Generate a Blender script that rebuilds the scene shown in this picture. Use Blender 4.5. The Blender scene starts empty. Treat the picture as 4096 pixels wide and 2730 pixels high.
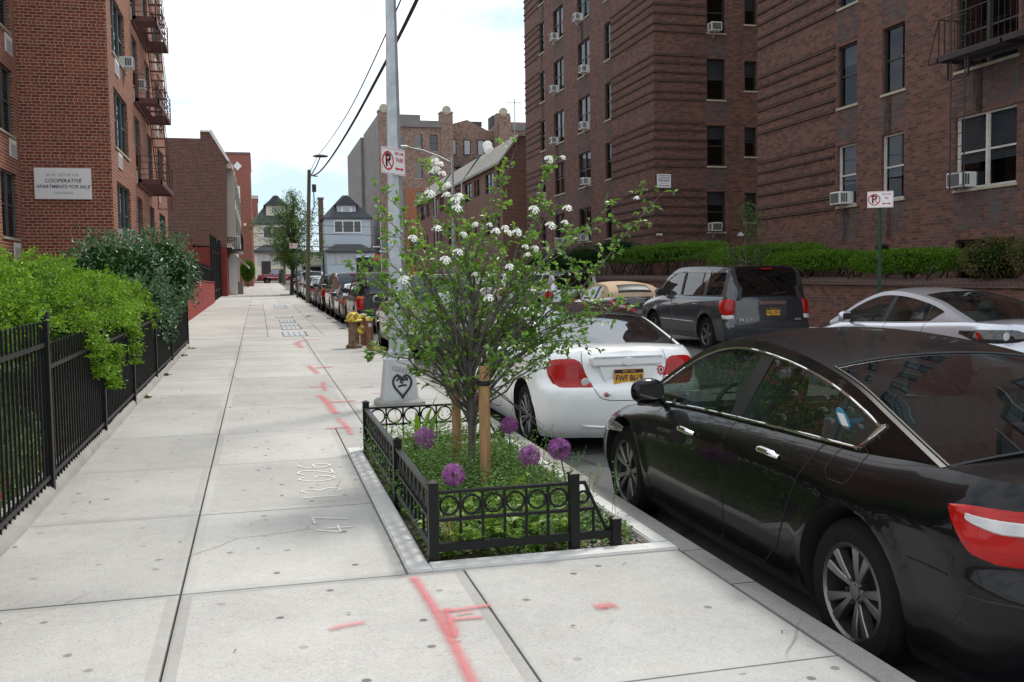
import bpy, bmesh, math, random
import numpy as np
from mathutils import Vector, Matrix
random.seed(7); RNG=np.random.default_rng(7)
SC=bpy.context.scene; COL=SC.collection; PI=math.pi
R=math.radians
# ------------------------------------------------------------------ helpers
def gz(y): return .015*y if y<60 else .9+(y-60)*.0187
WL={}
def tag(o,label=None,cat=None,group=None,kind=None):
    if label: o['label']=label
    if cat: o['category']=cat
    if group: o['group']=group
    if kind: o['kind']=kind
    return o
def thing(name,loc,label,cat,group=None,rotz=0):
    o=bpy.data.objects.new(name,None); COL.objects.link(o); o.location=loc; o.rotation_euler=(0,0,rotz)
    o.empty_display_size=.2; WL[o.name]=Vector(loc); return tag(o,label,cat,group)
def link(name,me,parent=None,loc=(0,0,0),rotz=0,rot=None):
    o=bpy.data.objects.new(name,me); COL.objects.link(o)
    if parent: o.parent=parent
    o.location=loc; o.rotation_euler=rot if rot else (0,0,rotz); return o
def copy_tree(o,parent=None):
    c=o.copy(); COL.objects.link(c)
    if parent: c.parent=parent
    for ch in list(o.children): copy_tree(ch,c)
    return c
class MB:
    def __init__(s): s.v=[];s.f=[];s.m=[];s.M=None
    def add(s,vs,fs,mi=0):
        b=len(s.v)
        if s.M is not None: vs=[tuple(s.M@Vector(p)) for p in vs]
        s.v+= [tuple(p) for p in vs]; s.f+=[tuple(i+b for i in f) for f in fs]; s.m+=[mi]*len(fs)
    def box(s,a,b,mi=0):
        x0,y0,z0=[min(a[i],b[i]) for i in range(3)]; x1,y1,z1=[max(a[i],b[i]) for i in range(3)]
        s.add([(x0,y0,z0),(x1,y0,z0),(x1,y1,z0),(x0,y1,z0),(x0,y0,z1),(x1,y0,z1),(x1,y1,z1),(x0,y1,z1)],
          [(0,3,2,1),(4,5,6,7),(0,1,5,4),(1,2,6,5),(2,3,7,6),(3,0,4,7)],mi)
    def cbox(s,c,d,mi=0): s.box([c[i]-d[i]/2 for i in range(3)],[c[i]+d[i]/2 for i in range(3)],mi)
    def quad(s,a,b,c,d,mi=0): s.add([a,b,c,d],[(0,1,2,3)],mi)
    def prism(s,poly,h0,h1,mi=0,axis='z'):
        n=len(poly)
        def P(p,h): return (p[0],p[1],h) if axis=='z' else ((p[0],h,p[1]) if axis=='y' else (h,p[0],p[1]))
        s.add([P(p,h0) for p in poly]+[P(p,h1) for p in poly],[tuple(range(n))[::-1],tuple(range(n,2*n))]+[(i,(i+1)%n,n+(i+1)%n,n+i) for i in range(n)],mi)
    def tube(s,pts,r,n=8,mi=0,cap=True):
        pts=[Vector(p) for p in pts]; rs=r if hasattr(r,'__len__') else [r]*len(pts)
        vs=[];t0=(pts[1]-pts[0]).normalized(); up=Vector((0,0,1)) if abs(t0.z)<.9 else Vector((1,0,0))
        a=t0.cross(up).normalized()
        for i,p in enumerate(pts):
            if i==0:t=pts[1]-p
            elif i==len(pts)-1:t=p-pts[i-1]
            else:t=(pts[i+1]-p).normalized()+(p-pts[i-1]).normalized()
            t.normalize(); a=(a-t*a.dot(t)).normalized(); b=t.cross(a)
            for k in range(n):
                w=2*PI*k/n; vs.append(p+(a*math.cos(w)+b*math.sin(w))*rs[i])
        fs=[(i*n+k,i*n+(k+1)%n,(i+1)*n+(k+1)%n,(i+1)*n+k) for i in range(len(pts)-1) for k in range(n)]
        if cap: fs+=[tuple(range(n))[::-1],tuple(range((len(pts)-1)*n,len(pts)*n))]
        s.add(vs,fs,mi)
    def lathe(s,prof,n=24,mi=0,c=(0,0,0),axis='z'):
        vs=[]
        for r,h in prof:
            for k in range(n):
                w=2*PI*k/n
                p=(r*math.cos(w),r*math.sin(w),h)
                if axis=='x': p=(h,r*math.cos(w),r*math.sin(w))
                if axis=='y': p=(r*math.sin(w),h,r*math.cos(w))
                vs.append((p[0]+c[0],p[1]+c[1],p[2]+c[2]))
        fs=[(i*n+k,i*n+(k+1)%n,(i+1)*n+(k+1)%n,(i+1)*n+k) for i in range(len(prof)-1) for k in range(n)]
        s.add(vs,fs,mi)
    def grid(s,rows,mi=0,flip=False):
        n=len(rows[0]); vs=[p for r in rows for p in r]
        fs=[(i*n+j,i*n+j+1,(i+1)*n+j+1,(i+1)*n+j) for i in range(len(rows)-1) for j in range(n-1)]
        if flip: fs=[f[::-1] for f in fs]
        s.add(vs,fs,mi)
    def mesh(s,name,mats,smooth=None,uv=False,origin=(0,0,0),bev=0,weld=False,recalc=False):
        me=bpy.data.meshes.new(name)
        o=origin; me.from_pydata([(p[0]-o[0],p[1]-o[1],p[2]-o[2]) for p in s.v],[],s.f)
        for m in mats: me.materials.append(m)
        me.polygons.foreach_set('material_index',s.m)
        if bev or weld or recalc:
            bm=bmesh.new(); bm.from_mesh(me)
            if weld: bmesh.ops.remove_doubles(bm,verts=bm.verts,dist=1e-4)
            if recalc: bmesh.ops.recalc_face_normals(bm,faces=bm.faces)
            if bev:
                es=[e for e in bm.edges if len(e.link_faces)==2 and e.calc_face_angle(0)>R(35)]
                bmesh.ops.bevel(bm,geom=es,offset=bev,segments=2,affect='EDGES',clamp_overlap=True)
            bm.to_mesh(me); bm.free()
        if smooth is not None:
            me.shade_smooth(); me.set_sharp_from_angle(angle=R(smooth))
        if uv: boxuv(me,o)
        return me
    def build(s,name,mats,parent=None,loc=None,**k):
        """verts in world coords; placed relative to parent (or to loc)"""
        if not isinstance(mats,(list,tuple)): mats=[mats]
        if parent is not None:
            o=Vector(parent.location) if parent.parent is None else Vector((0,0,0)); q=parent
            o=Vector((0,0,0))
            while q is not None: o+=Vector(q.location); q=q.parent
            return link(name,s.mesh(name,mats,origin=tuple(o),**k),parent)
        if loc is None: loc=(0,0,0)
        return link(name,s.mesh(name,mats,origin=loc,**k),None,loc)
    def local(s,name,mats,parent,loc=(0,0,0),rot=(0,0,0),**k):
        if not isinstance(mats,(list,tuple)): mats=[mats]
        return link(name,s.mesh(name,mats,**k),parent,loc,rot=rot)
def boxuv(me,o=(0,0,0)):
    uvl=me.uv_layers.new(name='UVMap'); co=np.empty(len(me.vertices)*3); me.vertices.foreach_get('co',co); co=co.reshape(-1,3)+np.array(o)
    out=np.zeros((len(me.loops),2))
    for p in me.polygons:
        n=p.normal; li=range(p.loop_start,p.loop_start+p.loop_total)
        for l in li:
            c=co[me.loops[l].vertex_index]
            if abs(n.z)>.8: out[l]=(c[0],c[1])
            elif abs(n.x)>abs(n.y): out[l]=(c[1],c[2])
            else: out[l]=(c[0],c[2])
    uvl.data.foreach_set('uv',out.ravel())
def npmesh(name,V,F,mats,mi=None,smooth=False,uv=None):
    """V (n,3) array, F (m,k) array all faces with k verts"""
    V=np.asarray(V,np.float32);F=np.asarray(F,np.int32);me=bpy.data.meshes.new(name)
    k=F.shape[1];me.vertices.add(len(V));me.vertices.foreach_set('co',V.ravel())
    me.loops.add(F.size);me.loops.foreach_set('vertex_index',F.ravel())
    me.polygons.add(len(F));me.polygons.foreach_set('loop_start',np.arange(0,F.size,k,dtype=np.int32))
    for m in mats: me.materials.append(m)
    if mi is not None: me.polygons.foreach_set('material_index',np.asarray(mi,np.int32))
    me.update(calc_edges=True)
    if smooth: me.shade_smooth()
    return me
# ------------------------------------------------------------------ materials
class NT:
    def __init__(s,name):
        s.mat=bpy.data.materials.new(name); s.mat.use_nodes=True; s.t=s.mat.node_tree; s.t.nodes.clear()
        s.out=s.n('OutputMaterial')
    def n(s,ty,**k):
        nd=s.t.nodes.new('ShaderNode'+ty)
        for a,b in k.items():
            if a.startswith('i_'):
                a=a[2:]; a=int(a) if a.isdigit() else a.replace('_',' ')
                s.set(nd,a,b)
            else: setattr(nd,a,b)
        return nd
    def set(s,nd,a,b):
        if isinstance(b,bpy.types.NodeSocket): s.t.links.new(b,nd.inputs[a])
        else:
            if isinstance(b,(tuple,list)) and len(b)==3 and nd.inputs[a].type=='RGBA': b=(*b,1)
            nd.inputs[a].default_value=b
    def math(s,op,a,b=0,c=None,clamp=False):
        nd=s.n('Math',operation=op,use_clamp=clamp,i_0=a,i_1=b)
        if c is not None: s.set(nd,2,c)
        return nd.outputs[0]
    def mix(s,f,a,b,mode='MIX'):
        nd=s.n('Mix',data_type='RGBA',blend_type=mode); s.set(nd,0,f); s.set(nd,6,a); s.set(nd,7,b); return nd.outputs[2]
    def ramp(s,f,pts):
        nd=s.n('ValToRGB',i_0=f); cr=nd.color_ramp
        while len(cr.elements)<len(pts): cr.elements.new(.5)
        for e,(p,c) in zip(cr.elements,pts): e.position=p; e.color=(*c,1) if len(c)==3 else c
        return nd.outputs[0]
    def mr(s,v,a,b,c=0,d=1):
        return s.n('MapRange',i_0=v,i_1=a,i_2=b,i_3=c,i_4=d).outputs[0]
    def noise(s,scale,vec=None,detail=3,rough=.5,out=0):
        nd=s.n('TexNoise'); s.set(nd,'Scale',scale); s.set(nd,'Detail',detail); s.set(nd,'Roughness',rough)
        if vec is not None: s.set(nd,'Vector',vec)
        return nd.outputs[out]
    def bsdf(s,**k):
        b=s.n('BsdfPrincipled')
        for a,v in k.items(): s.set(b,a.replace('_',' '),v)
        s.t.links.new(b.outputs[0],s.out.inputs[0]); return b
    def bump(s,h,st=.3,dist=.01):
        return s.n('Bump',i_Strength=st,i_Distance=dist,i_Height=h).outputs[0]
MC={}
def plain(name,c,rough=.6,metal=0,var=.12,scale=6,bump=0,bscale=60,coat=0,spec=.5,dirt=0):
    if name in MC: return MC[name]
    t=NT(name); co=t.n('TexCoord').outputs['Object']
    col=c
    if var:
        f=t.noise(scale,co,4,.6); a=tuple(x*(1-var) for x in c); b=tuple(min(1,x*(1+var)) for x in c)
        col=t.mix(t.mr(f,.3,.7),a,b)
    if dirt:
        d=t.mr(t.noise(scale*.35,co,6,.7),.5,.75); col=t.mix(t.math('MULTIPLY',d,dirt),col,tuple(x*.45 for x in c))
    k=dict(Base_Color=col,Roughness=rough,Metallic=metal)
    if coat: k['Coat_Weight']=coat; k['Coat_Roughness']=.03
    b=t.bsdf(**k); t.set(b,'Specular IOR Level',spec)
    if bump: t.set(b,'Normal',t.bump(t.noise(bscale,co,4,.6),bump))
    MC[name]=t.mat; return t.mat
def brick(name,c1,c2,mortar,bw=.2032,rh=.0813,ms=.01,headers=False,stain=.5,bump=.5,scale=1,dark=None):
    t=NT(name); uv=t.n('TexCoord').outputs['UV']; obj=uv
    def bt(w,off=.5):
        nd=t.n('TexBrick',offset=off); t.set(nd,'Vector',uv)
        for a,v in (('Color1',(*c1,1)),('Color2',(*c2,1)),('Mortar',(*mortar,1)),('Scale',1.0),('Mortar Size',ms/2),('Mortar Smooth',.2),('Bias',-.1),('Brick Width',w),('Row Height',rh)): t.set(nd,a,v)
        return nd
    a=bt(bw); col=a.outputs[0]; fac=a.outputs[1]
    if headers:
        b=bt(bw/2,.25); sep=t.n('SeparateXYZ',i_0=uv)
        row=t.math('FLOOR',t.math('DIVIDE',sep.outputs[1],rh)); m=t.math('LESS_THAN',t.math('FLOORED_MODULO',row,6),.5)
        col=t.mix(m,col,b.outputs[0]); fac=t.mix(m,fac,b.outputs[1])
    v=t.mr(t.noise(9,uv,3,.6),.25,.75,.82,1.18); col=t.mix(1,col,t.n('CombineColor',i_0=v,i_1=v,i_2=v).outputs[0],'MULTIPLY')
    if stain:
        mp=t.n('Mapping',i_0=uv); t.set(mp,'Scale',(1.2,.25,1)); s=t.mr(t.noise(1.1,mp.outputs[0],6,.65),.48,.8); s2=t.math('MULTIPLY',s,stain)
        col=t.mix(s2,col,t.mix(.6,col,(.1,.09,.09),'MIX'))
    b=t.bsdf(Base_Color=col,Roughness=.88); t.set(b,'Specular IOR Level',.25)
    h=t.math('SUBTRACT',1,fac); h2=t.math('ADD',h,t.math('MULTIPLY',t.noise(70,uv,3),.35))
    t.set(b,'Normal',t.bump(h2,bump,.008)); return t.mat
def glassmat(name,tint=(.4,.47,.45),gl=.06,rough=.0,refl=1.0):
    t=NT(name); tr=t.n('BsdfTransparent',i_0=(*tint,1)); g=t.n('BsdfGlossy',i_Color=(.9*refl,.95*refl,refl,1),i_Roughness=rough+.01)
    ge=t.n('NewGeometry'); vm=t.n('VectorMath',operation='DOT_PRODUCT'); t.set(vm,0,ge.outputs['Normal']); t.set(vm,1,ge.outputs['Incoming']); c=t.math('SUBTRACT',1,t.math('ABSOLUTE',vm.outputs['Value']))
    f=t.math('MULTIPLY_ADD',t.math('POWER',c,5.0),.93,.045); fac=t.math('ADD',f,gl,clamp=True)
    m=t.n('MixShader',i_0=fac,i_1=tr.outputs[0],i_2=g.outputs[0]); t.t.links.new(m.outputs[0],t.out.inputs[0]); return t.mat
def leafmat(name,c1,c2,trans=.35,rough=.5,c3=None,spec=.35):
    t=NT(name); ri=t.n('NewGeometry').outputs['Random Per Island']
    pts=[(0,c1),(1,c2)] if c3 is None else [(0,c1),(.85,c2),(1,c3)]
    col=t.ramp(ri,pts)
    b=t.n('BsdfPrincipled'); t.set(b,'Base Color',col); t.set(b,'Roughness',rough); t.set(b,'Specular IOR Level',spec)
    tl=t.n('BsdfTranslucent'); t.set(tl,0,t.mix(1,col,(1.0,1.05,.55),'MULTIPLY'))
    m=t.n('MixShader',i_0=trans,i_1=b.outputs[0],i_2=tl.outputs[0]); t.t.links.new(m.outputs[0],t.out.inputs[0]); return t.mat
def barkmat(name,c,c2,sc=18):
    t=NT(name); co=t.n('TexCoord').outputs['Object']; mp=t.n('Mapping',i_0=co); t.set(mp,'Scale',(1,1,.25))
    n=t.noise(sc,mp.outputs[0],6,.65); col=t.mix(t.mr(n,.35,.65),c,c2); b=t.bsdf(Base_Color=col,Roughness=.9); t.set(b,'Normal',t.bump(n,.6,.01)); return t.mat
def sidewalkmat(name,c,gum=1.0,speck=1.0):
    t=NT(name); co=t.n('TexCoord').outputs['Object']; ri=t.n('NewGeometry').outputs['Random Per Island']
    big=t.noise(.9,co,5,.6); sm=t.noise(160,co,2,.7); md=t.noise(14,co,5,.65); gr=t.noise(62,co,3,.85); sp_=t.mr(t.noise(95,co,1,.5),.66,.74,0,.35)
    v=t.math('ADD',t.math('ADD',t.mr(big,.3,.7,.84,1.10),t.math('MULTIPLY',t.math('SUBTRACT',t.math('ADD',sm,gr),1.0),.60*speck)),t.math('MULTIPLY',t.math('SUBTRACT',md,.5),.2))
    v=t.math('SUBTRACT',v,t.math('MULTIPLY',sp_,speck)); v=t.math('MULTIPLY',v,t.mr(ri,0,1,.86,1.08))
    col=t.mix(1,(*c,1),t.n('CombineColor',i_0=v,i_1=v,i_2=v).outputs[0],'MULTIPLY')
    # blotchy stains
    st=t.mr(t.noise(.55,co,8,.72),.52,.70,0,.36); col=t.mix(st,col,(c[0]*.55,c[1]*.54,c[2]*.52)); s3=t.mr(t.noise(5,co,7,.75),.55,.72,0,.34); col=t.mix(s3,col,(c[0]*.6,c[1]*.58,c[2]*.55)); s4=t.mr(t.noise(3.1,co,6,.7),.60,.78,0,.35); col=t.mix(s4,col,(min(1,c[0]*1.35),min(1,c[1]*1.35),min(1,c[2]*1.35)))
    w=t.mr(t.noise(2.3,co,6,.7),.5,.8,0,.35); col=t.mix(w,col,(c[0]*.8,c[1]*.74,c[2]*.64))
    ck=t.n('TexVoronoi',feature='DISTANCE_TO_EDGE',voronoi_dimensions='2D'); t.set(ck,'Vector',t.mix(.10,co,t.noise(2.5,co,5,out=1))); t.set(ck,'Scale',.33); cm_=t.math('MULTIPLY',t.mr(ck.outputs[0],.0012,.003,1,0),t.mr(t.noise(.8,co,2),.52,.6,0,.6)); col=t.mix(cm_,col,(.12,.11,.10))
    if gum:
        vr=t.n('TexVoronoi',feature='F1',voronoi_dimensions='2D'); t.set(vr,'Vector',co); t.set(vr,'Scale',2.7); 
        h=t.n('TexWhiteNoise',noise_dimensions='3D',i_0=vr.outputs['Position']).outputs[0]
        dist=t.math('ADD',vr.outputs['Distance'],t.math('MULTIPLY',t.math('SUBTRACT',t.noise(30,co,2),.5),.03))
        spot=t.mr(dist,.045,.058,1,0); sel=t.math('GREATER_THAN',h,.35); rr=t.math('MULTIPLY',t.math('MULTIPLY',spot,sel),t.mr(h,.45,1,.35,.9))
        col=t.mix(t.math('MULTIPLY',rr,gum),col,(.09,.085,.08))
    b=t.bsdf(Base_Color=col,Roughness=.85); t.set(b,'Specular IOR Level',.3)
    t.set(b,'Normal',t.bump(t.math('ADD',sm,t.math('MULTIPLY',md,.6)),.25,.004)); return t.mat
M={}
def overlay(name,c,op,sc=3,stretch=.35):
    t=NT(name); uv=t.n('TexCoord').outputs['UV']; g=t.n('Attribute',attribute_name='q'); mp=t.n('Mapping',i_0=uv); t.set(mp,'Scale',(1,stretch,1)); n=t.noise(sc,mp.outputs[0],6,.7)
    a_=t.math('MULTIPLY',t.mr(n,.38,.65,0,1),op); b=t.n('BsdfPrincipled'); t.set(b,'Base Color',c); t.set(b,'Roughness',.95); t.set(b,'Specular IOR Level',.1); tr=t.n('BsdfTransparent'); mx=t.n('MixShader',i_0=a_,i_1=tr.outputs[0],i_2=b.outputs[0]); t.t.links.new(mx.outputs[0],t.out.inputs[0]); return t.mat
M['wash']=overlay('grey mineral wash',(.15,.155,.16),.55); M['soot']=overlay('dark damp streaks',(.02,.018,.018),.6,4,.12)
M['walk']=sidewalkmat('sidewalk concrete',(.415,.405,.385)); M['walk_edge']=sidewalkmat('tooled slab edge',(.40,.39,.37),0,.5)
M['walk2']=sidewalkmat('far slab',(.43,.415,.385),.5)
M['kerb']=sidewalkmat('kerb stone',(.33,.315,.29),.2); M['white_kerb']=sidewalkmat('new concrete border',(.64,.63,.61),.15,.5)
M['yellow_kerb']=sidewalkmat('yellow kerb paint',(.78,.52,.20),.1)
def asphalt():
    t=NT('asphalt'); co=t.n('TexCoord').outputs['Object']; n=t.noise(90,co,3,.7); b2=t.noise(.7,co,5,.6); p=t.noise(260,co,1)
    v=t.math('ADD',t.mr(b2,.3,.7,.075,.13),t.math('MULTIPLY',t.math('SUBTRACT',n,.5),.09)); v=t.math('ADD',v,t.mr(p,.62,.75,0,.06))
    cr=t.n('TexVoronoi',feature='DISTANCE_TO_EDGE'); t.set(cr,'Vector',t.mix(.12,co,t.noise(3,co,4,out=1))); t.set(cr,'Scale',.45)
    v=t.math('MULTIPLY',v,t.mr(cr.outputs[0],0,.012,.45,1))
    col=t.n('CombineColor',i_0=v,i_1=t.math('MULTIPLY',v,.99),i_2=t.math('MULTIPLY',v,.97)).outputs[0]
    b=t.bsdf(Base_Color=col,Roughness=.8); t.set(b,'Normal',t.bump(n,.5,.01)); return t.mat
M['asphalt']=asphalt()
M['soil']=plain('soil',(.06,.045,.03),.95,var=.5,scale=14,bump=.8,bscale=40)
M['black_iron']=plain('black painted iron',(.006,.006,.0065),.42,spec=.3,var=.3,scale=20,bump=.05)
M['mortar_dark']=plain('joint filler',(.10,.09,.08),.95)
M['brickL']=brick('red brick',(.27,.072,.042),(.145,.040,.027),(.44,.34,.25),headers=True,bw=.2283,rh=.0905,ms=.020,stain=.22)
M['brickR']=brick('brown brick',(.185,.083,.064),(.070,.039,.033),(.155,.125,.105),bw=.22,rh=.0813,ms=.011,stain=.75)
M['brickRdark']=brick('dark brick band',(.075,.038,.032),(.045,.026,.024),(.16,.13,.11),bw=.11,rh=.0813,ms=.011,stain=.2)
M['brick2']=brick('maroon brick',(.165,.070,.054),(.085,.040,.034),(.30,.24,.20),bw=.2283,rh=.09,ms=.014,stain=.5)
M['brick3']=brick('far red brick',(.33,.11,.08),(.24,.08,.06),(.36,.25,.2),stain=.2)
M['brickTan']=brick('speckled tan brick',(.30,.20,.155),(.13,.08,.065),(.38,.27,.22),bw=.23,rh=.16,stain=.35)
M['brickOr']=brick('orange brick',(.34,.13,.07),(.24,.09,.05),(.38,.22,.15),bw=.3,rh=.12,stain=.3)
M['cement']=plain('grey cement render',(.19,.17,.16),.9,var=.15,scale=.6,dirt=.3)
M['redpaint']=plain('oxblood painted masonry',(.20,.022,.018),.75,var=.18,scale=2,bump=.2,bscale=30)
M['redbrickpaint']=brick('painted red brick',(.30,.05,.04),(.26,.04,.035),(.20,.03,.03),bw=.3,rh=.12,stain=.2,bump=.8)
M['stone']=plain('limestone sill',(.42,.38,.29),.85,var=.15,scale=5,dirt=.4)
M['frame_dark']=plain('dark window frame',(.030,.027,.025),.45,var=.2)
M['frame_grey']=plain('grey green aluminium frame',(.10,.12,.115),.4,metal=.3,var=.1)
M['frame_white']=plain('weathered white frame',(.55,.52,.48),.6,var=.15,scale=5,dirt=.5)
M['white']=plain('white enamel',(.75,.75,.72),.4,var=.05,dirt=.15)
M['blind']=plain('window blind',(.42,.43,.44),.7,var=.05)
M['dark_in']=plain('dark room',(.012,.012,.014),.9,var=.1)
M['grille']=plain('appliance grille',(.09,.09,.09),.6)
M['pane']=glassmat('window glass',(.30,.33,.36),.015,0,.6)
M['roofgrey']=plain('grey slate roof',(.24,.22,.20),.9,var=.2,scale=3,bump=.3,bscale=12)
M['roofdark']=plain('dark shingle roof',(.055,.06,.065),.9,var=.25,scale=4,bump=.3,bscale=20)
M['galv']=plain('galvanised steel',(.42,.44,.46),.5,metal=.55,var=.14,scale=9,dirt=.25)
M['concrete']=plain('grey concrete',(.30,.29,.27),.9,var=.15,scale=4,bump=.3,dirt=.3)
M['rustpaint']=plain('brown red painted iron',(.115,.042,.038),.55,var=.25,scale=8)
M['dark_iron']=plain('dark fire escape iron',(.022,.014,.014),.5,var=.25)
M['green_paint']=plain('green painted steel',(.02,.07,.045),.45,var=.15)
M['sign_white']=plain('sign white',(.80,.80,.80),.45,var=.02)
M['sign_red']=plain('sign red',(.60,.02,.03),.45,var=.03)
M['sign_black']=plain('sign black',(.012,.012,.012),.5)
M['sign_faded']=plain('faded lettering',(.33,.37,.38),.6)
M['sign_teal']=plain('dark teal lettering',(.05,.12,.13),.6)
M['siding_cream']=plain('cream clapboard',(.62,.59,.48),.7,var=.06)
M['siding_grey']=plain('blue grey clapboard',(.42,.48,.54),.7,var=.06)
M['stucco']=plain('pale stucco',(.55,.50,.44),.85,var=.08)
def text_mesh(s,size,mat,ext=.002,bold=0,align='CENTER',sx=1,shear=0,sp=1):
    cu=bpy.data.curves.new('txt','FONT'); cu.body=s; cu.size=size; cu.extrude=ext; cu.align_x=align; cu.align_y='CENTER'; cu.offset=bold; cu.shear=shear; cu.space_character=sp
    cu.resolution_u=3
    o=bpy.data.objects.new('txt',cu); COL.objects.link(o); dg=bpy.context.evaluated_depsgraph_get()
    me=bpy.data.meshes.new_from_object(o.evaluated_get(dg)); bpy.data.objects.remove(o)
    me.transform(Matrix.Diagonal((sx,1,1,1))); me.materials.clear(); me.materials.append(mat); return me
def text(s,size,mat,parent,loc,rot,name='lettering',**k):
    return link(name,text_mesh(s,size,mat,**k),parent,loc,rot=rot)
# ------------------------------------------------------------------ camera, world, sun
cam=bpy.data.cameras.new('camera'); co=bpy.data.objects.new('camera',cam); COL.objects.link(co)
f_,yaw,pit,rol=3894.0,.2538,.0595,.0148
fw=Vector((math.sin(yaw)*math.cos(pit),math.cos(yaw)*math.cos(pit),-math.sin(pit))); rt=Vector((math.cos(yaw),-math.sin(yaw),0)); dn=fw.cross(rt)
r2=rt*math.cos(rol)+dn*math.sin(rol); d2=-rt*math.sin(rol)+dn*math.cos(rol)
mw=Matrix((( r2.x,-d2.x,-fw.x,0),(r2.y,-d2.y,-fw.y,0),(r2.z,-d2.z,-fw.z,1.6),(0,0,0,1)))
co.matrix_world=mw; cam.sensor_width=36; cam.lens=36*f_/4096; cam.clip_end=2000; cam.clip_start=.05; SC.camera=co
EL,AZ=R(56),R(50)   # sun towards +x,+y
w=bpy.data.worlds.new('World'); SC.world=w; w.use_nodes=True; nt=w.node_tree; nt.nodes.clear()
class WT(NT):
    def __init__(s): s.t=nt
wt=WT(); out=wt.n('OutputWorld'); sky=wt.n('TexSky',sky_type='NISHITA',sun_disc=False,sun_elevation=EL,sun_rotation=AZ)
gen=wt.n('TexCoord').outputs['Generated']; mp=wt.n('Mapping',i_0=gen); wt.set(mp,'Scale',(1,1,2.6))
n1=wt.noise(2.1,mp.outputs[0],7,.58); n2=wt.noise(7,mp.outputs[0],5,.6)
nn=wt.math('ADD',n1,wt.math('MULTIPLY',wt.math('SUBTRACT',n2,.5),.25)); cl=wt.mr(nn,.40,.56)
cc=wt.mix(wt.mr(n2,.3,.7),(.98,1.0,1.03),(1.12,1.12,1.12))
skc=wt.mix(1,sky.outputs[0],(.13,.13,.13),'MULTIPLY'); skc=wt.mix(.8,skc,(.56,.72,.86))
bg=wt.n('Background',i_0=wt.mix(cl,skc,cc),i_1=1.0); nt.links.new(bg.outputs[0],out.inputs[0])
sl=bpy.data.lights.new('sun','SUN'); so=bpy.data.objects.new('sun',sl); COL.objects.link(so); sl.energy=2.5; sl.angle=R(12); sl.color=(1,.95,.88)
sd=Vector((math.sin(AZ)*math.cos(EL),math.cos(AZ)*math.cos(EL),math.sin(EL))); so.rotation_euler=sd.to_track_quat('Z','Y').to_euler()
so.location=(0,0,60)
SC.view_settings.view_transform='Standard'; SC.view_settings.look='None'; SC.view_settings.exposure=.42; SC.view_settings.gamma=1
# ------------------------------------------------------------------ ground
YS=[-25,0,20,40,60,80,100,119]
def sheet(name,x0,x1,dz,mat,ys=YS,label=None):
    m=MB()
    for a,b in zip(ys[:-1],ys[1:]): m.quad((x0,a,gz(a)+dz),(x1,a,gz(a)+dz),(x1,b,gz(b)+dz),(x0,b,gz(b)+dz))
    o=m.build(name,mat); o['kind']='structure'; return o
sheet('ground',-120,120,-.30,M['asphalt'],[-40,0,60,119,160,400])
m=MB(); RY=[-25,0,30,60,90,119]; RX_=[(2.40,-.215),(3.6,-.19),(6.7,-.13),(9.5,-.18),(11.3,-.21)]
m.grid([[(x,y,gz(y)+d) for x,d in RX_] for y in RY]); m.build('road',M['asphalt'],smooth=60)['kind']='structure'
# cross street and far pavement
m=MB(); m.quad((-90,119,gz(119)-.146),(90,119,gz(119)-.146),(90,131,gz(131)-.146),(-90,131,gz(131)-.146)); m.build('cross_street',M['asphalt'])['kind']='structure'
m=MB(); m.box((-90,131,gz(131)-.3),(90,134.5,gz(131)+.02)); m.build('far_sidewalk',M['walk2'])['kind']='structure'
# sidewalk slabs
m=MB(); g=.006
JY=[-9.6,-7.9,-6.3,-4.6,-2.9,-1.3,.35,1.9,3.47,5.045,6.68,8.36,10.0,11.85,13.35,15.2,16.95,18.6,20.2,21.8,23.3,24.4]
y=24.4
while y<118: y+=1.65; JY.append(y)
def slab(x0,x1,y0,y1,far=False):
    x0+=g;x1-=g;y0+=g;y1-=g
    def P(x,y,dz=0): return (x,y,gz(y)+dz)
    e=.055; j=random.uniform(-.0015,.0015)
    mi=2 if far else 0
    if far or y1-y0<.3 or x1-x0<.3:
        m.add([P(x0,y0,j),P(x1,y0,j),P(x1,y1,j),P(x0,y1,j),P(x0,y0,-.1),P(x1,y0,-.1),P(x1,y1,-.1),P(x0,y1,-.1)],[(0,1,2,3),(4,5,1,0),(5,6,2,1),(6,7,3,2),(7,4,0,3)],mi); return
    o=[P(x0,y0,-.004+j),P(x1,y0,-.004+j),P(x1,y1,-.004+j),P(x0,y1,-.004+j)]; o2=[P(x0+.012,y0+.012,j),P(x1-.012,y0+.012,j),P(x1-.012,y1-.012,j),P(x0+.012,y1-.012,j)]
    i=[P(x0+e,y0+e,j),P(x1-e,y0+e,j),P(x1-e,y1-e,j),P(x0+e,y1-e,j)]; b=[P(x0,y0,-.1),P(x1,y0,-.1),P(x1,y1,-.1),P(x0,y1,-.1)]
    m.add(o+o2+i+b,[(8,9,10,11)],0)
    m.add(o+o2+i+b,[(k,(k+1)%4,4+(k+1)%4,4+k) for k in range(4)]+[(4+k,4+(k+1)%4,8+(k+1)%4,8+k) for k in range(4)]+[(12+k,12+(k+1)%4,(k+1)%4,k) for k in range(4)],1)
PX0,PX1,PY0,PY1=.72,2.27,5.045,8.77
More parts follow.
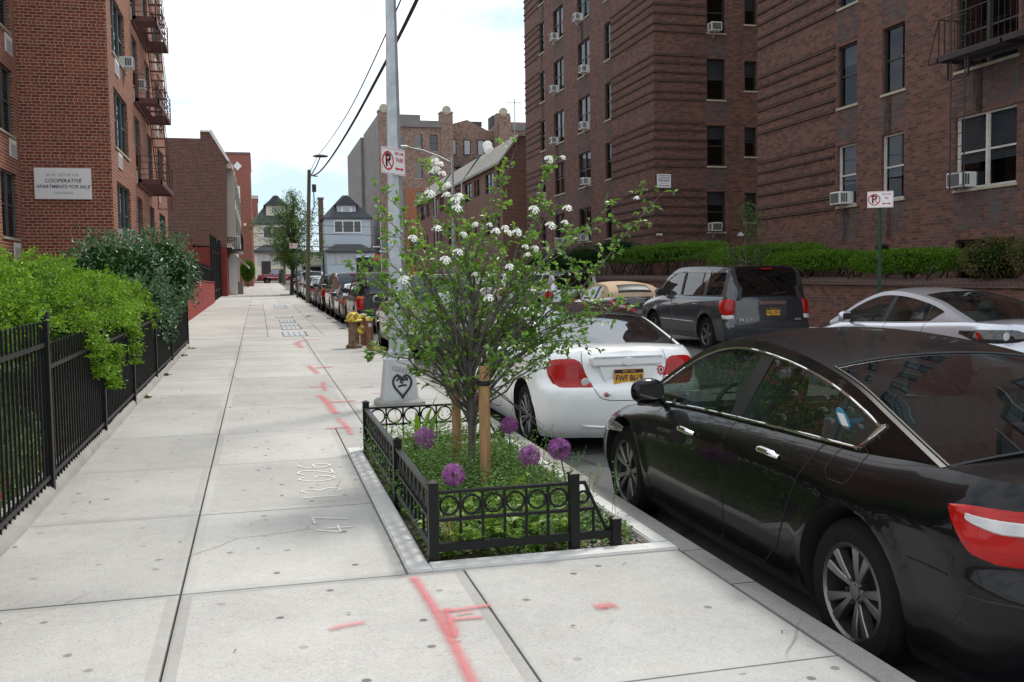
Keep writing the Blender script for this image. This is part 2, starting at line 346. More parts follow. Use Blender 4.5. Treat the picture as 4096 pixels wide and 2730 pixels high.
for a,b in zip(JY[:-1],JY[1:]):
    far=a>24
    if far:
        xs=[-2.35,-.42,.2,1.55,2.27] if 24<a<50 else [-2.35,-.42,1.02,2.27]
        if a>70: xs=[-1.0,.3,1.3,2.27] if a<72 else [-1.9,-.42,1.02,2.27]
        if a>110: xs=[-30,-10,-5]+xs
    else: xs=[-1.5 if b<22 else -2.35,-.42,1.02,2.27]
    for c,d in zip(xs[:-1],xs[1:]):
        if a>=5 and b<=8.4 and d>PX0:
            if c<PX0: slab(c,PX0,a,b)
            continue
        if a<8.5<b and d>PX0:
            if c<PX0: slab(c,PX0,a,b)
            slab(max(c,PX0),d,PY1,b); continue
        slab(c,d,a,b,far)
o=m.build('sidewalk',[M['walk'],M['walk_edge'],M['walk2']]); o['kind']='structure'
sheet('sidewalk_base',-2.6,2.27,-.09,M['mortar_dark'])
# kerbs
def kerbmesh(x0,x1,y0,y1,mi,mb,rag=True,face=1,L=2.4):
    y=y0
    while y<y1-.01:
        n=min(y1,y+L); 
        ks=np.linspace(y+.004,n-.004,9)
        rows=[]
        for yy in ks:
            r=random.uniform(0,.012) if rag else 0; z=gz(yy)
            if face>0: rows.append([(x0,yy,z-.2),(x0,yy,z+.002),(x1-.03,yy,z+.002),(x1-.008-r,yy,z-.012-r*.6),(x1+.012,yy,z-.2)])
            else: rows.append([(x1,yy,z-.2),(x1,yy,z+.002),(x0+.03,yy,z+.002),(x0+.008,yy,z-.012),(x0-.012,yy,z-.2)])
        mb.grid(rows,mi,flip=(face>0)); y=n
m=MB(); kerbmesh(2.274,2.43,-10,5.0,0,m); kerbmesh(2.274,2.43,5.0,8.9,0,m); kerbmesh(2.274,2.43,8.9,16.4,0,m); kerbmesh(2.274,2.43,16.4,21.5,1,m); kerbmesh(2.274,2.43,21.5,118.9,0,m)
m.build('near_kerb',[M['kerb'],M['yellow_kerb']],smooth=40)['kind']='structure'
m=MB(); kerbmesh(11.22,11.36,-10,118.9,0,m,face=-1); m.build('opposite_kerb',[M['kerb']],smooth=40)['kind']='structure'
sheet('opposite_sidewalk',11.365,14.0,0,M['walk2'])
sheet('opposite_garden',14.0,60,.02,M['soil'])
sheet('front_garden',-30,-1.52,-.005,M['soil'],[-25,0,20,33])
sheet('front_yard',-30,-2.4,-.005,M['concrete'],[33,60,90,119])
# tree pit border and soil
m=MB()
def bord(x0,x1,y0,y1): 
    def z(y): return gz(y)
    m.add([(x0,y0,z(y0)+.014),(x1,y0,z(y0)+.014),(x1,y1,z(y1)+.014),(x0,y1,z(y1)+.014),(x0,y0,z(y0)-.12),(x1,y0,z(y0)-.12),(x1,y1,z(y1)-.12),(x0,y1,z(y1)-.12)],[(0,1,2,3),(4,5,1,0),(5,6,2,1),(6,7,3,2),(7,4,0,3)])
bw=.13
bord(PX0+.005,PX0+bw,PY0,PY1); bord(PX0+bw,PX1,PY0,PY0+bw); bord(PX0+bw,PX1,PY1-bw,PY1); bord(PX1-.10,PX1,PY0+bw,PY1-bw)
m.build('tree_pit_border',M['white_kerb'],bev=.008)['kind']='structure'
m=MB(); rows=[]
for y in np.linspace(PY0+bw,PY1-bw,30): rows.append([(x,y,gz(y)-.045+.03*math.sin(3*x+2*y)+random.uniform(-.008,.008)) for x in np.linspace(PX0+bw,PX1-.1,14)])
m.grid(rows); m.build('tree_pit_soil',M['soil'],smooth=60)['kind']='structure'
# utility covers in the pavement
def cover(y0,y1,x0=.58,x1=1.15,lab=''):
    r=thing('vault_cover',((x0+x1)/2,y0,gz(y0)),lab,'utility cover','utility covers set in the pavement')
    m=MB(); z=lambda y:gz(y)+.004
    m.add([(x0,y0,z(y0)),(x1,y0,z(y0)),(x1,y1,z(y1)),(x0,y1,z(y1)),(x0,y0,z(y0)-.05),(x1,y0,z(y0)-.05),(x1,y1,z(y1)-.05),(x0,y1,z(y1)-.05)],[(0,1,2,3),(4,5,1,0),(5,6,2,1),(6,7,3,2),(7,4,0,3)])
    m.build('frame',M['sign_black'],r)
    m=MB(); n=max(2,int((y1-y0)/.3)); 
    for i in range(n):
        for k in range(4):
            a=y0+.03+(y1-y0-.06)*i/n; b=y0+.03+(y1-y0-.06)*(i+1)/n-.03; c=x0+.03+(x1-x0-.06)*k/4; d=x0+.03+(x1-x0-.06)*(k+1)/4-.02
            m.add([(c,a,z(a)+.004),(d,a,z(a)+.004),(d,b,z(b)+.004),(c,b,z(b)+.004)],[(0,1,2,3)])
    m.build('plate',M['galv'],r)
cover(24.6,26.4,.56,1.17,'nearest grey vault cover, in the patched slab beyond the hydrant')
cover(27.5,28.7,.6,1.15,'second grey vault cover, just beyond the nearest one'); cover(29.2,30.2,.6,1.15,'third grey vault cover, middle one of the row in the pale slab')
cover(31.2,33.0,.62,1.12,'large grey vault cover at the far end of the pale slab'); cover(34.5,35.5,.58,1.15,'narrow dark vault cover alone in the tan slab')
cover(43.3,47.8,.68,1.2,'farthest vault cover, left of the wooden utility pole')
# ------------------------------------------------------------------ facades and windows
def facade(mb,O,U,W,H,holes,N,depth=.14,mi=0):
    """rect wall at O spanning U*W and z H; holes=(u0,u1,z0,z1) absolute z; N outward normal"""
    O=Vector(O);U=Vector(U);N=Vector(N)
    us=sorted({0,W}|{h[0] for h in holes}|{h[1] for h in holes}); zs=sorted({O.z,O.z+H}|{h[2] for h in holes}|{h[3] for h in holes})
    us=[u for u in us if 0<=u<=W]; zs=[z for z in zs if O.z<=z<=O.z+H]
    def P(u,z,d=0): q=O+U*u-N*d; return (q.x,q.y,z)
    flip=(U.cross(Vector((0,0,1)))).dot(N)<0
    def q(a,b,c,d): mb.quad(*( (a,b,c,d) if not flip else (d,c,b,a)),mi)
    for i in range(len(us)-1):
        run=None
        for j in range(len(zs)-1):
            uc=(us[i]+us[i+1])/2; zc=(zs[j]+zs[j+1])/2
            ins=any(h[0]<uc<h[1] and h[2]<zc<h[3] for h in holes)
            if not ins: q(P(us[i],zs[j]),P(us[i+1],zs[j]),P(us[i+1],zs[j+1]),P(us[i],zs[j+1]))
    for u0,u1,z0,z1 in holes:
        q(P(u0,z0),P(u0,z0,depth),P(u0,z1,depth),P(u0,z1)) if False else None
        mb.quad(P(u0,z0),P(u0,z1),P(u0,z1,depth),P(u0,z0,depth),mi); mb.quad(P(u1,z0),P(u1,z0,depth),P(u1,z1,depth),P(u1,z1),mi)
        mb.quad(P(u0,z1),P(u1,z1),P(u1,z1,depth),P(u0,z1,depth),mi); mb.quad(P(u0,z0),P(u0,z0,depth),P(u1,z0,depth),P(u1,z0),mi)
WC={}
def winmeshes(w,h,kind):
    key=(round(w,2),round(h,2),kind)
    if key in WC: return WC[key]
    fm={'d':'frame_dark','g':'frame_grey','w':'frame_white','p':'white'}[kind[0]]; fr=M[fm]
    # local: x along wall, +y outward, z up from hole bottom; frame plane at y=-.10
    m=MB(); t=.05; yb,yf=-.135,-.075
    def bar(x0,x1,z0,z1,a=yb,b=yf): m.box((x0,a,z0),(x1,b,z1))
    bar(-w/2,-w/2+t,0,h); bar(w/2-t,w/2,0,h); bar(-w/2+t,w/2-t,h-t,h); bar(-w/2+t,w/2-t,0,t)
    n={'1':1,'2':2,'3':2,'s':1}[kind[1]]; div=[-w/2+t,w/2-t]
    if kind[1]=='2': div=[-w/2+t,0,w/2-t]
    if kind[1]=='3': div=[-w/2+t,-w/6,w/6,w/2-t]
    for x in div[1:-1]: bar(x-.035,x+.035,t,h-t,yb,yf+.01)
    for a,b in zip(div[:-1],div[1:]):
        if kind[1]=='3' and a==-w/6: continue
        a2=a+(.035 if a!=div[0] else 0); b2=b-(.035 if b!=div[-1] else 0)
        bar(a2,b2,h*.5-.022,h*.5+.022,yb+.01,yf-.012)
        for (p,q2,r,s2) in ((a2,a2+.028,t,h-t),(b2-.028,b2,t,h-t)): bar(p,q2,r,s2,yb+.01,yf-.014)
    me=m.mesh('window',[fr])
    m=MB(); m.quad((-w/2+.03,-.118,.03),(w/2-.03,-.118,.03),(w/2-.03,-.118,h-.03),(-w/2+.03,-.118,h-.03)); pane=m.mesh('pane',[M['pane']])
    m=MB(); m.box((-w/2-.3,-1.3,-.4),(w/2+.3,-.6,h+.3)) 
    m=MB(); D=.7
    m.add([(-w/2,-.14,0),(w/2,-.14,0),(w/2,-.14,h),(-w/2,-.14,h),(-w/2,-D,0),(w/2,-D,0),(w/2,-D,h),(-w/2,-D,h)],[(4,5,6,7),(0,1,5,4),(1,2,6,5),(2,3,7,6),(3,0,4,7)]); room=m.mesh('recess',[M['dark_in']])
    m=MB(); m.box((-w/2-.05,-.12,-.07),(w/2+.05,.04,-.003)); sill=m.mesh('sill',[M['stone']],bev=.006)
    WC[key]=(me,pane,room,sill); return WC[key]
def blindmesh(w,h,f,k=0):
    key=('b',round(w,2),round(h,2),round(f,2),k)
    if key not in WC:
        m=MB(); n=max(4,int(h*f/.05)); z=h-.05
        for i in range(n):
            d=h*f/n; m.quad((-w/2+.06,-.16,z),(w/2-.06,-.16,z),(w/2-.06,-.148,z-d*.95),(-w/2+.06,-.148,z-d*.95)); z-=d
        WC[key]=m.mesh('blind',[M['blind'] if k==0 else M['white']])
    return WC[key]
def acmesh():
    if 'ac' in WC: return WC['ac']
    m=MB(); m.box((-.24,-.2,.03),(.24,.30,.38),0)
    me=m.mesh('ac',[M['white']],bev=.015)
    m=MB()
    m.box((-.20,.302,.07),(.20,.306,.34),0)
    for s in(-1,1):
        for k in range(3): m.box((s*.242,.06+k*.07,.09),(s*.246,.11+k*.07,.33),0)
    g=m.mesh('grille',[M['grille']])
    m=MB(); m.tube([(0.05,.25,.03),(.05,.02,-.22)],.018,6); b=m.mesh('bracket',[M['frame_white']])
    WC['ac']=(me,g,b); return WC['ac']
def window(bld,pos,rotz,w,h,kind='d1',sill=True,blind=0,ac=None,bk=0,br=False):
    """pos = world centre bottom of hole on wall plane"""
    me,pane,room,sl_=winmeshes(w,h,kind); p=Vector(pos)-Vector(bld.location)
    f=link('window',me,bld,p,rotz); link('pane',pane,f); link('room_recess',room,f)
    if sill: link('sill',sl_,f)
    if blind: link('blind',blindmesh(w,h,blind,bk),f)
    if ac is not None:
        a,g,b=acmesh(); o=link('air_conditioner',a,f,(ac,.02,0)); o=link('grille',g,f,(ac,.02,0))
        if br: link('bracket',b,f,(ac,.02,0))
    return f
rnd=random.Random(3)
# ---- right apartment house, near wing (x=16 plane, y 8..29.2)
FL=2.753
def Zs(k): return 3.63+FL*k   # sill height of floor k
bld=thing('apartment_building',(22,18,gz(18)),'brown brick apartment house with an iron balcony, at the right edge','apartment building')
wing=bld
m=MB(); holes=[]; BX=16.0; y0=4.; W_=29.2-y0; wins=[]
for k in range(7):
    for (a,b,kd) in ((23.72,24.62,1),(21.68,22.6,1),(17.87,19.8,2),(13.0,13.9,1),(10.2,12.1,2),(6.5,7.4,1)):
        holes.append((a-y0,b-y0,Zs(k),Zs(k)+1.69)); wins.append((a,b,Zs(k),1.69,kd,k))
for (a,b,c,d) in ((17.87,19.76,1.0,2.45),(22.25,22.85,1.75,2.45),(27.3,27.9,1.9,2.5)): holes.append((a-y0,b-y0,c,d)); wins.append((a,b,c,d-c,1,-1))
facade(m,(BX,y0,0),(0,1,0),W_,24,holes,(-1,0,0))
facade(m,(BX,29.2,0),(1,0,0),14,24,[],(0,1,0)); facade(m,(BX,y0,0),(1,0,0),14,24,[],(0,-1,0))
m.quad((BX,y0,24),(BX+14,y0,24),(BX+14,29.2,24),(BX,29.2,24)); m.quad((BX+14,y0,0),(BX+14,29.2,0),(BX+14,29.2,24),(BX+14,y0,24))
BZ=[.0,.32,.75,1.10,1.49,1.80]
def bands(m,fn,zs):
    for z in zs: fn(z)
def yb(a,b):
    for k in range(0,8):
        for i,o in enumerate(BZ):
            z=3.6+FL*k-.04+o
            if z<23.8: m.box((BX-.042,a,z),(BX+.02,b,z+.082),1)
yb(24.76,29.23)
def under(m,wins_,x):
    for w5 in wins_:
        a_,b2,z_=w5[0],w5[1],w5[2]
        if z_<3: continue
        m.quad((x-.004,b2+.05,z_-.95),(x-.004,a_-.05,z_-.95),(x-.004,a_-.05,z_-.08),(x-.004,b2+.05,z_-.08),2)
        if rnd.random()<.5: q_=rnd.uniform(a_,b2-.3); m.quad((x-.007,q_+.3,z_-1.05),(x-.007,q_,z_-1.05),(x-.007,q_,z_-.08),(x-.007,q_+.3,z_-.08),3)
under(m,wins,BX)
m.build('wall',[M['brickR'],M['brickRdark'],M['wash'],M['soot']],bld,uv=True)
for (a,b,z,h,kd,k) in wins:
    if k<0: window(bld,(BX,(a+b)/2,z),PI/2,b-a,h,'d1',sill=False); continue
    low=(k==0); kind=('w' if low else 'd')+('1' if kd==1 else '2')
    ac=None
    if low and kd==2: ac=.62
    if low and a>23: ac=.1
    if k==3 and a>23: ac=None
    window(bld,(BX,(a+b)/2,z),PI/2,b-a,h,kind,blind=(.62 if low else rnd.choice([.45,.3,0,.5])),ac=ac,br=False)
# balcony / fire escape on near wing
m=MB(); z=6.42
x0=BX-1.0
m.box((x0,17.2,z),(BX,17.25,z+.09)); m.box((x0-.0,15,z-.0),(x0+.05,19.2,z+.12)); m.box((x0,19.15,z),(BX,19.2,z+.1)); m.box((x0+.45,15,z-.02),(x0+.5,19.15,z+.06))
for i in range(24): m.box((x0+.06+i*.039,15,z+.06),(x0+.075+i*.039,19.15,z+.085))
fe=m.build('fire_escape',M['dark_iron'],bld)
m=MB()
for zz in (.95,.62,.12): m.tube([(x0+.02,15,z+zz),(x0+.02,19.17,z+zz)],.014,6) if zz>.9 or zz<.2 else None
for i in range(26): 
    y=15+i*.166; m.tube([(x0+.02,y,z+.1),(x0+.02,y,z+.95)],.008,5)
m.tube([(x0+.02,19.17,z+.95),(BX,19.17,z+.95)],.014,6); 
for i in range(6): m.tube([(x0+.02+i*.17,19.17,z+.1),(x0+.02+i*.17,19.17,z+.95)],.008,5)
m.tube([(x0+.0,19.5,z+.02),(x0+.02,19.17,z+.95)],.014,6); m.box((x0,19.2,z),(x0+.05,19.5,z+.05))
m.build('railing',M['dark_iron'],fe)
m=MB()
for yy in (18.85,18.4): m.tube([(x0+.1,yy,z-2.9),(x0+.1,yy,z+3.4)],.016,6)
for i in range(22): m.tube([(x0+.1,18.85,z-2.8+i*.285),(x0+.1,18.4,z-2.8+i*.285)],.010,5)
m.box((x0+.08,18.95,z-.45),(x0+.12,18.3,z-.41)); m.box((x0+.08,18.93,z-.45),(x0+.12,18.97,z)); m.box((x0+.08,18.28,z-.45),(x0+.12,18.32,z))
m.build('ladder',M['dark_iron'],fe)
# ---- far wing
bld=thing('apartment_building',(24,48,gz(48)),'tall brown brick apartment house with a small sale sign on its corner','apartment building')
m=MB(); holes=[];wins=[]; y0=37.8; W_=57.6-y0
for k in range(8):
    for (a,b,kd) in ((42.85,43.65,1),(45.75,47.6,2),(49.95,51.75,2),(53.5,54.4,1)):
        holes.append((a-y0,b-y0,Zs(k),Zs(k)+1.69)); wins.append((a,b,Zs(k),kd,k))
facade(m,(BX,y0,0),(0,1,0),W_,26,holes,(-1,0,0))
h2=[];w2=[]
for k in range(8):
    h2.append((2.36,3.2,Zs(k),Zs(k)+1.69)); h2.append((4.1,4.65,Zs(k)+.42,Zs(k)+1.65)); w2.append((2.36,3.2,Zs(k),1.69,k)); w2.append((4.1,4.65,Zs(k)+.42,1.23,k))
facade(m,(BX,y0,0),(1,0,0),14,26,h2,(0,-1,0)); facade(m,(BX,57.6,0),(1,0,0),14,26,[],(0,1,0))
m.quad((BX,y0,26),(BX+14,y0,26),(BX+14,57.6,26),(BX,57.6,26)); m.quad((BX+14,y0,0),(BX+14,57.6,0),(BX+14,57.6,26),(BX+14,y0,26))
yb(y0-.042,42.8); yb(54.45,57.63)
for k in range(0,8):
    for i,o in enumerate(BZ):
        z=3.6+FL*k-.04+o
        if z<25.8: m.box((BX+.021,y0-.042,z),(BX+2.32,y0+.02,z+.082),1)
under(m,wins,BX)
for (a_,b2,z_,h_,k_) in w2:
    if h_>1.5: m.quad((BX+a_-.05,y0-.004,z_-.95),(BX+b2+.05,y0-.004,z_-.95),(BX+b2+.05,y0-.004,z_-.08),(BX+a_-.05,y0-.004,z_-.08),2)
m.build('wall',[M['brickR'],M['brickRdark'],M['wash'],M['soot']],bld,uv=True)
acs={(3,50):.45,(2,50):.55,(5,46):-.3,(4,46):.5,(3,46):-.2,(2,46):-.1,(1,54):0,(1,46):-.1}
for (a,b,z,kd,k) in wins:
    key=(k,round(a)) ; ac={(4,50):.35,(3,50):.5,(2,50):.65,(5,46):.2,(4,46):.55,(3,46):-.35,(2,46):-.3,(1,46):-.4,(1,54):.1,(0,46):.1,(0,50):-.1}.get(key)
    window(bld,(BX,(a+b)/2,z),PI/2,b-a,1.69,'d'+str(kd),blind=rnd.choice([.45,.4,.5,.48,.9,0]),bk=rnd.choice([0,1,1]),ac=ac,br=ac is not None and k!=1)
for (a,b,z,h,k) in w2:
    window(bld,(BX+(a+b)/2,y0,z),PI,b-a,h,'d1',blind=(rnd.choice([.45,.3,.5,0]) if h>1.5 else .4),ac=(0.1 if h>1.5 and k in (0,3) else None),br=True)
s=thing('wall_sign',(16.40,37.76,5.73),'small white for sale sign with black lettering on the corner of the dark brick house','sign')
m=MB(); m.cbox((16.40,37.755,5.73),(.62,.02,.56)); m.build('sign_panel',M['sign_white'],s,bev=.004)
for tx,sz,dz,mt in (('83-60 VIETOR AVENUE',.052,.21,'sign_black'),('CO-OP APARTMENTS',.055,.12,'sign_black'),('FOR SALE',.115,.015,'sign_black'),('No Sponsor Fee Incl',.04,-.09,'sign_faded'),('CALL 718-629-6699',.058,-.195,'sign_black')):
    text(tx,sz,M[mt],s,(0,-.018,dz),(PI/2,0,0),bold=.0015)
s=thing('wall_plaque',(16.18,37.77,3.52),'tiny white plaque low on the brick corner above the clipped hedge','plaque')
m=MB(); m.cbox((16.18,37.77,3.52),(.28,.02,.07)); m.build('plaque_plate',M['sign_white'],s); text('NO PARKING',.04,M['sign_faded'],s,(0,-.015,0),(PI/2,0,0))
s=thing('wall_lamp',(19.75,37.7,3.6),'silver dome lamp on a bracket on the dark brick wall of the court','lamp')
m=MB(); m.lathe([(.0,.0),(.06,-.01),(.13,-.08),(.16,-.16),(.15,-.16),(0,-.1)],16,0,(19.75,37.5,3.6)); m.build('lamp_shade',M['galv'],s,smooth=40)
m=MB(); m.tube([(19.75,37.5,3.6),(19.75,37.55,3.72),(19.75,37.8,3.72),(19.4,37.78,3.72),(19.4,37.78,2.4)],.02,6); m.build('bracket',M['frame_dark'],s)
# ---- left apartment house
bld=thing('apartment_building',(-8,38,gz(38)),'bright red brick apartment house on the left with rusty fire escapes','apartment building')
m=MB(); XL=-4.08; FZ=2.87
def Zl(k): return 3.07+FZ*k
holes=[];wins=[]
for k in range(6):
    for (a,b,kd) in ((32.0,35.2,'3'),(37.2,38.75,'2'),(41.3,43.05,'2'),(45.2,48.0,'3')):
        holes.append((a-31,b-31,Zl(k),Zl(k)+1.83)); wins.append((a,b,Zl(k),kd,k))
facade(m,(XL,31,0),(0,1,0),18.4,21,holes,(1,0,0)); 
facade(m,(-6.53,31,0),(1,0,0),-XL*-1+6.53 if False else 2.45,21,[],(0,-1,0))
h2=[];w2=[]
for k in range(6):
    for a in (28.6,23.5): h2.append((a-20,a+1.8-20,Zl(k)-.02,Zl(k)+1.8)); w2.append((a,a+1.8,Zl(k)-.02,k))
facade(m,(-6.53,20,0),(0,1,0),11,21,h2,(1,0,0))
facade(m,(XL,49.4,0),(-1,0,0),12,21,[],(0,1,0)); facade(m,(-6.53,20,0),(-1,0,0),10,21,[],(0,-1,0))
m.quad((-16,20,21),(-6.53,20,21),(-6.53,49.4,21),(-16,49.4,21)); m.quad((-6.53,31,21),(XL,31,21),(XL,49.4,21),(-6.53,49.4,21))
m.box((-6.50,30.93,2.35),(-4.12,30.99,2.42),1)
m.build('wall',[M['brickL'],M['frame_dark']],bld,uv=True)
def sleeve(y,x,z,w=.62,h=.42):
    m=MB(); m.box((x-.02,y-w/2,z),(x+.03,y+w/2,z+h)); o=m.build('air_vent',M['white'],bld)
    m=MB(); 
    for i in range(7): m.box((x+.031,y-w/2+.04,z+.04+i*.05),(x+.036,y+w/2-.04,z+.065+i*.05))
    m.build('louvre',M['galv'],o)
for (a,b,z,kd,k) in wins:
    ac={(3,32):-.95,(1,32):99,(0,32):.9,(2,37):-.3}.get((k,round(a)),None)
    if (k,round(a))==(2,32): ac=-1.1
    if (k,round(a))==(1,32): ac=None
    if (k,round(a))==(3,32): ac=None
    window(bld,(XL,(a+b)/2,z),-PI/2,b-a,1.83,'g'+kd,blind=rnd.choice([0,.3,.6]),ac=ac)
    if k>0 and round(a) in (32,37,45): sleeve(a+.9 if round(a)==32 else a+.4,XL,z-.58,.9 if round(a)==32 else .7,.46)
for (a,b,z,k) in w2:
    window(bld,(-6.53,(a+b)/2,z),-PI/2,b-a,1.82,'g2',blind=.3); sleeve(b-.3,-6.53,z-.62,.75,.5)
# fire escape: balconies y 39.5..44, projecting to x=-2.9
for k in (1,2,3,4):
    z=Zl(k)-.55; xa,xb_=XL,XL+.85; ya,ybb=37.3,42.2
    m=MB(); m.box((xa,ya,z-.06),(xb_,ya+.05,z+.12)); m.box((xa,ybb-.05,z-.06),(xb_,ybb,z+.06)); m.box((xb_-.05,ya,z-.06),(xb_,ybb,z+.1)); m.box((xa,ya,z-.06),(xa+.05,ybb,z+.02))
    i=0
    yy=ya+.08
    while yy<ybb-.05: m.box((xa,yy,z+.0),(xb_ if yy<ya+1.2 or k==1 else xb_-.55 if yy<ybb-1.6 else xb_,yy+.035,z+.03)); yy+=.14
    f=m.build('fire_escape',M['rustpaint'],bld)
    m=MB(); 
    for zz in (.28,.5,.72,.95):
        m.tube([(xa,ya+.02,z+zz),(xb_-.02,ya+.02,z+zz)],.014,5); m.tube([(xb_-.02,ya+.02,z+zz),(xb_-.02,ybb,z+zz)],.014,5); m.tube([(xa,ybb,z+zz),(xb_-.02,ybb,z+zz)],.014,5)
    for p in ((xa+.03,ya+.02),(xb_-.02,ya+.02),(xb_-.02,(ya+ybb)/2),(xb_-.02,ybb)): m.box((p[0]-.02,p[1]-.02,z),(p[0]+.02,p[1]+.02,z+.98))
    m.box((xa,ya,z),(xa+.16,ya+.03,z+.98))
    m.build('railing',M['rustpaint'],f)
    if k<4:
        m=MB(); n=10
        for i in range(n): 
            t=i/(n-1); m.box((xb_-.5,ybb-.9-t*2.6,z+.15+t*2.6),(xb_-.06,ybb-.72-t*2.6,z+.18+t*2.6))
        for xx in (xb_-.51,xb_-.05): m.tube([(xx,ybb-.6,z),(xx,ybb-3.5,z+FZ)],.022,5); m.tube([(xx,ybb-.6,z+.9),(xx,ybb-3.5,z+FZ+.7)],.014,5)
        m.build('stair',M['rustpaint'],f)
m=MB(); z=Zl(1)-.55
for p in ((XL+.3,41.6),(XL+.8,41.6)): m.tube([(p[0],p[1],z),(p[0],p[1],z-.62)],.018,5)
m.tube([(XL+.3,41.6,z-.62),(XL+.8,41.6,z-.62)],.018,5); m.build('drop_ladder',M['rustpaint'],f)
s=thing('wall_sign',(-5.41,30.95,4.68),'large white cooperative apartments sign on the side of the red brick house','sign')
m=MB(); m.cbox((-5.41,30.94,4.68),(1.54,.04,.90)); m.build('sign_panel',M['sign_white'],s,bev=.008)
for tx,sz,dz,mt,sh in (('87-45  VIETOR AVE',.105,.25,'sign_faded',0),('COOPERATIVE',.15,.08,'sign_teal',.25),('APARTMENTS FOR SALE',.135,-.09,'sign_teal',.25),('718/639 8500',.095,-.27,'sign_faded',0)):
    text(tx,sz,M[mt],s,(0,-.035,dz),(PI/2,0,0),bold=.002 if sh else 0,shear=sh)
# ---- second left building (Y=66) with mansard front
bld=thing('brick_house',(-5,75,gz(66)),'maroon brick house with a sloping white roof edge and red painted base beyond the gate','house')
m=MB(); Yb=66; prof=[(-9,0),(-1.95,0),(-1.72,9.8),(-2.72,11.55),(-3.32,11.55),(-3.32,11.14),(-9,11.14)]
prof=[(-9,4.66),(-1.95,4.2),(-1.9,4.15),(-1.74,9.8),(-2.72,11.55),(-3.32,11.55),(-3.32,11.14),(-9,11.14)]
m.prism(prof,Yb,92,0,'y'); m.build('wall',[M['brick2']],bld,uv=True)
m=MB(); m.box((-9,Yb-.03,0),(-1.93,92,4.2)); m.box((-5,Yb-.03,4.2),(-4.0,66.2,4.75)); m.build('painted_base',M['redpaint'],bld)
m=MB(); m.prism([(-1.70,9.75),(-1.5,9.7),(-2.62,11.72),(-2.78,11.62)],Yb-.12,92,0,'y'); m.prism([(-3.34,11.56),(-2.7,11.56),(-2.7,11.66),(-3.34,11.66)],Yb-.1,92,0,'y'); m.build('roof_edge',M['sign_white'],bld)
m=MB()
for i in range(6):
    y=67+i*4.2; m.box((-1.93,y,4.9),(-1.3,y+1.6,9.3),0); 
m.box((-1.94,66.2,4.2),(-1.62,92,4.45),0); m.box((-1.9,66.1,9.3),(-1.4,92,9.6),0)
m.build('bay_front',M['stucco'],bld)
for i in range(6):
    y=67+i*4.2
    for z in (5.2,7.4): m=MB(); m.box((-1.31,y+.25,z),(-1.28,y+1.35,z+1.5)); m.build('window',[M['frame_dark']],bld)
m=MB(); m.box((-1.95,67.5,4.0),(-.95,74,4.12)); b_=m.build('balcony',M['frame_dark'],bld)
m=MB(); 
for i in range(40): m.tube([(-.97,67.5+i*.165,4.1),(-.97,67.5+i*.165,5.1)],.014,4)
for i in range(7): m.tube([(-1.9+i*.15,67.5,4.1),(-1.9+i*.15,67.5,5.1)],.014,4)
m.tube([(-.97,67.5,5.1),(-.97,74,5.1)],.025,5); m.tube([(-1.95,67.5,5.1),(-.97,67.5,5.1)],.025,5); m.build('railing',M['black_iron'],b_)
m=MB(); m.box((-1.5,68.2,4.13),(-1.1,69.3,5.2)); o=m.build('outdoor_unit',M['white'],b_,bev=.02)
m=MB(); rows=[]
for i in range(9):
    t=i/8; rows.append([(-1.9+1.3*t,70+j*.9,3.75-.75*t*t+.08*math.cos(j*PI)) for j in range(9)])
m.grid(rows); m.add([(p[0],p[1],p[2]-.06) for r_ in rows for p in r_],[]); m.build('awning',M['white'],bld,smooth=60)
def each(name,boxes,mat,parent,**k):
    for a_,b_2 in boxes:
        m=MB(); m.box(a_,b_2); m.build(name,mat,parent,**k)
each('porch_post',[((-1.9,y,1),(-1.35,y+.25,3.6)) for y in (69,71.5,74.5,78)],M['white'],bld)
each('pier',[((-1.94,y,1),(-1.7,y+.7,3.6)) for y in (70,72.7,76)],[M['brickOr']],bld,uv=True)
# ---- third left building (Y=100)
bld=thing('brick_tower',(-3,104,gz(100)),'plain red brick apartment end wall with a white diamond near its top','apartment building')
m=MB(); m.box((-12,100,0),(-.42,116,14.65)); m.build('wall',[M['brick3']],bld,uv=True)
m=MB(); m.box((-12.05,99.9,14.65),(-.35,116.1,14.8)); m.build('coping',M['cement'],bld)
m=MB(); m.prism([(-1.62,13.0),(-1.22,13.45),(-1.62,13.9),(-2.02,13.45)],99.93,100.02,0,'y'); m.build('diamond',M['sign_white'],bld)
m=MB(); m.box((-2.6,99.93,9.2),(-1.45,100.05,11.5)); w_=m.build('window',M['white'],bld)
m=MB(); m.box((-2.5,99.9,10.4),(-1.6,99.94,11.4)); m.box((-2.5,99.9,9.4),(-1.6,99.94,10.3)); m.build('pane',M['blind'],w_)
m=MB(); m.box((-1.2,99.8,7.6),(-.95,100.02,7.85)); m.build('alarm_box',M['white'],bld)
bld=thing('brick_house',(-1.5,150,gz(150)),'distant pink brick house edge just right of the plain red end wall','house')
m=MB(); m.box((-8,150,0),(.3,158,14.6)); m.build('wall',[M['brick3']],bld,uv=True); m=MB(); m.box((-8.1,149.9,14.6),(.4,158,15.1)); m.build('cornice',M['stucco'],bld)
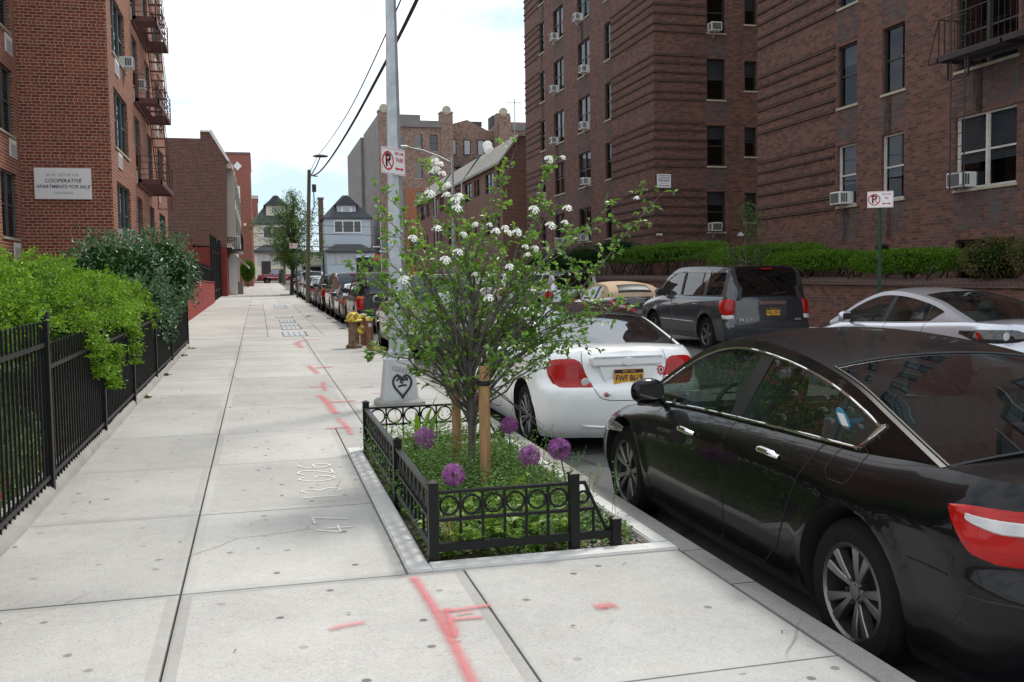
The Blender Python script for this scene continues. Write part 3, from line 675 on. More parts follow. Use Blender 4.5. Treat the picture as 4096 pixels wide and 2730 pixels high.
# ---- row houses right side beyond far wing
bld=thing('row_house',(19,80,gz(80)),'dark brick row houses with one long grey slanted roof and two dishes','row house')
m=MB(); holes=[];rw=[]
for i in range(5):
    b0=63.6+i*7.2
    for (a,b,z,h) in ((2.6,5.0,7.95,1.4),(7.0 if i<4 else 6.6,7.9 if i<4 else 7.1,8.05,1.25),(.9,1.6,8.05,1.25),(2.6,5.0,5.0,1.4),(.9,1.6,5.1,1.25)):
        if b0+b-63.6<36: holes.append((b0+a-63.6,b0+b-63.6,z,z+h)); rw.append((b0+a,b0+b,z,h))
facade(m,(16,63.6,0),(0,1,0),36.4,9.75,holes,(-1,0,0))
m.add([(16,63.6,0),(26,63.6,0),(26,63.6,11.4),(17.2,63.6,11.4),(16,63.6,9.75)],[(0,1,2,3,4)],0); m.add([(16,100,0),(26,100,0),(26,100,11.4),(17.2,100,11.4),(16,100,9.75)],[(0,1,2,3,4)],0)
m.box((17.3,63.5,11.4),(26,63.8,11.55),1); m.build('wall',[M['brick2'],M['cement']],bld,uv=True)
m=MB(); m.prism([(15.75,9.55),(15.75,9.72),(17.15,11.55),(26,11.45),(26,11.35),(17.2,11.4)],63.45,100.1,0,'y'); rf=m.build('roof',M['roofgrey'],bld)
for k,y in enumerate((75,87)):
    m=MB(); m.prism([(15.7,9.72),(17.1,11.7),(17.2,11.55),(15.9,9.7)],y,y+.25,0,'y'); m.build('party_ridge',M['green_paint'],rf)
    m=MB(); m.tube([(15.7,y+.5,9.6),(15.8,y+.5,1)],.07,6); m.build('downpipe',M['galv'],bld)
for (a,b,z,h) in rw: window(bld,(16,(a+b)/2,z),PI/2,b-a,h,'d1' if b-a<1.5 else 'd2',sill=False,blind=.4,bk=1)
for i,(y,z,x,lab) in enumerate(((71.8,11.95,16.95,'upper white satellite dish on the grey slanted roof'),(70.6,11.45,16.75,'lower white satellite dish overlapping the other on the grey roof'))):
    s=thing('satellite_dish',(x,y,z),lab,'satellite dish','dishes on the slanted roof')
    m=MB(); m.lathe([(.015,.08),(.2,.05),(.36,0),(.37,.012),(.2,.065),(.015,.10)],20); o=m.local('dish',M['white'],s,rot=(R(72),0,R(-20)),smooth=40,recalc=True)
    m=MB(); m.tube([(0,0,0),(.15,.2,-.2),(.15,.2,-.7)],.03,6); m.local('mast',M['galv'],s)
# roof antenna
s=thing('roof_antenna',(16.6,62.0,11.4),'thin television antenna standing beside the tall brick house','antenna')
m=MB(); m.tube([(16.55,62.2,10.8),(16.55,62.2,13.6)],.03,5); m.build('mast',M['galv'],s)
m=MB(); m.tube([(16.0,62.2,13.35),(17.1,62.2,13.35)],.018,4); 
for i in range(6): m.tube([(16.05+i*.18,61.8,13.35),(16.05+i*.18,62.6,13.35)],.012,4)
m.build('elements',M['galv'],s)
# ---- tan apartment house across cross street
bld=thing('apartment_building',(28,150,gz(150)),'tan speckled brick apartment house with turrets and white arched details in the distance','apartment building')
m=MB(); YT=140.; sx=YT/135.
def TX(x): return x*sx
holes=[];tw=[]
z0=25.1
def tz(z): return 1.6+(z-1.6)*sx
rowsz=[tz(20.1),tz(16.3),tz(12.3),tz(8.6),tz(5.0)]
for zi,z in enumerate(rowsz):
    for px in (18.95,21.5,23.65):
        holes.append((TX(px)-TX(16.6),TX(px)+1.15-TX(16.6),z,z+2.3)); tw.append((TX(px)+.575,z,1.15,2.3))
facade(m,(TX(16.6),YT,0),(1,0,0),TX(26.6)-TX(16.6),tz(24.2),holes,(0,-1,0),mi=0)
m.build('wall',[M['brickTan'],M['brickOr']],bld,uv=True)
m=MB(); facade(m,(TX(16.6),YT-.06,0),(1,0,0),TX(26.6)-TX(16.6),tz(14.9),[h for h in holes if h[3]<tz(15)],(0,-1,0)); m.build('lower_facing',[M['brickOr']],bld,uv=True)
for (x,z,w_,h) in tw: window(bld,(x,YT,z),PI,w_,h,'d1',blind=.92,bk=1,ac=(0 if rnd.random()<.3 else None))  # nearly full white blinds added so these panes look bright
m=MB()
m.box((TX(26.6),YT+3,0),(TX(33.5),YT+5,tz(23.5)),0); m.prism([(TX(26.6),tz(23.5)),(TX(33.5),tz(23.5)),(TX(32.5),tz(23.6)),(TX(29.6),tz(25.0)),(TX(27.2),tz(24.3))],YT+3,YT+3.5,0,'y')
m.box((TX(33.5),YT-1,0),(TX(44),YT+5,tz(24.2)),0)
for px,w_ in ((16.6,1.5),(25.2,1.8),(33.3,1.9)):
    m.box((TX(px),YT-.15,0),(TX(px)+w_,YT+1.6,tz(25.4)),0)
m.build('bay_wall',[M['brickTan']],bld,uv=True)
for px,w_ in ((16.6,1.5),(25.2,1.8),(33.3,1.9)):
    m=MB(); c=TX(px)+w_/2; m.box((TX(px)-.08,YT-.25,tz(25.4)),(TX(px)+w_+.08,YT+1.7,tz(25.4)+.15)); m.lathe([(0,-.2),(.62,-.2),(.62,.2),(0,.2)],20,0,(c,YT,tz(25.4)+.35),'y')
    m.build('turret_cap',M['stone'],bld)
m=MB(); m.prism([(TX(18.1),tz(23.3)),(TX(25.2),tz(23.3)),(TX(25.2),tz(24.2)),(TX(18.1),tz(24.2))],YT-.3,YT+.1,0,'y'); m.build('cornice',M['cement'],bld); m=MB(); m.prism([(TX(35.2),tz(23)),(TX(44),tz(23)),(TX(44),tz(23.9)),(TX(35.2),tz(23.9))],YT-1.3,YT-.9,0,'y'); m.build('cornice',M['cement'],bld)
m=MB(); 
for zi,z in enumerate(rowsz[:2]):
    for px in (26.9,29.0,31.0): m.box((TX(px),YT+2.9,z-.2),(TX(px)+(1.1 if px<30 else 2.4),YT+3.02,z+2.2),0)
    for px in (36.2,39.6): m.box((TX(px),YT-1.08,z),(TX(px)+1.3,YT-.98,z+2.3),0)
m.build('window',M['frame_dark'],bld)
m=MB()
for zi,z in enumerate(rowsz[:2]):
    for px in (26.9,29.0,31.0): m.box((TX(px)+.15,YT+2.86,z),(TX(px)+.95,YT+2.9,z+2.0),0)
    for px in (36.2,39.6): m.box((TX(px)+.15,YT-1.12,z+.15),(TX(px)+1.15,YT-1.08,z+2.1),0)
m.build('window_blind',M['blind'],bld)
m=MB(); m.box((TX(26.9),YT+1.4,rowsz[1]+1.9),(TX(33.3),YT+3,rowsz[1]+2.05)); 
for i in range(30): m.box((TX(26.9)+i*.23,YT+1.4,rowsz[1]+2.05),(TX(26.9)+i*.23+.04,YT+1.44,rowsz[1]+3.2))
m.box((TX(26.9),YT+1.4,rowsz[1]+3.2),(TX(33.3),YT+1.45,rowsz[1]+3.26))
m.build('fire_escape',M['frame_dark'],bld)
m=MB(); 
for k in (0,): m.lathe([(0,0),(.9,0),(.9,.12),(0,.12)],16,0,(TX(24.2),YT-.05,rowsz[1]+2.45-k*0),'y')
m.build('window_arch',M['stone'],bld)
# grey rendered side wall running back
m=MB(); m.box((TX(16.6)-.03,YT+.02,0),(TX(16.6)+6,YT+20,tz(25.0))); m.box((TX(16.6)-.5,YT+20,0),(TX(16.6)+6,YT+44,tz(24.6))); m.build('side_wall',M['cement'],bld)
each('side_window',[((TX(16.6)-.06,YT+17,tz(5+i*4)),(TX(16.6)-.02,YT+19,tz(7.0+i*4))) for i in range(5)],M['frame_dark'],bld)
each('roof_shed',[((TX(33.6),YT+4,tz(24.2)),(TX(36.3),YT+7,tz(25.9))),((TX(30.2),YT+5,tz(24.4)),(TX(32.2),YT+6,tz(25.1)))],M['roofdark'],bld)
# ---- small houses
def siding(m,x0,x1,y,z0,z1,st=.22,mi=0):
    z=z0
    while z<z1: m.add([(x0,y-.03,z),(x1,y-.03,z),(x1,y,min(z+st,z1)),(x0,y,min(z+st,z1)),(x0,y,z),(x1,y,z)],[(0,1,2,3),(0,4,5,1)],mi); z+=st
def small_house(x0,x1,Y,zb,ze,zp,mat,label,porch=True,awn=False):
    b=thing('wood_house',((x0+x1)/2,Y+4,gz(Y)),label,'house'); w_=x1-x0
    m=MB(); m.box((x0,Y,0),(x1,Y+11,ze)); siding(m,x0,x1,Y,zb,ze); m.build('wall',mat,b)
    m=MB(); c=(x0+x1)/2; e=.35
    A=[(x0-e,Y-e,ze),(x1+e,Y-e,ze),(x1+e,Y+11,ze),(x0-e,Y+11,ze),(c-.3,Y+4,zp),(c+.3,Y+4,zp),(c+.3,Y+7,zp),(c-.3,Y+7,zp)]
    m.add(A,[(0,1,5,4),(1,2,6,5),(2,3,7,6),(3,0,4,7),(4,5,6,7)]); m.box((x0-e,Y-e,ze-.12),(x1+e,Y+11,ze-.002)); rf=m.build('roof',M['roofdark'],b)
    # dormer
    d0=zp-2.9; m=MB(); m.box((c-1.35,Y+.8,d0-.1),(c+1.25,Y+4,d0+1.25)); m.build('dormer',mat,rf); 
    m=MB(); m.prism([(c-1.7,d0+1.25),(c+1.6,d0+1.25),(c+.1,d0+2.6),(c-.1,d0+2.6)],Y+.4,Y+5,0,'y'); m.build('dormer_roof',M['roofdark'],rf)
    m=MB(); m.box((c-.75,Y+.74,d0+.25),(c+.65,Y+.8,d0+1.1)); m.build('dormer_window',M['sign_white'],rf); m=MB(); m.box((c-.55,Y+.70,d0+.35),(c+.45,Y+.74,d0+1.0)); m.build('dormer_pane',M['blind'],rf)
    m=MB(); m.box((c-1.9,Y-.09,ze-2.1),(c+1.9,Y-.03,ze-.35)); wf=m.build('window',M['sign_white'],b)
    m=MB(); 
    for (a,bb) in ((-1.75,-.75),(-.6,.75),(.9,1.75)): m.box((c+a,Y-.12,ze-1.95),(c+bb,Y-.09,ze-.5))
    m.build('pane',M['grille'],wf)
    if porch:
        zp_=zb+3.2
        m=MB(); m.box((x0+.1,Y-2.2,0),(x1-.1 if not awn else x1-2.3,Y,zp_)); siding(m,x0+.1,x1-.1 if not awn else x1-2.3,Y-2.2,zb,zb+1.3,.18); m.build('porch_wall',mat,b)
        m=MB(); m.add([(x0-.3,Y-2.6,zp_),(x1+.3,Y-2.6,zp_),(x1+.3,Y,zp_),(x0-.3,Y,zp_),(x0+1.4,Y-.4,zp_+1.0),(x1-1.4,Y-.4,zp_+1.0)],[(0,1,5,4),(1,2,5),(3,0,4),(2,3,4,5),(3,2,1,0)]); m.box((x0-.3,Y-2.65,zp_-.18),(x1+.3,Y-2.0,zp_-.002)); m.build('porch_roof',M['roofdark'],b)
        m=MB(); 
        for i in range(4): m.box((x0+.4+i*.9,Y-2.27,zb+1.4),(x0+1.2+i*.9,Y-2.21,zb+2.85))
        m.build('porch_window',M['blind'],b)
        if awn:
            m=MB(); m.prism([(Y-2.7,zp_-.9),(Y-2.2,zp_-.2),(Y-2.0,zp_-.2),(Y-2.0,zp_-.9)],x1-2.4,x1+.2,0,'x'); m.build('awning',M['siding_grey'],b); m=MB(); m.box((x1-2.2,Y-2.1,zb),(x1,Y-2.0,zp_-.8)); m.build('door',M['dark_in'],b)
        else:
            m=MB(); m.box((x0+.9,Y-2.28,zb-.6),(x0+2.1,Y-2.2,zb+1.9)); m.build('door',M['frame_dark'],b)
    return b
small_house(9.1,15.4,137,3.1,10.95,14.4,M['siding_grey'],'blue grey clapboard house with a dormer, right of the white garage',awn=True)
small_house(-.4,5.8,137,3.1,10.2,14.3,M['siding_cream'],'cream clapboard house with a dark hipped roof behind the street tree')
bb=thing('garage',(7.4,141,gz(138)),'white garage with a bay painted dark between the two clapboard houses','garage')
m=MB(); m.box((5.9,140,0),(8.95,146,6.1)); m.build('wall',M['siding_grey'],bb); m=MB(); m.box((5.6,139.9,5.9),(9.0,146,6.4)); m.build('roof',M['cement'],bb); m=MB(); m.box((6.2,139.9,2.0),(8.6,139.98,4.3)); m.build('dark_bay_panel',M['dark_in'],bb)  # flat dark panel on the wall paints the unlit inside of the bay
m=MB(); m.box((6.0,139.85,4.5),(8.9,139.98,5.7)); m.build('garage_door',M['siding_cream'],bb)
bb=thing('chimney',(8.9,142,12),'narrow brick chimney between the two clapboard houses','chimney'); m=MB(); m.box((8.6,141.6,4),(9.3,142.3,13.9)); m.build('stack',[M['brick2']],bb,uv=True); m=MB(); m.box((8.5,141.5,13.9),(9.4,142.4,14.15)); m.build('cap',M['cement'],bb)
# ---- low red wall, gate, black fence on it, grey slab
s=thing('garden_wall',(-2.3,33.4,gz(34)),'stepped low red painted brick wall along the pavement beyond the black fence','wall')
m=MB(); 
for (a,b,h) in ((33.4,36.6,.92),(36.6,40,1.12),(40,54,1.25)): m.box((-2.5,a,gz(a)-.2),(-2.24,b,gz(a)+h))
m.build('brickwork',[M['redbrickpaint']],s,uv=True); m=MB()
for (a,b,h) in ((33.4,36.6,.92),(36.6,40,1.12),(40,54,1.25)): m.box((-2.53,a,gz(a)+h),(-2.21,b,gz(a)+h+.05))
m.build('coping',M['redpaint'],s)
def picket(mb,x,y0,y1,z0f,h,step,r=.009,n=4):
    y=y0
    while y<y1: mb.box((x-r,y-r,z0f(y)),(x+r,y+r,z0f(y)+h)); y+=step
s=thing('wall_fence',(-2.4,36,gz(36)+1),'short black iron fence on top of the low red wall','fence')
m=MB()
for (a,b,z) in ((34,40,gz(37)+1.17),(40,54,gz(47)+1.2)): picket(m,-2.37,a,b,lambda y:z,.75,.13,.012)
m.build('pickets',M['black_iron'],s); m=MB(); m.box((-2.39,34,gz(37)+1.75),(-2.35,40,gz(37)+1.8)); m.box((-2.39,40,gz(47)+1.8),(-2.35,54,gz(47)+1.85)); m.build('rail',M['black_iron'],s)
s=thing('iron_gate',(-2.35,54,gz(54)),'tall black iron gates standing at the end of the low red wall','gate')
m=MB(); picket(m,-2.36,54.2,70,gz,3.35,.22,.02); m.build('bars',M['black_iron'],s)
each('gate_post',[((-2.42,a-.08,gz(a)-.1),(-2.3,a+.08,gz(a)+3.6)) for a in (54.2,57,60,64,66,70)],M['black_iron'],s)
m=MB()
for dz in (.5,2.7): m.add([(-2.38,54.2,gz(54)+dz),(-2.33,54.2,gz(54)+dz),(-2.33,70,gz(70)+dz),(-2.38,70,gz(70)+dz),(-2.38,54.2,gz(54)+dz+.07),(-2.33,54.2,gz(54)+dz+.07),(-2.33,70,gz(70)+dz+.07),(-2.38,70,gz(70)+dz+.07)],[(0,1,2,3),(4,7,6,5),(0,4,5,1),(1,5,6,2),(3,2,6,7),(0,3,7,4)])
m.build('rail',M['black_iron'],s)
s=thing('yard_fence',(-4,62,gz(62)),'plain dark picket fence crossing in front of the red painted wall','fence')
m=MB(); 
for i in range(14): m.box((-6+i*.27,62,gz(62)),(-5.97+i*.27,62.03,gz(62)+3.2))
m.box((-6,61.98,gz(62)+2.7),(-2.4,62.05,gz(62)+2.76)); m.build('pickets',M['rustpaint'],s)
s=thing('parapet_block',(-1.7,71.5,gz(71.5)),'low grey rendered block jutting onto the pavement past the gates','wall')
m=MB(); m.box((-2.4,71.3,gz(71)-.1),(-1.03,73.8,gz(71)+.85)); m.build('block',M['concrete'],s,bev=.02)
# ---- retaining wall right side
s=thing('retaining_wall',(14,20,gz(20)),'low brown brick retaining wall with a sloped brick cap below the hedges','wall')
m=MB(); rows=[]
for a in range(-2,15):
    y0_=a*4.; y1_=y0_+4; z0_=gz(y0_); z1_=gz(y1_); t0=1.02+.0135*y0_*1.0; 
    def tp(y): return 1.18+.0145*y
    P=lambda x,y,z:(x,y,z)
    m.quad(P(14,y1_,z1_-.2),P(14,y0_,z0_-.2),P(14,y0_,tp(y0_)-.05),P(14,y1_,tp(y1_)-.05)); m.quad(P(14.3,y0_,z0_),P(14.3,y1_,z1_),P(14.3,y1_,tp(y1_)),P(14.3,y0_,tp(y0_)))
    m.add([P(13.93,y0_,tp(y0_)-.05),P(13.93,y1_,tp(y1_)-.05),P(13.95,y1_,tp(y1_)+.02),P(13.95,y0_,tp(y0_)+.02),P(14.32,y1_,tp(y1_)+.13),P(14.32,y0_,tp(y0_)+.13),P(14.0,y0_,tp(y0_)-.05),P(14.0,y1_,tp(y1_)-.05),P(14.32,y0_,tp(y0_)),P(14.32,y1_,tp(y1_))],[(0,3,2,1),(3,5,4,2),(0,1,7,6),(5,8,9,4)],1)
m.build('brickwork',[M['brickR'],M['brickRdark']],s,uv=True)
# ------------------------------------------------------------------ vehicles
def paint(name,c,rough=.25,metal=0,coat=1,dirt=.0,flake=0):
    t=NT(name); co=t.n('TexCoord').outputs['Object']; col=c
    if dirt:
        sep=t.n('SeparateXYZ',i_0=co); low=t.mr(sep.outputs[2],.15,.75,1,0); nn=t.mr(t.noise(5,co,6,.7),.3,.7)
        d=t.math('ADD',t.math('MULTIPLY',t.math('MULTIPLY',low,nn),dirt),t.math('MULTIPLY',t.mr(t.noise(2,co,6,.7),.5,.8),dirt*.25)); col=t.mix(d,(*c,1),(.25,.22,.18))
    b=t.bsdf(Base_Color=col,Roughness=rough,Metallic=metal,Coat_Weight=coat*(.5 if max(c)<.02 else 1),Coat_Roughness=.02); t.set(b,'Specular IOR Level',.12 if max(c)<.02 else .4)
    if dirt: t.set(b,'Roughness',t.math('ADD',rough,t.math('MULTIPLY',d,.5)))
    return t.mat
CM=dict(
 black=paint('black car paint',(.002,.002,.003),.3,dirt=0), white=paint('white car paint',(.86,.86,.85),.35,dirt=.16),
 gun=paint('dark grey metallic paint',(.045,.048,.055),.3,.5,dirt=.1), silver=paint('silver metallic paint',(.62,.63,.68),.32,.6,dirt=.12),
 champ=paint('champagne metallic paint',(.34,.32,.28),.35,.6,dirt=.35), darkc=paint('black wagon paint',(.012,.012,.014),.25,dirt=.1), tauped=paint('taupe silver paint',(.26,.24,.235),.32,.6,dirt=.3),
 purple=paint('dark violet grey paint',(.045,.038,.045),.25,.4,dirt=.1), red=paint('dark red truck paint',(.22,.012,.025),.3,dirt=.1), blue=paint('dark blue paint',(.01,.014,.035),.25,dirt=.1))
M['tyre']=plain('tyre rubber',(.008,.008,.008),.9,spec=.2,var=.2,bump=.2); M['rim']=plain('machined alloy',(.22,.215,.21),.35,metal=.85,var=.08,dirt=.3); M['rim_dark']=plain('dark alloy pocket',(.035,.035,.035),.5,metal=.4)
M['trim']=plain('black trim plastic',(.012,.012,.012),.5,var=.1); M['chrome']=plain('chrome',(.75,.75,.75),.12,metal=1,var=0); M['under']=plain('underbody black',(.006,.006,.006),.95,var=0)
M['cglass']=glassmat('clear car glass',(.40,.46,.44),.05); M['tglass']=glassmat('tinted car glass',(.05,.055,.055),.04); M['rglass']=glassmat('rear car glass',(.30,.36,.36),.20)
M['seat']=plain('grey seat cloth',(.24,.25,.24),.9,var=.1); M['dash']=plain('dashboard plastic',(.14,.15,.15),.7); M['plastic_win']=glassmat('plastic rear pane',(.10,.11,.11),.02,.35,.5); M['canvas']=plain('tan convertible canvas',(.50,.36,.24),.85,var=.05,bump=.2,bscale=200)
M['blackroof']=plain('dark glass roof',(.012,.011,.010),.08,coat=1,var=0)
def lampmat(name,c,c2,rough=.08):
    t=NT(name); co=t.n('TexCoord').outputs['Object']; w=t.n('TexWave',wave_type='BANDS',bands_direction='Z'); t.set(w,'Scale',18); t.set(w,'Vector',co); t.set(w,'Distortion',1.5)
    v=t.n('TexVoronoi'); t.set(v,'Scale',14); t.set(v,'Vector',co)
    f=t.math('MULTIPLY',t.mr(v.outputs[0],.1,.8,0,.5),t.mr(w.outputs[1],0,1,.7,1))
    t.bsdf(Base_Color=t.mix(f,c,c2),Roughness=.3,Coat_Weight=.5,Coat_Roughness=.02,Specular_IOR_Level=.2); return t.mat
M['lred']=lampmat('red lamp lens',(.42,.004,.003),(.20,.002,.002)); M['lclear']=lampmat('clear lamp lens',(.62,.62,.62),(.32,.32,.34)); M['lamber']=lampmat('amber lamp lens',(.75,.16,.01),(.4,.07,.01))
M['headl']=plain('headlamp lens',(.16,.16,.17),.1,coat=1,var=.1); M['badge']=plain('silver badge',(.55,.55,.56),.3,metal=.3); M['lsmoke']=plain('smoked lamp housing',(.02,.015,.015),.1,coat=1,var=0)
M['plate']=plain('gold licence plate',(.72,.36,.03),.5,var=.03); M['plate_navy']=plain('navy plate band',(.01,.012,.04),.5)
def interp(pts,x):
    return float(np.interp(x,[p[0] for p in pts],[p[1] for p in pts]))
def smooth_pts(pts,n=10):
    """catmull-rom through 2d/…d pts"""
    P=np.array(pts,float); out=[]
    for i in range(len(P)-1):
        p0=P[max(i-1,0)];p1=P[i];p2=P[i+1];p3=P[min(i+2,len(P)-1)]
        for t in np.linspace(0,1,n,endpoint=False):
            out.append(.5*((2*p1)+(-p0+p2)*t+(2*p0-5*p1+4*p2-p3)*t*t+(-p0+3*p1-3*p2+p3)*t**3))
    out.append(P[-1]); return [tuple(q) for q in out]
class Car:
    def __init__(s,**k):
        s.zb=.20; s.S=[(0,.90),(.10,.955),(.35,.995),(.55,1.0),(.78,.985),(.88,.965),(.95,.94),(1,.90)]; s.rx=.34; s.ry=.30; s.fx=.42; s.fy=.38; s.kb=.07; s.kf=.12
        s.rear=[(0,.06),(.12,.02),(.35,0),(.55,.02),(.62,.07),(.9,.10),(1,.14)]; s.front=[(0,.10),(.2,0),(.5,.02),(.8,.12),(1,.25)]
        s.crown=.035; s.tum=.42; s.roofc=.05; s.inset=.0; s.R=.325; s.rim=.225; s.tw=.21; s.hood=.05; s.ptaper=.03
        s.__dict__.update(k)
        s.yr=-s.L/2; s.yf=s.L/2; s.ya=s.yr+s.ro; s.yfa=s.ya+s.wb
        s.S=smooth_pts(s.S,6); s.rear=smooth_pts(s.rear,6); s.front=smooth_pts(s.front,6); s.zsp=smooth_pts(s.zs,8); s.roofp=smooth_pts(s.roof,12)
        s.ybk=s.roofp[0][0]; s.yws=s.roofp[-1][0]
    def zsh(s,y): return interp(s.zsp,y)
    # half outline: g in [0,5]
    def plan(s,g):
        W=s.W
        if g<=1: x=g*(W-s.rx); y=s.yr+s.kb*(g**2)
        elif g<=2:
            t=(g-1)*PI/2; x=W-s.rx+s.rx*math.sin(t)**.9 ; y=s.yr+s.kb+s.ry*(1-math.cos(t)**.9 if math.cos(t)>0 else 1)
        elif g<=3:
            a=s.yr+s.kb+s.ry; b=s.yf-s.kf-s.fy; y=a+(b-a)*(g-2); x=W
        elif g<=4:
            t=(g-3)*PI/2; x=W-s.fx+s.fx*max(0,math.cos(t))**.9; y=s.yf-s.kf-s.fy+s.fy*math.sin(t)**.9
        else: x=(5-g)*(W-s.fx); y=s.yf-s.kf*((5-g)**2)
        x*=1-s.ptaper*(y/(s.L/2))**2 if g>1 and g<4 else 1-s.ptaper*((y/(s.L/2))**2)
        return x,y
    def gy(s,y):
        a=s.yr+s.kb+s.ry; b=s.yf-s.kf-s.fy; return 2+(y-a)/(b-a)
    def pt(s,g,z,n=None,zn=None):
        x,y=s.plan(g); zs=s.zsh(y); 
        if zn is None: zn=(z-s.zb)/(zs-s.zb)
        else: z=s.zb+(zs-s.zb)*zn
        q=min(1,max(0,zn)); x*=interp(s.S,q)
        wr=min(1,max(0,(3-g)*.5+.0)) if g<3 else 0
        if g<2.0: y+=interp(s.rear,q)
        elif g<2.35: y+=interp(s.rear,q)*(.5+.5*math.cos(PI*(g-2)/.35))
        if g>3: y-=interp(s.front,q)
        elif g>2.65: y-=interp(s.front,q)*(.5-.5*math.cos(PI*(g-2.65)/.35))
        # arch lips
        if 2<g<3:
            for yc in (s.ya,s.yfa):
                d=math.hypot(y-yc,z-s.R); k=max(0,1-abs(d-(s.R+.075))/.09)
                x+=.010*k*k*(3-2*k)
            x+=getattr(s,'crease',0)*math.exp(-((z-getattr(s,'crz',.8)-.03*(y/2))/.035)**2)
        return Vector((x,y,z))
    def nrm(s,g,z):
        a=s.pt(g+.01,z);b=s.pt(g-.01,z);c=s.pt(g,z+.01);d=s.pt(g,z-.01); n=(a-b).cross(c-d); 
        n=-n if n.x<0 or (g<1 and n.y>0) or (g>4 and n.y<0) else n
        if n.length<1e-9: return Vector((0,-1,0))
        n.normalize(); 
        if g<1.2 and n.y>0: n=-n
        return n
    def sp(s,g,z,side=1,off=.003):
        p=s.pt(g,z)+s.nrm(g,z)*off; return (p.x*side,p.y,p.z)
    def body(s,paintm):
        gs=list(np.linspace(0,1,9))[:-1]+list(np.linspace(1,2,12))[:-1]+list(np.linspace(2,3,s.__dict__.get('nside',74)))[:-1]+list(np.linspace(3,4,12))[:-1]+list(np.linspace(4,5,9))
        zn=[0,.05,.10,.16,.22,.28,.34,.40,.46,.52,.56,.60,.64,.70,.76,.81,.86,.90,.93,.96,.98,1.0]
        m=MB(); n=len(gs)
        rows=[]
        for q in zn:
            r=[s.pt(g,0,zn=q) for g in gs]; L=[Vector((-p.x,p.y,p.z)) for p in r[1:-1]][::-1]
            rows.append(r+L)
        k=len(rows[0]); vs=[tuple(p) for r in rows for p in r]; fs=[(i*k+j,i*k+(j+1)%k,(i+1)*k+(j+1)%k,(i+1)*k+j) for i in range(len(rows)-1) for j in range(k)]
        m.add(vs,fs,0)
        # deck rows
        top=rows[-1]; cols=[-1,-.96,-.90,-.86,-.82,-.5,-.25,0,.25,.5,.82,.86,.90,.96,1]
        ca,cb=s.cab
        def deck(i,c):
            p=top[i]; x=p.x*c; y=p.y; a=1-c*c
            e=min(1,(y-s.yr)/.25,(s.yf-.1-y)/.5); e=max(0,e)
            z=p.z+s.crown*a*e if y<s.yws-.3 else p.z+(s.hood*a+.012*math.exp(-((abs(c)-.8)/.07)**2)*0)*e
            if ca<y<cb:
                k=min(1,(y-ca)/.08,(cb-y)/.08); d=.34*k if abs(c)<=.87 else 0
                z=p.z-.0-d
            return Vector((x,y,z))
        D=[[deck(i,c) for c in cols] for i in range(n)]
        m.grid([[tuple(p) for p in r] for r in D],0)
        B=rows[0]; m.grid([[(B[i].x*c,B[i].y,B[i].z) for c in cols] for i in range(n)],1,flip=True)
        me=m.mesh('body_tmp',[paintm,M['under']],weld=True,recalc=True)
        bo=bpy.data.objects.new('tmp',me); COL.objects.link(bo)
        cm=MB()
        for yc in (s.ya,s.yfa):
            for sd in (-1,1):
                x0=sd*(s.W-.30); x1=sd*(s.W+.2); rr=s.R+s.__dict__.get('arch',.055); N=40
                vs=[(x,yc+rr*math.cos(2*PI*i/N),s.R+.01+rr*math.sin(2*PI*i/N)) for x in (x0,x1) for i in range(N)]
                cm.add(vs,[(i,(i+1)%N,N+(i+1)%N,N+i) for i in range(N)]+[tuple(range(N))[::-1],tuple(range(N,2*N))],1)
        cme=cm.mesh('cut',[paintm,M['under']],recalc=True); cb_=bpy.data.objects.new('cut',cme); COL.objects.link(cb_)
        md=bo.modifiers.new('b','BOOLEAN'); md.object=cb_; md.operation='DIFFERENCE'; md.solver='EXACT'
        dg=bpy.context.evaluated_depsgraph_get(); dg.update(); me2=bpy.data.meshes.new_from_object(bo.evaluated_get(dg))
        bpy.data.objects.remove(bo); bpy.data.objects.remove(cb_)
        # cabin well faces -> dark
        for p in me2.polygons:
            c=p.center
            if ca+.02<c.y<cb-.02 and abs(c.x)<s.W*.9*.87 and p.normal.z>.0 and c.z>.5 and c.z<s.zsh(c.y)-.01: p.material_index=1
        me2.shade_smooth(); me2.set_sharp_from_angle(angle=R(32)); return me2
    # ---- greenhouse
    def xb(s,y): return s.pt(s.gy(y),0,zn=1).x-s.inset if s.gy(y)>=2 else s.pt(max(1.0,s.gclose(y)),0,zn=1).x-s.inset
    def gclose(s,y):
        gs=np.linspace(1,2,40); ys=[s.pt(g,0,zn=1).y for g in gs]; return float(np.interp(y,ys,gs))
    def ze(s,y):
        ys=[p[0] for p in s.roofp]; zs=[p[1] for p in s.roofp]; return float(np.interp(y,ys,zs))
    def edge(s,y,z): 
        zb=s.zsh(y); return s.xb(y)-max(0,z-zb)*s.tum-.10*max(0,z-zb)**2
    def sidept(s,y,z,side=1,off=0):
        x=s.edge(y,z)+off; return (x*side,y,z)
    def toppt(s,y,z,q,off=0,back=False):
        xe=s.edge(y,z); a=1-abs(q)**2.2
        kb=s.__dict__.get('bkc',0); dy=-kb*a if back else 0
        return (xe*q,y+dy,z+s.roofc*a+off)
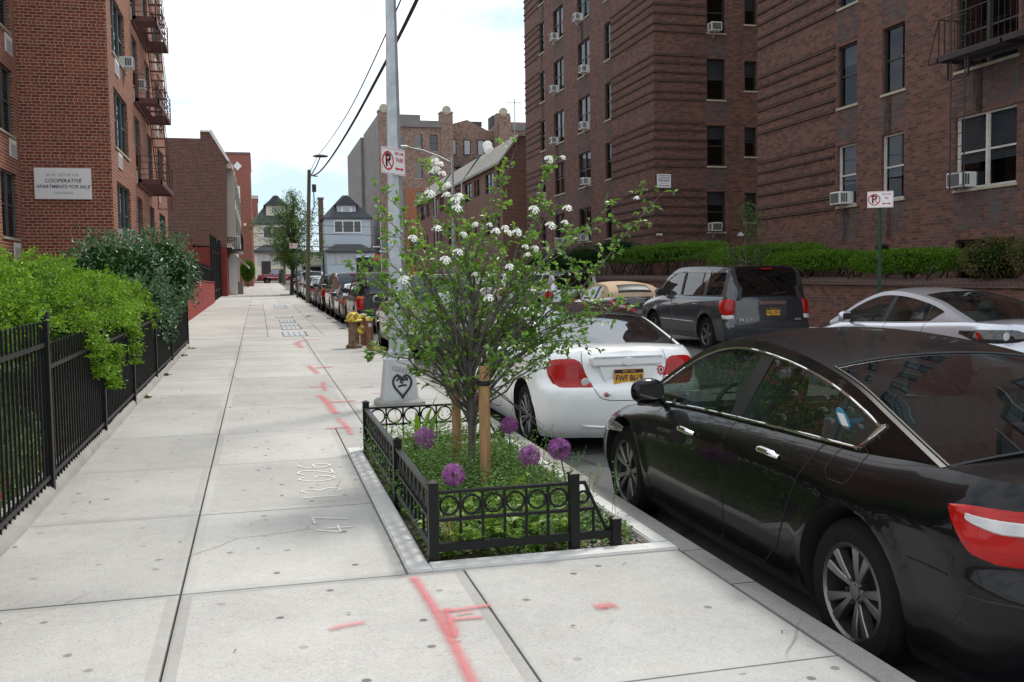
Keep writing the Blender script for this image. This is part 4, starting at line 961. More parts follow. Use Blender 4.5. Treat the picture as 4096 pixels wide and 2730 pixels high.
    def green(s,root,paintm,glass,rglass,wins,top_mat=None,border=.90,roof_split=(None,None)):
        """wins: list of (ya,yb,low fn,high fn)"""
        m=MB()
        ys=sorted(set([round(v,4) for v in np.linspace(s.ybk,s.yws,90)]+[round(a+e,4) for w_ in wins for a in (w_[0],w_[1]) for e in (-.0015,.0015)]))
        def lh(y):
            for w_ in wins:
                if w_[0]<y<w_[1]:
                    lo=w_[2](y); hi=min(w_[3](y),s.ze(y)-.035)
                    if hi>lo+.005: return lo,hi
            return None
        for side in (1,-1):
            A=[];B=[]
            for y in ys:
                zb=s.zsh(y)-.03; ze=s.ze(y); v=lh(y); 
                lo,hi=v if v else (max(zb,min(ze,(zb+ze)/2)),)*2
                ze=max(ze,zb+.001)
                A.append([s.sidept(y,zb+(lo-zb)*t,side) for t in (0,.5,1)])
                B.append([s.sidept(y,hi+(ze-hi)*t,side) for t in (0,.33,.66,1)])
            m.grid(A,0,flip=side>0); m.grid(B,0,flip=side>0)
        # top surface
        rp=s.roofp; n=len(rp); i1=s.i1; i2=s.i2
        qs=[-1,-.975,-border,-.6,-.3,0,.3,.6,border,.975,1]
        def row(i,q0,q1,k=11,off=0):
            y,z=rp[i]; return [s.toppt(y,z,q0+(q1-q0)*j/(k-1),off,back=i<=i1) for j in range(k)]
        m.grid([row(i,-1,1,21) for i in range(i1,i2+1)],1)
        for (a,b) in ((0,i1),(i2,n-1)):
            m.grid([row(i,border,1,4) for i in range(a,b+1)],0); m.grid([row(i,-1,-border,4) for i in range(a,b+1)],0)
        if s.__dict__.get('solidback'):
            pass
        link('roof',m.mesh('roof',[paintm,top_mat or paintm],smooth=35,recalc=False),root)
        m=MB(); 
        lo=s.__dict__.get('bk0',0)
        m.grid([row(i,-border,border,15,-.002) for i in range(lo,i1+1)],0); rw=link('rear_window',m.mesh('rear_window',[rglass],smooth=60),root)
        m=MB(); m.grid([row(i,-border,border,15,-.002) for i in range(i2,n)],0); link('windshield',m.mesh('windshield',[glass],smooth=60),root)
        # rubber edging round the rear glass
        m=MB()
        for sg in(-1,1): m.tube([s.toppt(*rp[i],sg*border,.001,back=True) for i in range(lo,i1+1)],.007,5)
        m.tube(row(i1,-border,border,15,.001),.007,5); m.tube(row(lo,-border,border,15,.001),.007,5); link('window_seal',m.mesh('window_seal',[M['trim']],smooth=60),rw)
        for w_ in wins:
            for side in (1,-1):
                m=MB(); r=[]
                for y in [v for v in np.linspace(w_[0]+.002,w_[1]-.002,40)]:
                    v=lh(y)
                    if v: r.append([s.sidept(y,v[0]+(v[1]-v[0])*t,side,-.012) for t in (0,.25,.5,.75,1)])
                if len(r)>1: m.grid(r,0,flip=side>0); link('side_window',m.mesh('side_window',[w_[4]],smooth=60),root)
    def dlo(s,w_,lift=.0):
        pass
    def patch(s,root,name,mat,gl,lo,hi,off=.004,sides=(1,-1),n=16,k=6,parent=None):
        """strip in (g,z) coords"""
        out=[]
        for side in sides:
            m=MB(); r=[]
            for g in np.linspace(gl[0],gl[1],n):
                a=lo(g);b=hi(g); r.append([s.sp(g,a+(b-a)*t,side,off if 0<t<1 else -.001) for t in np.linspace(0,1,k)])
            # taper ends
            for e in (0,-1):
                r[e]=[s.sp(gl[e],z_,side,-.001) for z_ in [lo(gl[e])+(hi(gl[e])-lo(gl[e]))*t for t in np.linspace(0,1,k)]]
            m.grid(r,0,flip=side>0); out.append(link(name,m.mesh(name,[mat],smooth=40,recalc=False),parent or root))
        return out
    def poly(s,root,name,mat,pts,off=.004,sides=(1,-1),n=16,k=6,parent=None):
        """pts: list of (g,zlo,zhi)"""
        return s.patch(root,name,mat,(pts[0][0],pts[-1][0]),lambda g:interp([(p[0],p[1]) for p in pts],g),lambda g:interp([(p[0],p[2]) for p in pts],g),off,sides,n,k,parent)
    def line(s,mb,pts,side=1,w=.004,off=.0015):
        """dark shut line through (g,z) pts"""
        P=[Vector(s.sp(g,z,side,off)) for g,z in pts]; N=[s.nrm(g,z) for g,z in pts]
        r=[]
        for i,p in enumerate(P):
            t=(P[min(i+1,len(P)-1)]-P[max(i-1,0)]).normalized(); nn=N[i].copy(); nn.x*=side; b=t.cross(nn).normalized()*w; r.append([tuple(p-b),tuple(p+b)])
        mb.grid(r,0)
def dense(pts,n=6):
    out=[]
    for a,b in zip(pts[:-1],pts[1:]): out+= [tuple(a[k]+(b[k]-a[k])*t/n for k in range(len(a))) for t in range(n)]
    return out+[pts[-1]]
def wheel(root,y,side,car,style='twin5',dark=False):
    Rr,rm,tw=car.R,car.rim,car.tw; x=side*(car.W-.035-tw/2)*1.0
    e=bpy.data.objects.new('wheel',None); COL.objects.link(e); e.parent=root; e.location=(x,y,Rr); e.empty_display_size=.1
    if side<0: e.rotation_euler=(0,0,PI)
    key=('wh',Rr,rm,tw,style)
    if key not in WC:
        h=tw/2
        m=MB(); m.lathe([(rm-.01,-h),(rm+.01,-h-.004),(Rr-.035,-h-.002),(Rr-.008,-h+.025),(Rr,-h+.05),(Rr,h-.05),(Rr-.008,h-.025),(Rr-.035,h+.002),(rm+.012,h+.004),(rm-.004,h-.004),(rm-.01,h-.02)],48,0,axis='x'); ty=m.mesh('tyre',[M['tyre']],smooth=35)
        m=MB(); m.lathe([(rm+.006,h-.004),(rm-.012,h+.002),(rm-.022,h-.012),(rm-.03,h-.12),(.10,h-.13),(0,h-.13)],40,1,axis='x'); m.lathe([(rm+.006,h-.004),(rm-.012,h+.002),(rm-.022,h-.012)],40,0,axis='x')
        ns={'twin5':5,'twin7':7,'five':5,'multi':10,'plain':7}[style]
        for i in range(ns):
            a=2*PI*i/ns
            offs=(-.16,.16) if style.startswith('twin') else (0,)
            for o in offs:
                w0,w1={'twin5':(.011,.026),'twin7':(.009,.014),'five':(.040,.036),'multi':(.014,.014),'plain':(.03,.03)}[style]
                a0=a+o*.55; a1=a+o*(1.45 if style=='twin5' else 1.1)
                p0=Vector((0,math.cos(a0),math.sin(a0)))*.045; p1=Vector((0,math.cos(a1),math.sin(a1)))*(rm-.016); d=(p1-p0).normalized(); b=Vector((1,0,0)).cross(d)
                H0=h-.030;H1=h-.008
                vs=[]
                for (p,w_,hh) in ((p0,w0,H0),((p0+p1)/2,(w0+w1)*.5,(H0+H1)/2+.004),(p1,w1,H1)):
                    vs+=[(hh-.045,*(p-b*w_)[1:]),(hh-.004,*(p-b*w_)[1:]),(hh,*(p-b*w_*.75)[1:]),(hh,*(p+b*w_*.75)[1:]),(hh-.004,*(p+b*w_)[1:]),(hh-.045,*(p+b*w_)[1:])]
                fs=[(r*6+k,r*6+(k+1)%6,(r+1)*6+(k+1)%6,(r+1)*6+k) for r in range(2) for k in range(6)]+[(0,1,2,3,4,5),(12,17,16,15,14,13)]
                m.add(vs,fs,0)
        m.lathe([(.058,h-.06),(.056,h-.034),(.046,h-.030),(.034,h-.030),(.032,h-.022),(0,h-.021)],24,0,axis='x')
        for i in range(5): 
            a=2*PI*(i+.5)/5; m.lathe([(.009,h-.05),(.009,h-.018),(0,h-.018)],8,1,c=(0,.055*math.cos(a),.055*math.sin(a)),axis='x')
        rim=m.mesh('rim',[M['rim'],M['rim_dark']],recalc=True,smooth=30)
        WC[key]=(ty,rim)
    ty,rim=WC[key]; link('tyre',ty,e); link('rim',rim,e); return e
def blockmesh(name,dims,mat,bev=.05):
    m=MB(); m.cbox((0,0,0),dims); me=m.mesh(name,[mat]); bm=bmesh.new(); bm.from_mesh(me); bmesh.ops.bevel(bm,geom=bm.edges[:],offset=bev,segments=3,affect='EDGES'); bm.to_mesh(me); bm.free(); me.shade_smooth(); return me
def interior(root,car,yfront,yrear,col=None,wheel_=True,dash_y=None):
    zb=car.zsh(0); S=M['seat'] if col is None else col
    if ('seatb',S.name) not in WC:
        WC[('seatb',S.name)]=(blockmesh('seat',(.48,.14,.75),S,.06),blockmesh('headrest',(.26,.09,.17),S,.04),blockmesh('rear_seat',(1.22,.16,.62),S,.07))
    sb,hr,rs=WC[('seatb',S.name)]
    for sx in (-.36,.36):
        o=link('seat',sb,root,(sx,yfront,zb-.12),rot=(R(12),0,0)); link('headrest',hr,o,(0,0,.46))
    o=link('rear_seat',rs,root,(0,yrear,zb-.12),rot=(R(16),0,0))
    for sx in (-.36,.36): link('headrest',hr,o,(sx,0,.38))
    m=MB(); dy=dash_y or car.yws-.55; m.box((-.66,dy-.05,zb-.33),(.66,dy+.55,zb-.02)); link('dashboard',m.mesh('dashboard',[M['dash']],bev=.04,smooth=40),root)
    m=MB(); 
    m.tube([(-.36+.18*math.cos(t),dy-.16-.05*math.sin(t),zb-.04+.17*math.sin(t)) for t in np.linspace(0,2*PI,25)],.015,6,cap=False); m.tube([(-.54,dy-.16,zb-.04),(-.18,dy-.16,zb-.04)],.014,6); link('steering_wheel',m.mesh('steering_wheel',[M['dash']],smooth=60),root)
def mirror(root,car,y,paintm,side,z=None,dims=(.24,.13,.17)):
    zb=car.zsh(y) if z is None else z
    m=MB(); x0=car.xb(y)
    vs=[];n=14
    bm=bmesh.new(); bmesh.ops.create_icosphere(bm,subdivisions=3,radius=1)
    for v in bm.verts:
        c=v.co; sg=lambda a,p: math.copysign(abs(a)**p,a)
        v.co=Vector((sg(c.x,.8)*dims[0]/2,sg(c.y,.9)*dims[1]/2,sg(c.z,.82)*dims[2]/2))
        if v.co.y<-.40*dims[1]: v.co.y=-.40*dims[1]
    me=bpy.data.meshes.new('mirror'); bm.to_mesh(me); bm.free(); me.materials.append(paintm); me.materials.append(M['rglass']); me.shade_smooth(); me.set_sharp_from_angle(angle=R(40))
    o=link('mirror',me,root,(side*(x0+.13),y,zb+.10)); o.rotation_euler=(0,0,-side*.12)
    m=MB(); m.tube([(side*-.1,0.02,-.06),(side*-.17,.04,-.10)],.022,8); link('mirror_arm',m.mesh('mirror_arm',[M['trim']],smooth=50),o)
    m=MB(); m.quad((-.085,-.054,-.05),(.085,-.054,-.05),(.085,-.054,.05),(-.085,-.054,.05)); link('mirror_glass',m.mesh('mirror_glass',[M['lsmoke']]),o)  # near-black gloss paints a dark reflection into the glass
def plate(root,x,y,z,txt,tilt=0,w=.305,h=.152):
    m=MB(); m.cbox((0,0,0),(w,.008,h)); o=link('licence_plate',m.mesh('licence_plate',[M['plate']],bev=.004),root,(x,y,z),rot=(tilt,0,0))
    m=MB(); m.cbox((0,-.0052,h*.36),(w-.012,.002,h*.22)); link('plate_band',m.mesh('plate_band',[M['plate_navy']]),o)
    text('NEW YORK',.026,M['plate'],o,(0,-.0075,h*.36),(PI/2,0,0),ext=.0008); text(txt,.083,M['plate_navy'],o,(0,-.006,-.012),(PI/2,0,0),ext=.0012,sx=.78,bold=.0012)
    text('EMPIRE STATE',.018,M['plate_navy'],o,(0,-.006,-h*.41),(PI/2,0,0),ext=.0008); return o
def handle(root,car,y,z,side,mat,w=.2):
    m=MB(); P=[Vector(car.sp(car.gy(y+t*w/2),z+.004*(1-t*t),side,.004+.028*(1-t**4))) for t in np.linspace(-1,1,11)]
    m.tube([tuple(p) for p in P],[.012,.016,.019,.020,.020,.020,.020,.020,.019,.016,.012],8); return link('door_handle',m.mesh('door_handle',[mat],smooth=60),root)
def finish(root,car,style,doors,pm,handles=None,hz=.78,hm=None,sills=True,extra_lines=(),mir=True,my=None):
    for y in (car.ya,car.yfa):
        for sd in (1,-1): wheel(root,y,sd,car,style)
    for sd in (1,-1):
        for pl in doors+list(extra_lines): m=MB(); car.line(m,dense([(car.gy(p[0]),p[1]) for p in pl],5),sd); link('shut_line',m.mesh('shut_line',[M['under']]),root)
    for (y,z) in (handles or []):
        for sd in (1,-1): handle(root,car,y,z,sd,hm or pm)
    if mir:
        for sd in (1,-1): mirror(root,car,my or car.yws-.62,pm,sd)
# ---- models
def belt(c,d=.025): return lambda y: c.zsh(y)+d
def car_root(x,ycentre,label,cat='car',group=None,name='parked_car'):
    return thing(name,(x,ycentre,gz(ycentre)-(.205 if x<6 else .185)),label,cat,group,0)
def tilt(o,y): o.rotation_euler=(math.atan(.015),0,o.rotation_euler[2])
# 1 black sedan ----------------------------------------------------
def black_sedan(x,yrear_axle,label):
    c=Car(L=4.86,W=.925,wb=2.776,ro=1.10,R=.332,rim=.226,zb=.17,
      zs=[(-2.43,.95),(-2.2,.99),(-1.75,.985),(-1.3,.955),(-.6,.94),(.1,.92),(.6,.90),(1.2,.86),(1.8,.79),(2.2,.70),(2.43,.62)],
      S=[(0,.90),(.10,.95),(.30,.985),(.5,.998),(.70,1.0),(.80,.985),(.86,.975),(.92,.945),(.97,.905),(1,.875)],
      roof=[(-1.80,.985),(-1.40,1.115),(-1.0,1.24),(-.55,1.325),(-.05,1.37),(.3,1.36),(.62,1.285),(.95,1.13),(1.30,.93),(1.42,.86)],
      rear=[(0,.10),(.1,.03),(.32,0),(.52,.01),(.62,.05),(.86,.05),(1,.06)],front=[(0,.12),(.2,.02),(.5,.0),(.8,.10),(1,.2)],
      rx=.42,ry=.34,kb=.10,fx=.5,fy=.5,kf=.16,crown=.035,hood=.07,tum=.40,roofc=.055,cab=(-1.35,1.15),crease=.010,crz=.80,ptaper=.035,nside=110)
    c.i1=3*12-6; c.i2=int(6.0*12)
    pm=CM['black']; root=car_root(x,yrear_axle-c.ya,label); tilt(root,0)
    link('body',c.body(pm),root)
    hi=lambda y: c.ze(y)-.055
    def lo(y): 
        b=c.zsh(y)+.018
        return b if y>-1.25 else b+(-1.25-y)/.14*.13
    def hi2(y): return c.ze(y)-.055
    c.green(root,pm,M['cglass'],M['rglass'],[(-1.40,1.24,lo,hi2,M['cglass'])],border=.955)
    # pillars
    for sd in (1,-1):
        for (y0,y1,lean) in ((-.17,-.03,.10),(-1.03,-.985,.0)):
            m=MB(); m.grid([[c.sidept(y0+(y1-y0)*a+lean*(t-.5)*-1,lo(y0)+(hi2(y0)-lo(y0))*t,sd,-.007) for t in np.linspace(0,1,8)] for a in (0,1)],0,flip=sd>0)
            link('door_pillar',m.mesh('door_pillar',[M['trim']]),root)
        m=MB(); ys=np.linspace(1.215,-1.375,60); top=[c.sidept(y,max(hi2(y),lo(y)),sd,.002) for y in ys]; bot=[c.sidept(y,lo(y),sd,.003) for y in ys[::-1]]
        m.tube(top,.0085,6); m.tube(bot,.0105,6); m.grid([[c.sidept(y,lo(y)-.008,sd,.006),c.sidept(y,min(lo(y)+.05*max(0,(-1.22-y)/.15),c.ze(y)-.04),sd,.006)] for y in np.linspace(-1.22,-1.37,8)],0)
        link('chrome_trim',m.mesh('chrome_trim',[M['chrome']],smooth=60),root)
    interior(root,c,.35,-.62)
    finish(root,c,'twin5',[[( -.10,.955),(-.12,.75),(-.14,.45),(-.1,.27),(0,.235),(.95,.235)],[(.95,.235),(1.0,.45),(1.02,.7),(.99,.88)],[(-1.0,.99),(-.98,.86),(-.88,.70),(-.80,.55),(-.72,.38),(-.55,.25),(-.1,.24)]],pm,
       handles=[(-.62,.835),(.34,.80)],hm=M['chrome'],my=.92,
       extra_lines=[[(-1.76,.62),(-1.9,.62),(-2.0,.615)]])
    m=MB(); c.line(m,dense([(c.gy(-1.14),.98),(c.gy(-1.33),.985),(c.gy(-1.36),.96),(c.gy(-1.35),.86),(c.gy(-1.31),.82),(c.gy(-1.17),.82),(c.gy(-1.13),.86),(c.gy(-1.14),.98)],5),-1,.003); link('fuel_door',m.mesh('fuel_door',[M['trim']]),root)
    # tail lamps
    c.poly(root,'tail_lamp',M['lred'],[(.62,.70,.865),(.9,.69,.885),(1.3,.69,.895),(1.6,.695,.90),(1.78,.72,.90),(1.90,.79,.895),(1.99,.87,.885)],.010,n=30,k=8)
    c.poly(root,'lamp_insert',M['lclear'],[(.75,.80,.855),(1.2,.80,.865),(1.6,.80,.87),(1.80,.83,.872),(1.88,.86,.873)],.016,n=20)
    c.poly(root,'headlamp',M['headl'],[(2.93,.62,.66),(3.1,.57,.70),(3.5,.53,.70),(4.0,.53,.68)],.006)
    m=MB()
    for q in (-.47,): pass
    c.line(m,dense([(.0,.56),(.5,.56),(1,.56),(1.5,.56),(1.95,.565)],4),1,.003); c.line(m,dense([(.0,.56),(.5,.56),(1,.56),(1.5,.56),(1.95,.565)],4),-1,.003); link('bumper_seam',m.mesh('bumper_seam',[M['trim']]),root)
    plate(root,0,c.pt(0,.74).y-.012,.74,'HBX 4127')
    # inspection sticker on the rear quarter window
    y=-1.2; z=lo(-1.15)+.10; p=c.sidept(y,z,-1,.004)
    m=MB(); m.lathe([(0,-.001),(.058,-.001),(.058,.001),(0,.001)],28,0,axis='x'); me=m.mesh('sticker',[plain('blue sticker',(.03,.25,.42),.5)]); me.transform(Matrix.Diagonal((1,.8,1.25,1)))
    o=link('sticker',me,root,(p[0]-.003,p[1]+.13,p[2]),rot=(0,R(-24),0)); m=MB(); m.cbox((-.002,0,.0),(.001,.055,.085)); link('sticker_label',m.mesh('sticker_label',[M['sign_white']]),o)
    # tissue box on the parcel shelf
    tb=MB(); tb.cbox((0,0,0),(.26,.13,.11)); o=link('shelf_box',tb.mesh('shelf_box',[plain('pink tissue box',(.30,.12,.13),.7)],bev=.006),root,(.12,-1.30,.99)); tb=MB(); tb.cbox((0,-.066,0),(.15,.004,.06)); link('box_opening',tb.mesh('box_opening',[M['white']]),o)
    return root
# 2 white coupe ----------------------------------------------------
def white_coupe(x,yrear,label):
    c=Car(L=4.42,W=.88,wb=2.70,ro=.80,R=.325,rim=.228,zb=.17,
      zs=[(-2.21,.98),(-1.9,1.01),(-1.3,1.0),(-.6,.95),(.2,.90),(.9,.86),(1.5,.78),(2.0,.68),(2.21,.62)],
      S=[(0,.92),(.10,.96),(.30,.985),(.5,1.0),(.72,.99),(.80,.975),(.88,.955),(.94,.925),(1,.88)],
      roof=[(-1.72,.965),(-1.34,1.12),(-.98,1.25),(-.55,1.335),(-.1,1.355),(.25,1.33),(.6,1.215),(.95,1.03),(1.22,.86)],
      rear=[(0,.10),(.08,.04),(.25,0),(.50,.0),(.60,.03),(.66,.09),(.9,.13),(1,.17)],
      rx=.38,ry=.32,kb=.10,crown=.04,hood=.06,tum=.42,roofc=.06,cab=(-1.3,1.0),crease=.006,crz=.78,bkc=0.0,nside=80)
    c.i1=2*12+2; c.i2=5*12+6
    pm=CM['white']; root=car_root(x,yrear+2.21,label); tilt(root,0)
    link('body',c.body(pm),root)
    lo=lambda y: c.zsh(y)+.02 if y>-.95 else c.zsh(y)+.02+((-.95-y)/.3)**2*.12
    hi=lambda y: c.ze(y)-.06 if y>-.9 else c.ze(y)-.06-((-.9-y)/.35)**2*.16
    c.green(root,pm,M['cglass'],M['rglass'],[(-1.24,1.02,lo,hi,M['cglass'])],top_mat=M['blackroof'],border=.93)
    for sd in (1,-1):
        m=MB(); m.grid([[c.sidept(-.42+.07*a,lo(-.4)+(hi(-.4)-lo(-.4))*t,sd,-.006) for t in np.linspace(0,1,6)] for a in (0,1)],0,flip=sd>0); link('door_pillar',m.mesh('door_pillar',[M['trim']]),root)
    interior(root,c,.15,-.75)
    finish(root,c,'twin7',[[(-.62,.96),(-.60,.7),(-.55,.42),(-.42,.29),(-.2,.26),(.85,.24)],[(.85,.24),(.9,.5),(.86,.83)]],pm,handles=[(-.42,.80)],my=.62)
    # trunk lid outline
    m=MB()
    for sd in (1,-1):
        c.line(m,dense([(0,.54),(.45,.545),(.6,.56),(.68,.60),(.80,.72),(.92,.86),(.98,.985)],5),sd,.0035)
    link('trunk_seam',m.mesh('trunk_seam',[M['grille']]),root)
    c.poly(root,'tail_lamp',M['lred'],[(.74,.67,.68),(.84,.665,.78),(.96,.665,.90),(1.08,.665,.935),(1.3,.67,.935),(1.42,.70,.93),(1.52,.78,.92),(1.57,.87,.90)],.012,n=30,k=8)
    for sd in (1,-1):
        p=Vector(c.sp(.86,.70,sd,.018)); m=MB(); m.lathe([(.0,-.012),(.035,-.010),(.043,.0),(.044,.008)],20,0,axis='y'); link('reverse_lamp',m.mesh('reverse_lamp',[M['lclear']],smooth=40),root,tuple(p))
    # handle bar above the plate, plate recess
    y0=c.pt(0,.86).y
    m=MB(); m.prism([(-.36,.865),(.36,.865),(.39,.95),(-.39,.95)],y0-.028,y0+.06,0,'y'); o=link('trunk_trim',m.mesh('trunk_trim',[pm],bev=.012,smooth=40),root)
    m=MB(); m.cbox((0,y0-.022,.945),(.70,.02,.022)); link('brake_light_strip',m.mesh('brake_light_strip',[M['lclear']],bev=.005),root)
    m=MB(); m.prism([(-.30,.86),(-.22,.63),(.22,.63),(.30,.86)],y0-.012,y0+.05,0,'y'); link('plate_recess',m.mesh('plate_recess',[pm],bev=.01,smooth=40),root)
    m=MB(); m.lathe([(.0,-.006),(.050,-.006),(.055,0)],28,0,axis='y'); me=m.mesh('badge',[M['chrome']],smooth=40); me.transform(Matrix.Diagonal((1.2,1,.75,1))); me.materials.clear(); me.materials.append(pm); link('badge',me,root,(0,y0-.03,.905))
    plate(root,0,y0-.03,.755,'FWF 8619')
    def gear(r_,x,z,g_):
        pts=[]
        for i in range(48):
            a=2*PI*i/48; rr=r_*(1 if (i//3)%2 else .8); pts.append((rr*math.cos(a),rr*math.sin(a)))
        p=Vector(c.sp(g_,z,1 if x>0 else -1,.004)); m=MB(); m.prism(pts,-.002,.002,0,'y'); o=link('sticker',m.mesh('sticker',[M['sign_red']]),root,tuple(p),rot=(R(-14),0,R(10) if x>0 else R(-8)))
        m=MB(); m.prism([(r_*.5*math.cos(2*PI*i/12),r_*.55*math.sin(2*PI*i/12)) for i in range(12)],-.0035,-.002,0,'y'); link('sticker_centre',m.mesh('sticker_centre',[M['sign_white']]),o); m=MB(); m.prism([(r_*.3*math.cos(2*PI*i/12),r_*.4*math.sin(2*PI*i/12)) for i in range(12)],-.005,-.0035,0,'y'); link('sticker_mark',m.mesh('sticker_mark',[M['sign_black']]),o)
    gear(.050,1,.80,.66*1.15); gear(.024,-1,.60,.52)
    text('GEARS 3',.025,M['grille'],root,(-.24,c.pt(.5,.60).y-.012,.595),(PI/2,0,R(-6)),sx=.8)
    p=c.sp(.80,.68,1,.008); text('tC',.075,M['badge'],root,p,(R(80),0,R(14)),ext=.004,bold=.002)
    # bumper details
    c.poly(root,'bumper_step',pm,[(0,.27,.30),(.6,.27,.30),(1.0,.285,.31)],.012,n=14,k=4)
    m=MB(); m.tube([(.70,-1.52,1.02),(.72,-1.5,1.10),(.78,-1.35,1.55)],[.012,.006,.002],6); link('antenna',m.mesh('antenna',[M['trim']]),root)
    return root
# 3 boxy SUV -------------------------------------------------------
def suv(x,yrear,label,pm='gun',L=4.85,W=.985,H=1.80,wb=2.775,R_=.368,rim=.232,detail=True,style='five',group=None,plate_t='HGL 3553',lamp='side',spare=False,rack=False,gl='tglass'):
    k=L/4.85; sb=H/1.80; pm_=CM[pm]
    c=Car(L=L,W=W,wb=wb,ro=(L-wb)*.50,R=R_,rim=rim,zb=.26,arch=.07,
      zs=[(-2.42*k,1.17*sb),(-1.5*k,1.16*sb),(0,1.14*sb),(1.0*k,1.12*sb),(1.7*k,1.04*sb),(2.2*k,.94*sb),(2.42*k,.86*sb)],
      S=[(0,.93),(.08,.965),(.25,.985),(.5,1.0),(.75,.995),(.86,.98),(.93,.96),(1,.93)],
      roof=[(-2.32*k,1.10*sb),(-2.25*k,1.40*sb),(-2.14*k,1.66*sb),(-2.0*k,1.755*sb),(-1.6*k,1.775*sb),(-.6*k,1.785*sb),(.3*k,1.76*sb),(.75*k,1.62*sb),(1.1*k,1.38*sb),(1.45*k,1.12*sb)],
      rear=[(0,.08),(.06,.02),(.18,0),(.36,.0),(.42,.05),(.9,.09),(1,.11)],front=[(0,.08),(.2,0),(.5,.0),(.85,.04),(1,.12)],
      rx=.20,ry=.20,kb=.05,fx=.32,fy=.28,kf=.10,crown=.0,hood=.04,tum=.20,roofc=.035,cab=(-2.1*k,1.2*k),crease=.0,inset=.01,ptaper=.02,tw=.24)
    c.i1=3*12; c.i2=7*12; c.bk0=3
    root=car_root(x,yrear+L/2,label,group=group); tilt(root,0)
    link('body',c.body(pm_),root)
    lo=lambda y: c.zsh(y)+.03*sb; hi=lambda y: c.ze(y)-.10*sb; cl=M['cglass']; tg=M[gl]
    hr=lambda y: min(c.ze(y)-.10*sb,1.66*sb)
    c.green(root,pm_,cl,tg,[(-1.98*k,-1.28*k,lo,hr,tg),(-1.12*k,-.08*k,lo,hr,tg),(-.01*k,1.18*k,lo,hi,cl)],border=.88)
    for sd in (1,-1):
        for (a,b) in ((-.09*k,0.0),(-.98*k,-.945*k)): m=MB(); m.grid([[c.sidept(a+(b-a)*t2,lo(0)-.002+(hr(-.3)-lo(0))*t,sd,.002 if a>-.5 else -.006) for t in np.linspace(0,1,6)] for t2 in (0,1)],0,flip=sd>0); link('door_pillar',m.mesh('door_pillar',[M['trim']]),root)
    interior(root,c,.35*k,-.65*k)
    finish(root,c,style,[[(-.06*k,1.13*sb),(-.06*k,.5),(-.05*k,.36),(.9*k,.36)],[(.9*k,.36),(1.0*k,.7),(1.02*k,1.10*sb)],[(-1.13*k,1.14*sb),(-1.12*k,.95),(-.98*k,.82),(-.90*k,.6),(-.88*k,.37),(-.05*k,.36)]],pm_,handles=[(-.93*k,.98*sb),(.12*k,.96*sb)],my=.85*k)
    c.poly(root,'door_moulding',M['galv'] if detail else M['trim'],[(c.gy(-.85*k),.60,.625),(c.gy(.95*k),.60,.625)],.012,n=20,k=4)
    zt=1.17*sb
    if lamp=='side':
        c.poly(root,'tail_lamp',M['lred'],[(1.0,.82*sb,1.12*sb),(1.5,.80*sb,1.13*sb),(1.95,.81*sb,1.12*sb),(2.03,.84*sb,1.10*sb)],.014,n=16)
        c.poly(root,'reverse_lamp',M['lclear'],[(1.02,.72*sb,.81*sb),(1.5,.715*sb,.80*sb),(1.95,.73*sb,.80*sb)],.014,n=12)
    if lamp=='low':
        c.poly(root,'tail_lamp',M['lred'],[(1.0,.72*sb,1.02*sb),(1.5,.70*sb,1.04*sb),(2.0,.74*sb,1.02*sb)],.014,n=16); c.poly(root,'turn_lamp',M['lamber'],[(1.0,1.02*sb,1.10*sb),(1.5,1.04*sb,1.12*sb),(2.0,1.02*sb,1.10*sb)],.014,n=12)
    if lamp=='tall':
        for sd in (1,-1):
            m=MB(); r=[]
            for t in np.linspace(0,1,12):
                z=(1.0+t*.66)*sb; 
                if z<zt: p=c.sp(1.5,z,sd,.014); q=c.sp(1.95,z,sd,.014); r.append([p,q,(q[0],q[1]+.05,q[2])])
                else:
                    i=np.interp(z,[v[1] for v in c.roofp[:36]],range(36)); y=c.roofp[int(i)][0]; e=c.edge(y,z); r.append([(sd*(e-.035),y-.035,z),(sd*(e+.004),y-.02,z),(sd*(e+.008),y+.04,z)])
            m.grid(r,0,flip=sd>0); link('tail_lamp',m.mesh('tail_lamp',[M['lred']],smooth=50),root)
        c.poly(root,'reverse_lamp',M['lclear'],[(1.1,.86*sb,.99*sb),(1.5,.86*sb,1.0*sb),(1.98,.87*sb,.99*sb)],.014,n=10)
    c.poly(root,'bumper_step',M['trim'],[(0,.26,.34),(1,.26,.34),(1.9,.28,.35)],.012,n=20,k=4)
    yb_=c.pt(0,.8).y
    m=MB(); m.box((-.09,c.roofp[26][0]-.05,1.715*sb),(.13,c.roofp[26][0]+.1,1.745*sb)); link('brake_light',m.mesh('brake_light',[M['lred']],bev=.008),root)
    # tailgate seam
    m=MB()
    for sd in (1,-1): c.line(m,dense([(0,.60*sb),(.9,.60*sb),(.97,.66*sb),(.98,.9*sb),(.98,1.16*sb)],4),sd,.004)
    link('tailgate_seam',m.mesh('tailgate_seam',[M['trim']]),root)
    if detail:
        y=c.pt(0,.9*sb).y
        m=MB(); m.cbox((.05,y-.012,1.045*sb),(.60,.03,.075)); link('tailgate_garnish',m.mesh('tailgate_garnish',[M['chrome']],bev=.01),root)
        m=MB(); m.prism([(-.26,.71*sb),(.36,.71*sb),(.38,.99*sb),(-.26,.99*sb)],y-.004,y+.02,0,'y'); m.cbox((.05,y-.01,.715*sb),(.6,.02,.02)); link('plate_recess',m.mesh('plate_recess',[M['gunr']],bev=.006),root)
        plate(root,.06,y-.014,.86*sb,plate_t)
        text('PILOT',.085,M['badge'],root,(-.56,c.pt(.75,.68).y-.03,.70*sb),(PI/2,0,R(-2)),ext=.004,bold=.002,sx=1.3); text('4WD',.05,M['badge'],root,(.62,c.pt(.8,.66).y-.022,.70*sb),(PI/2,0,R(2)),ext=.003,sx=1.3)
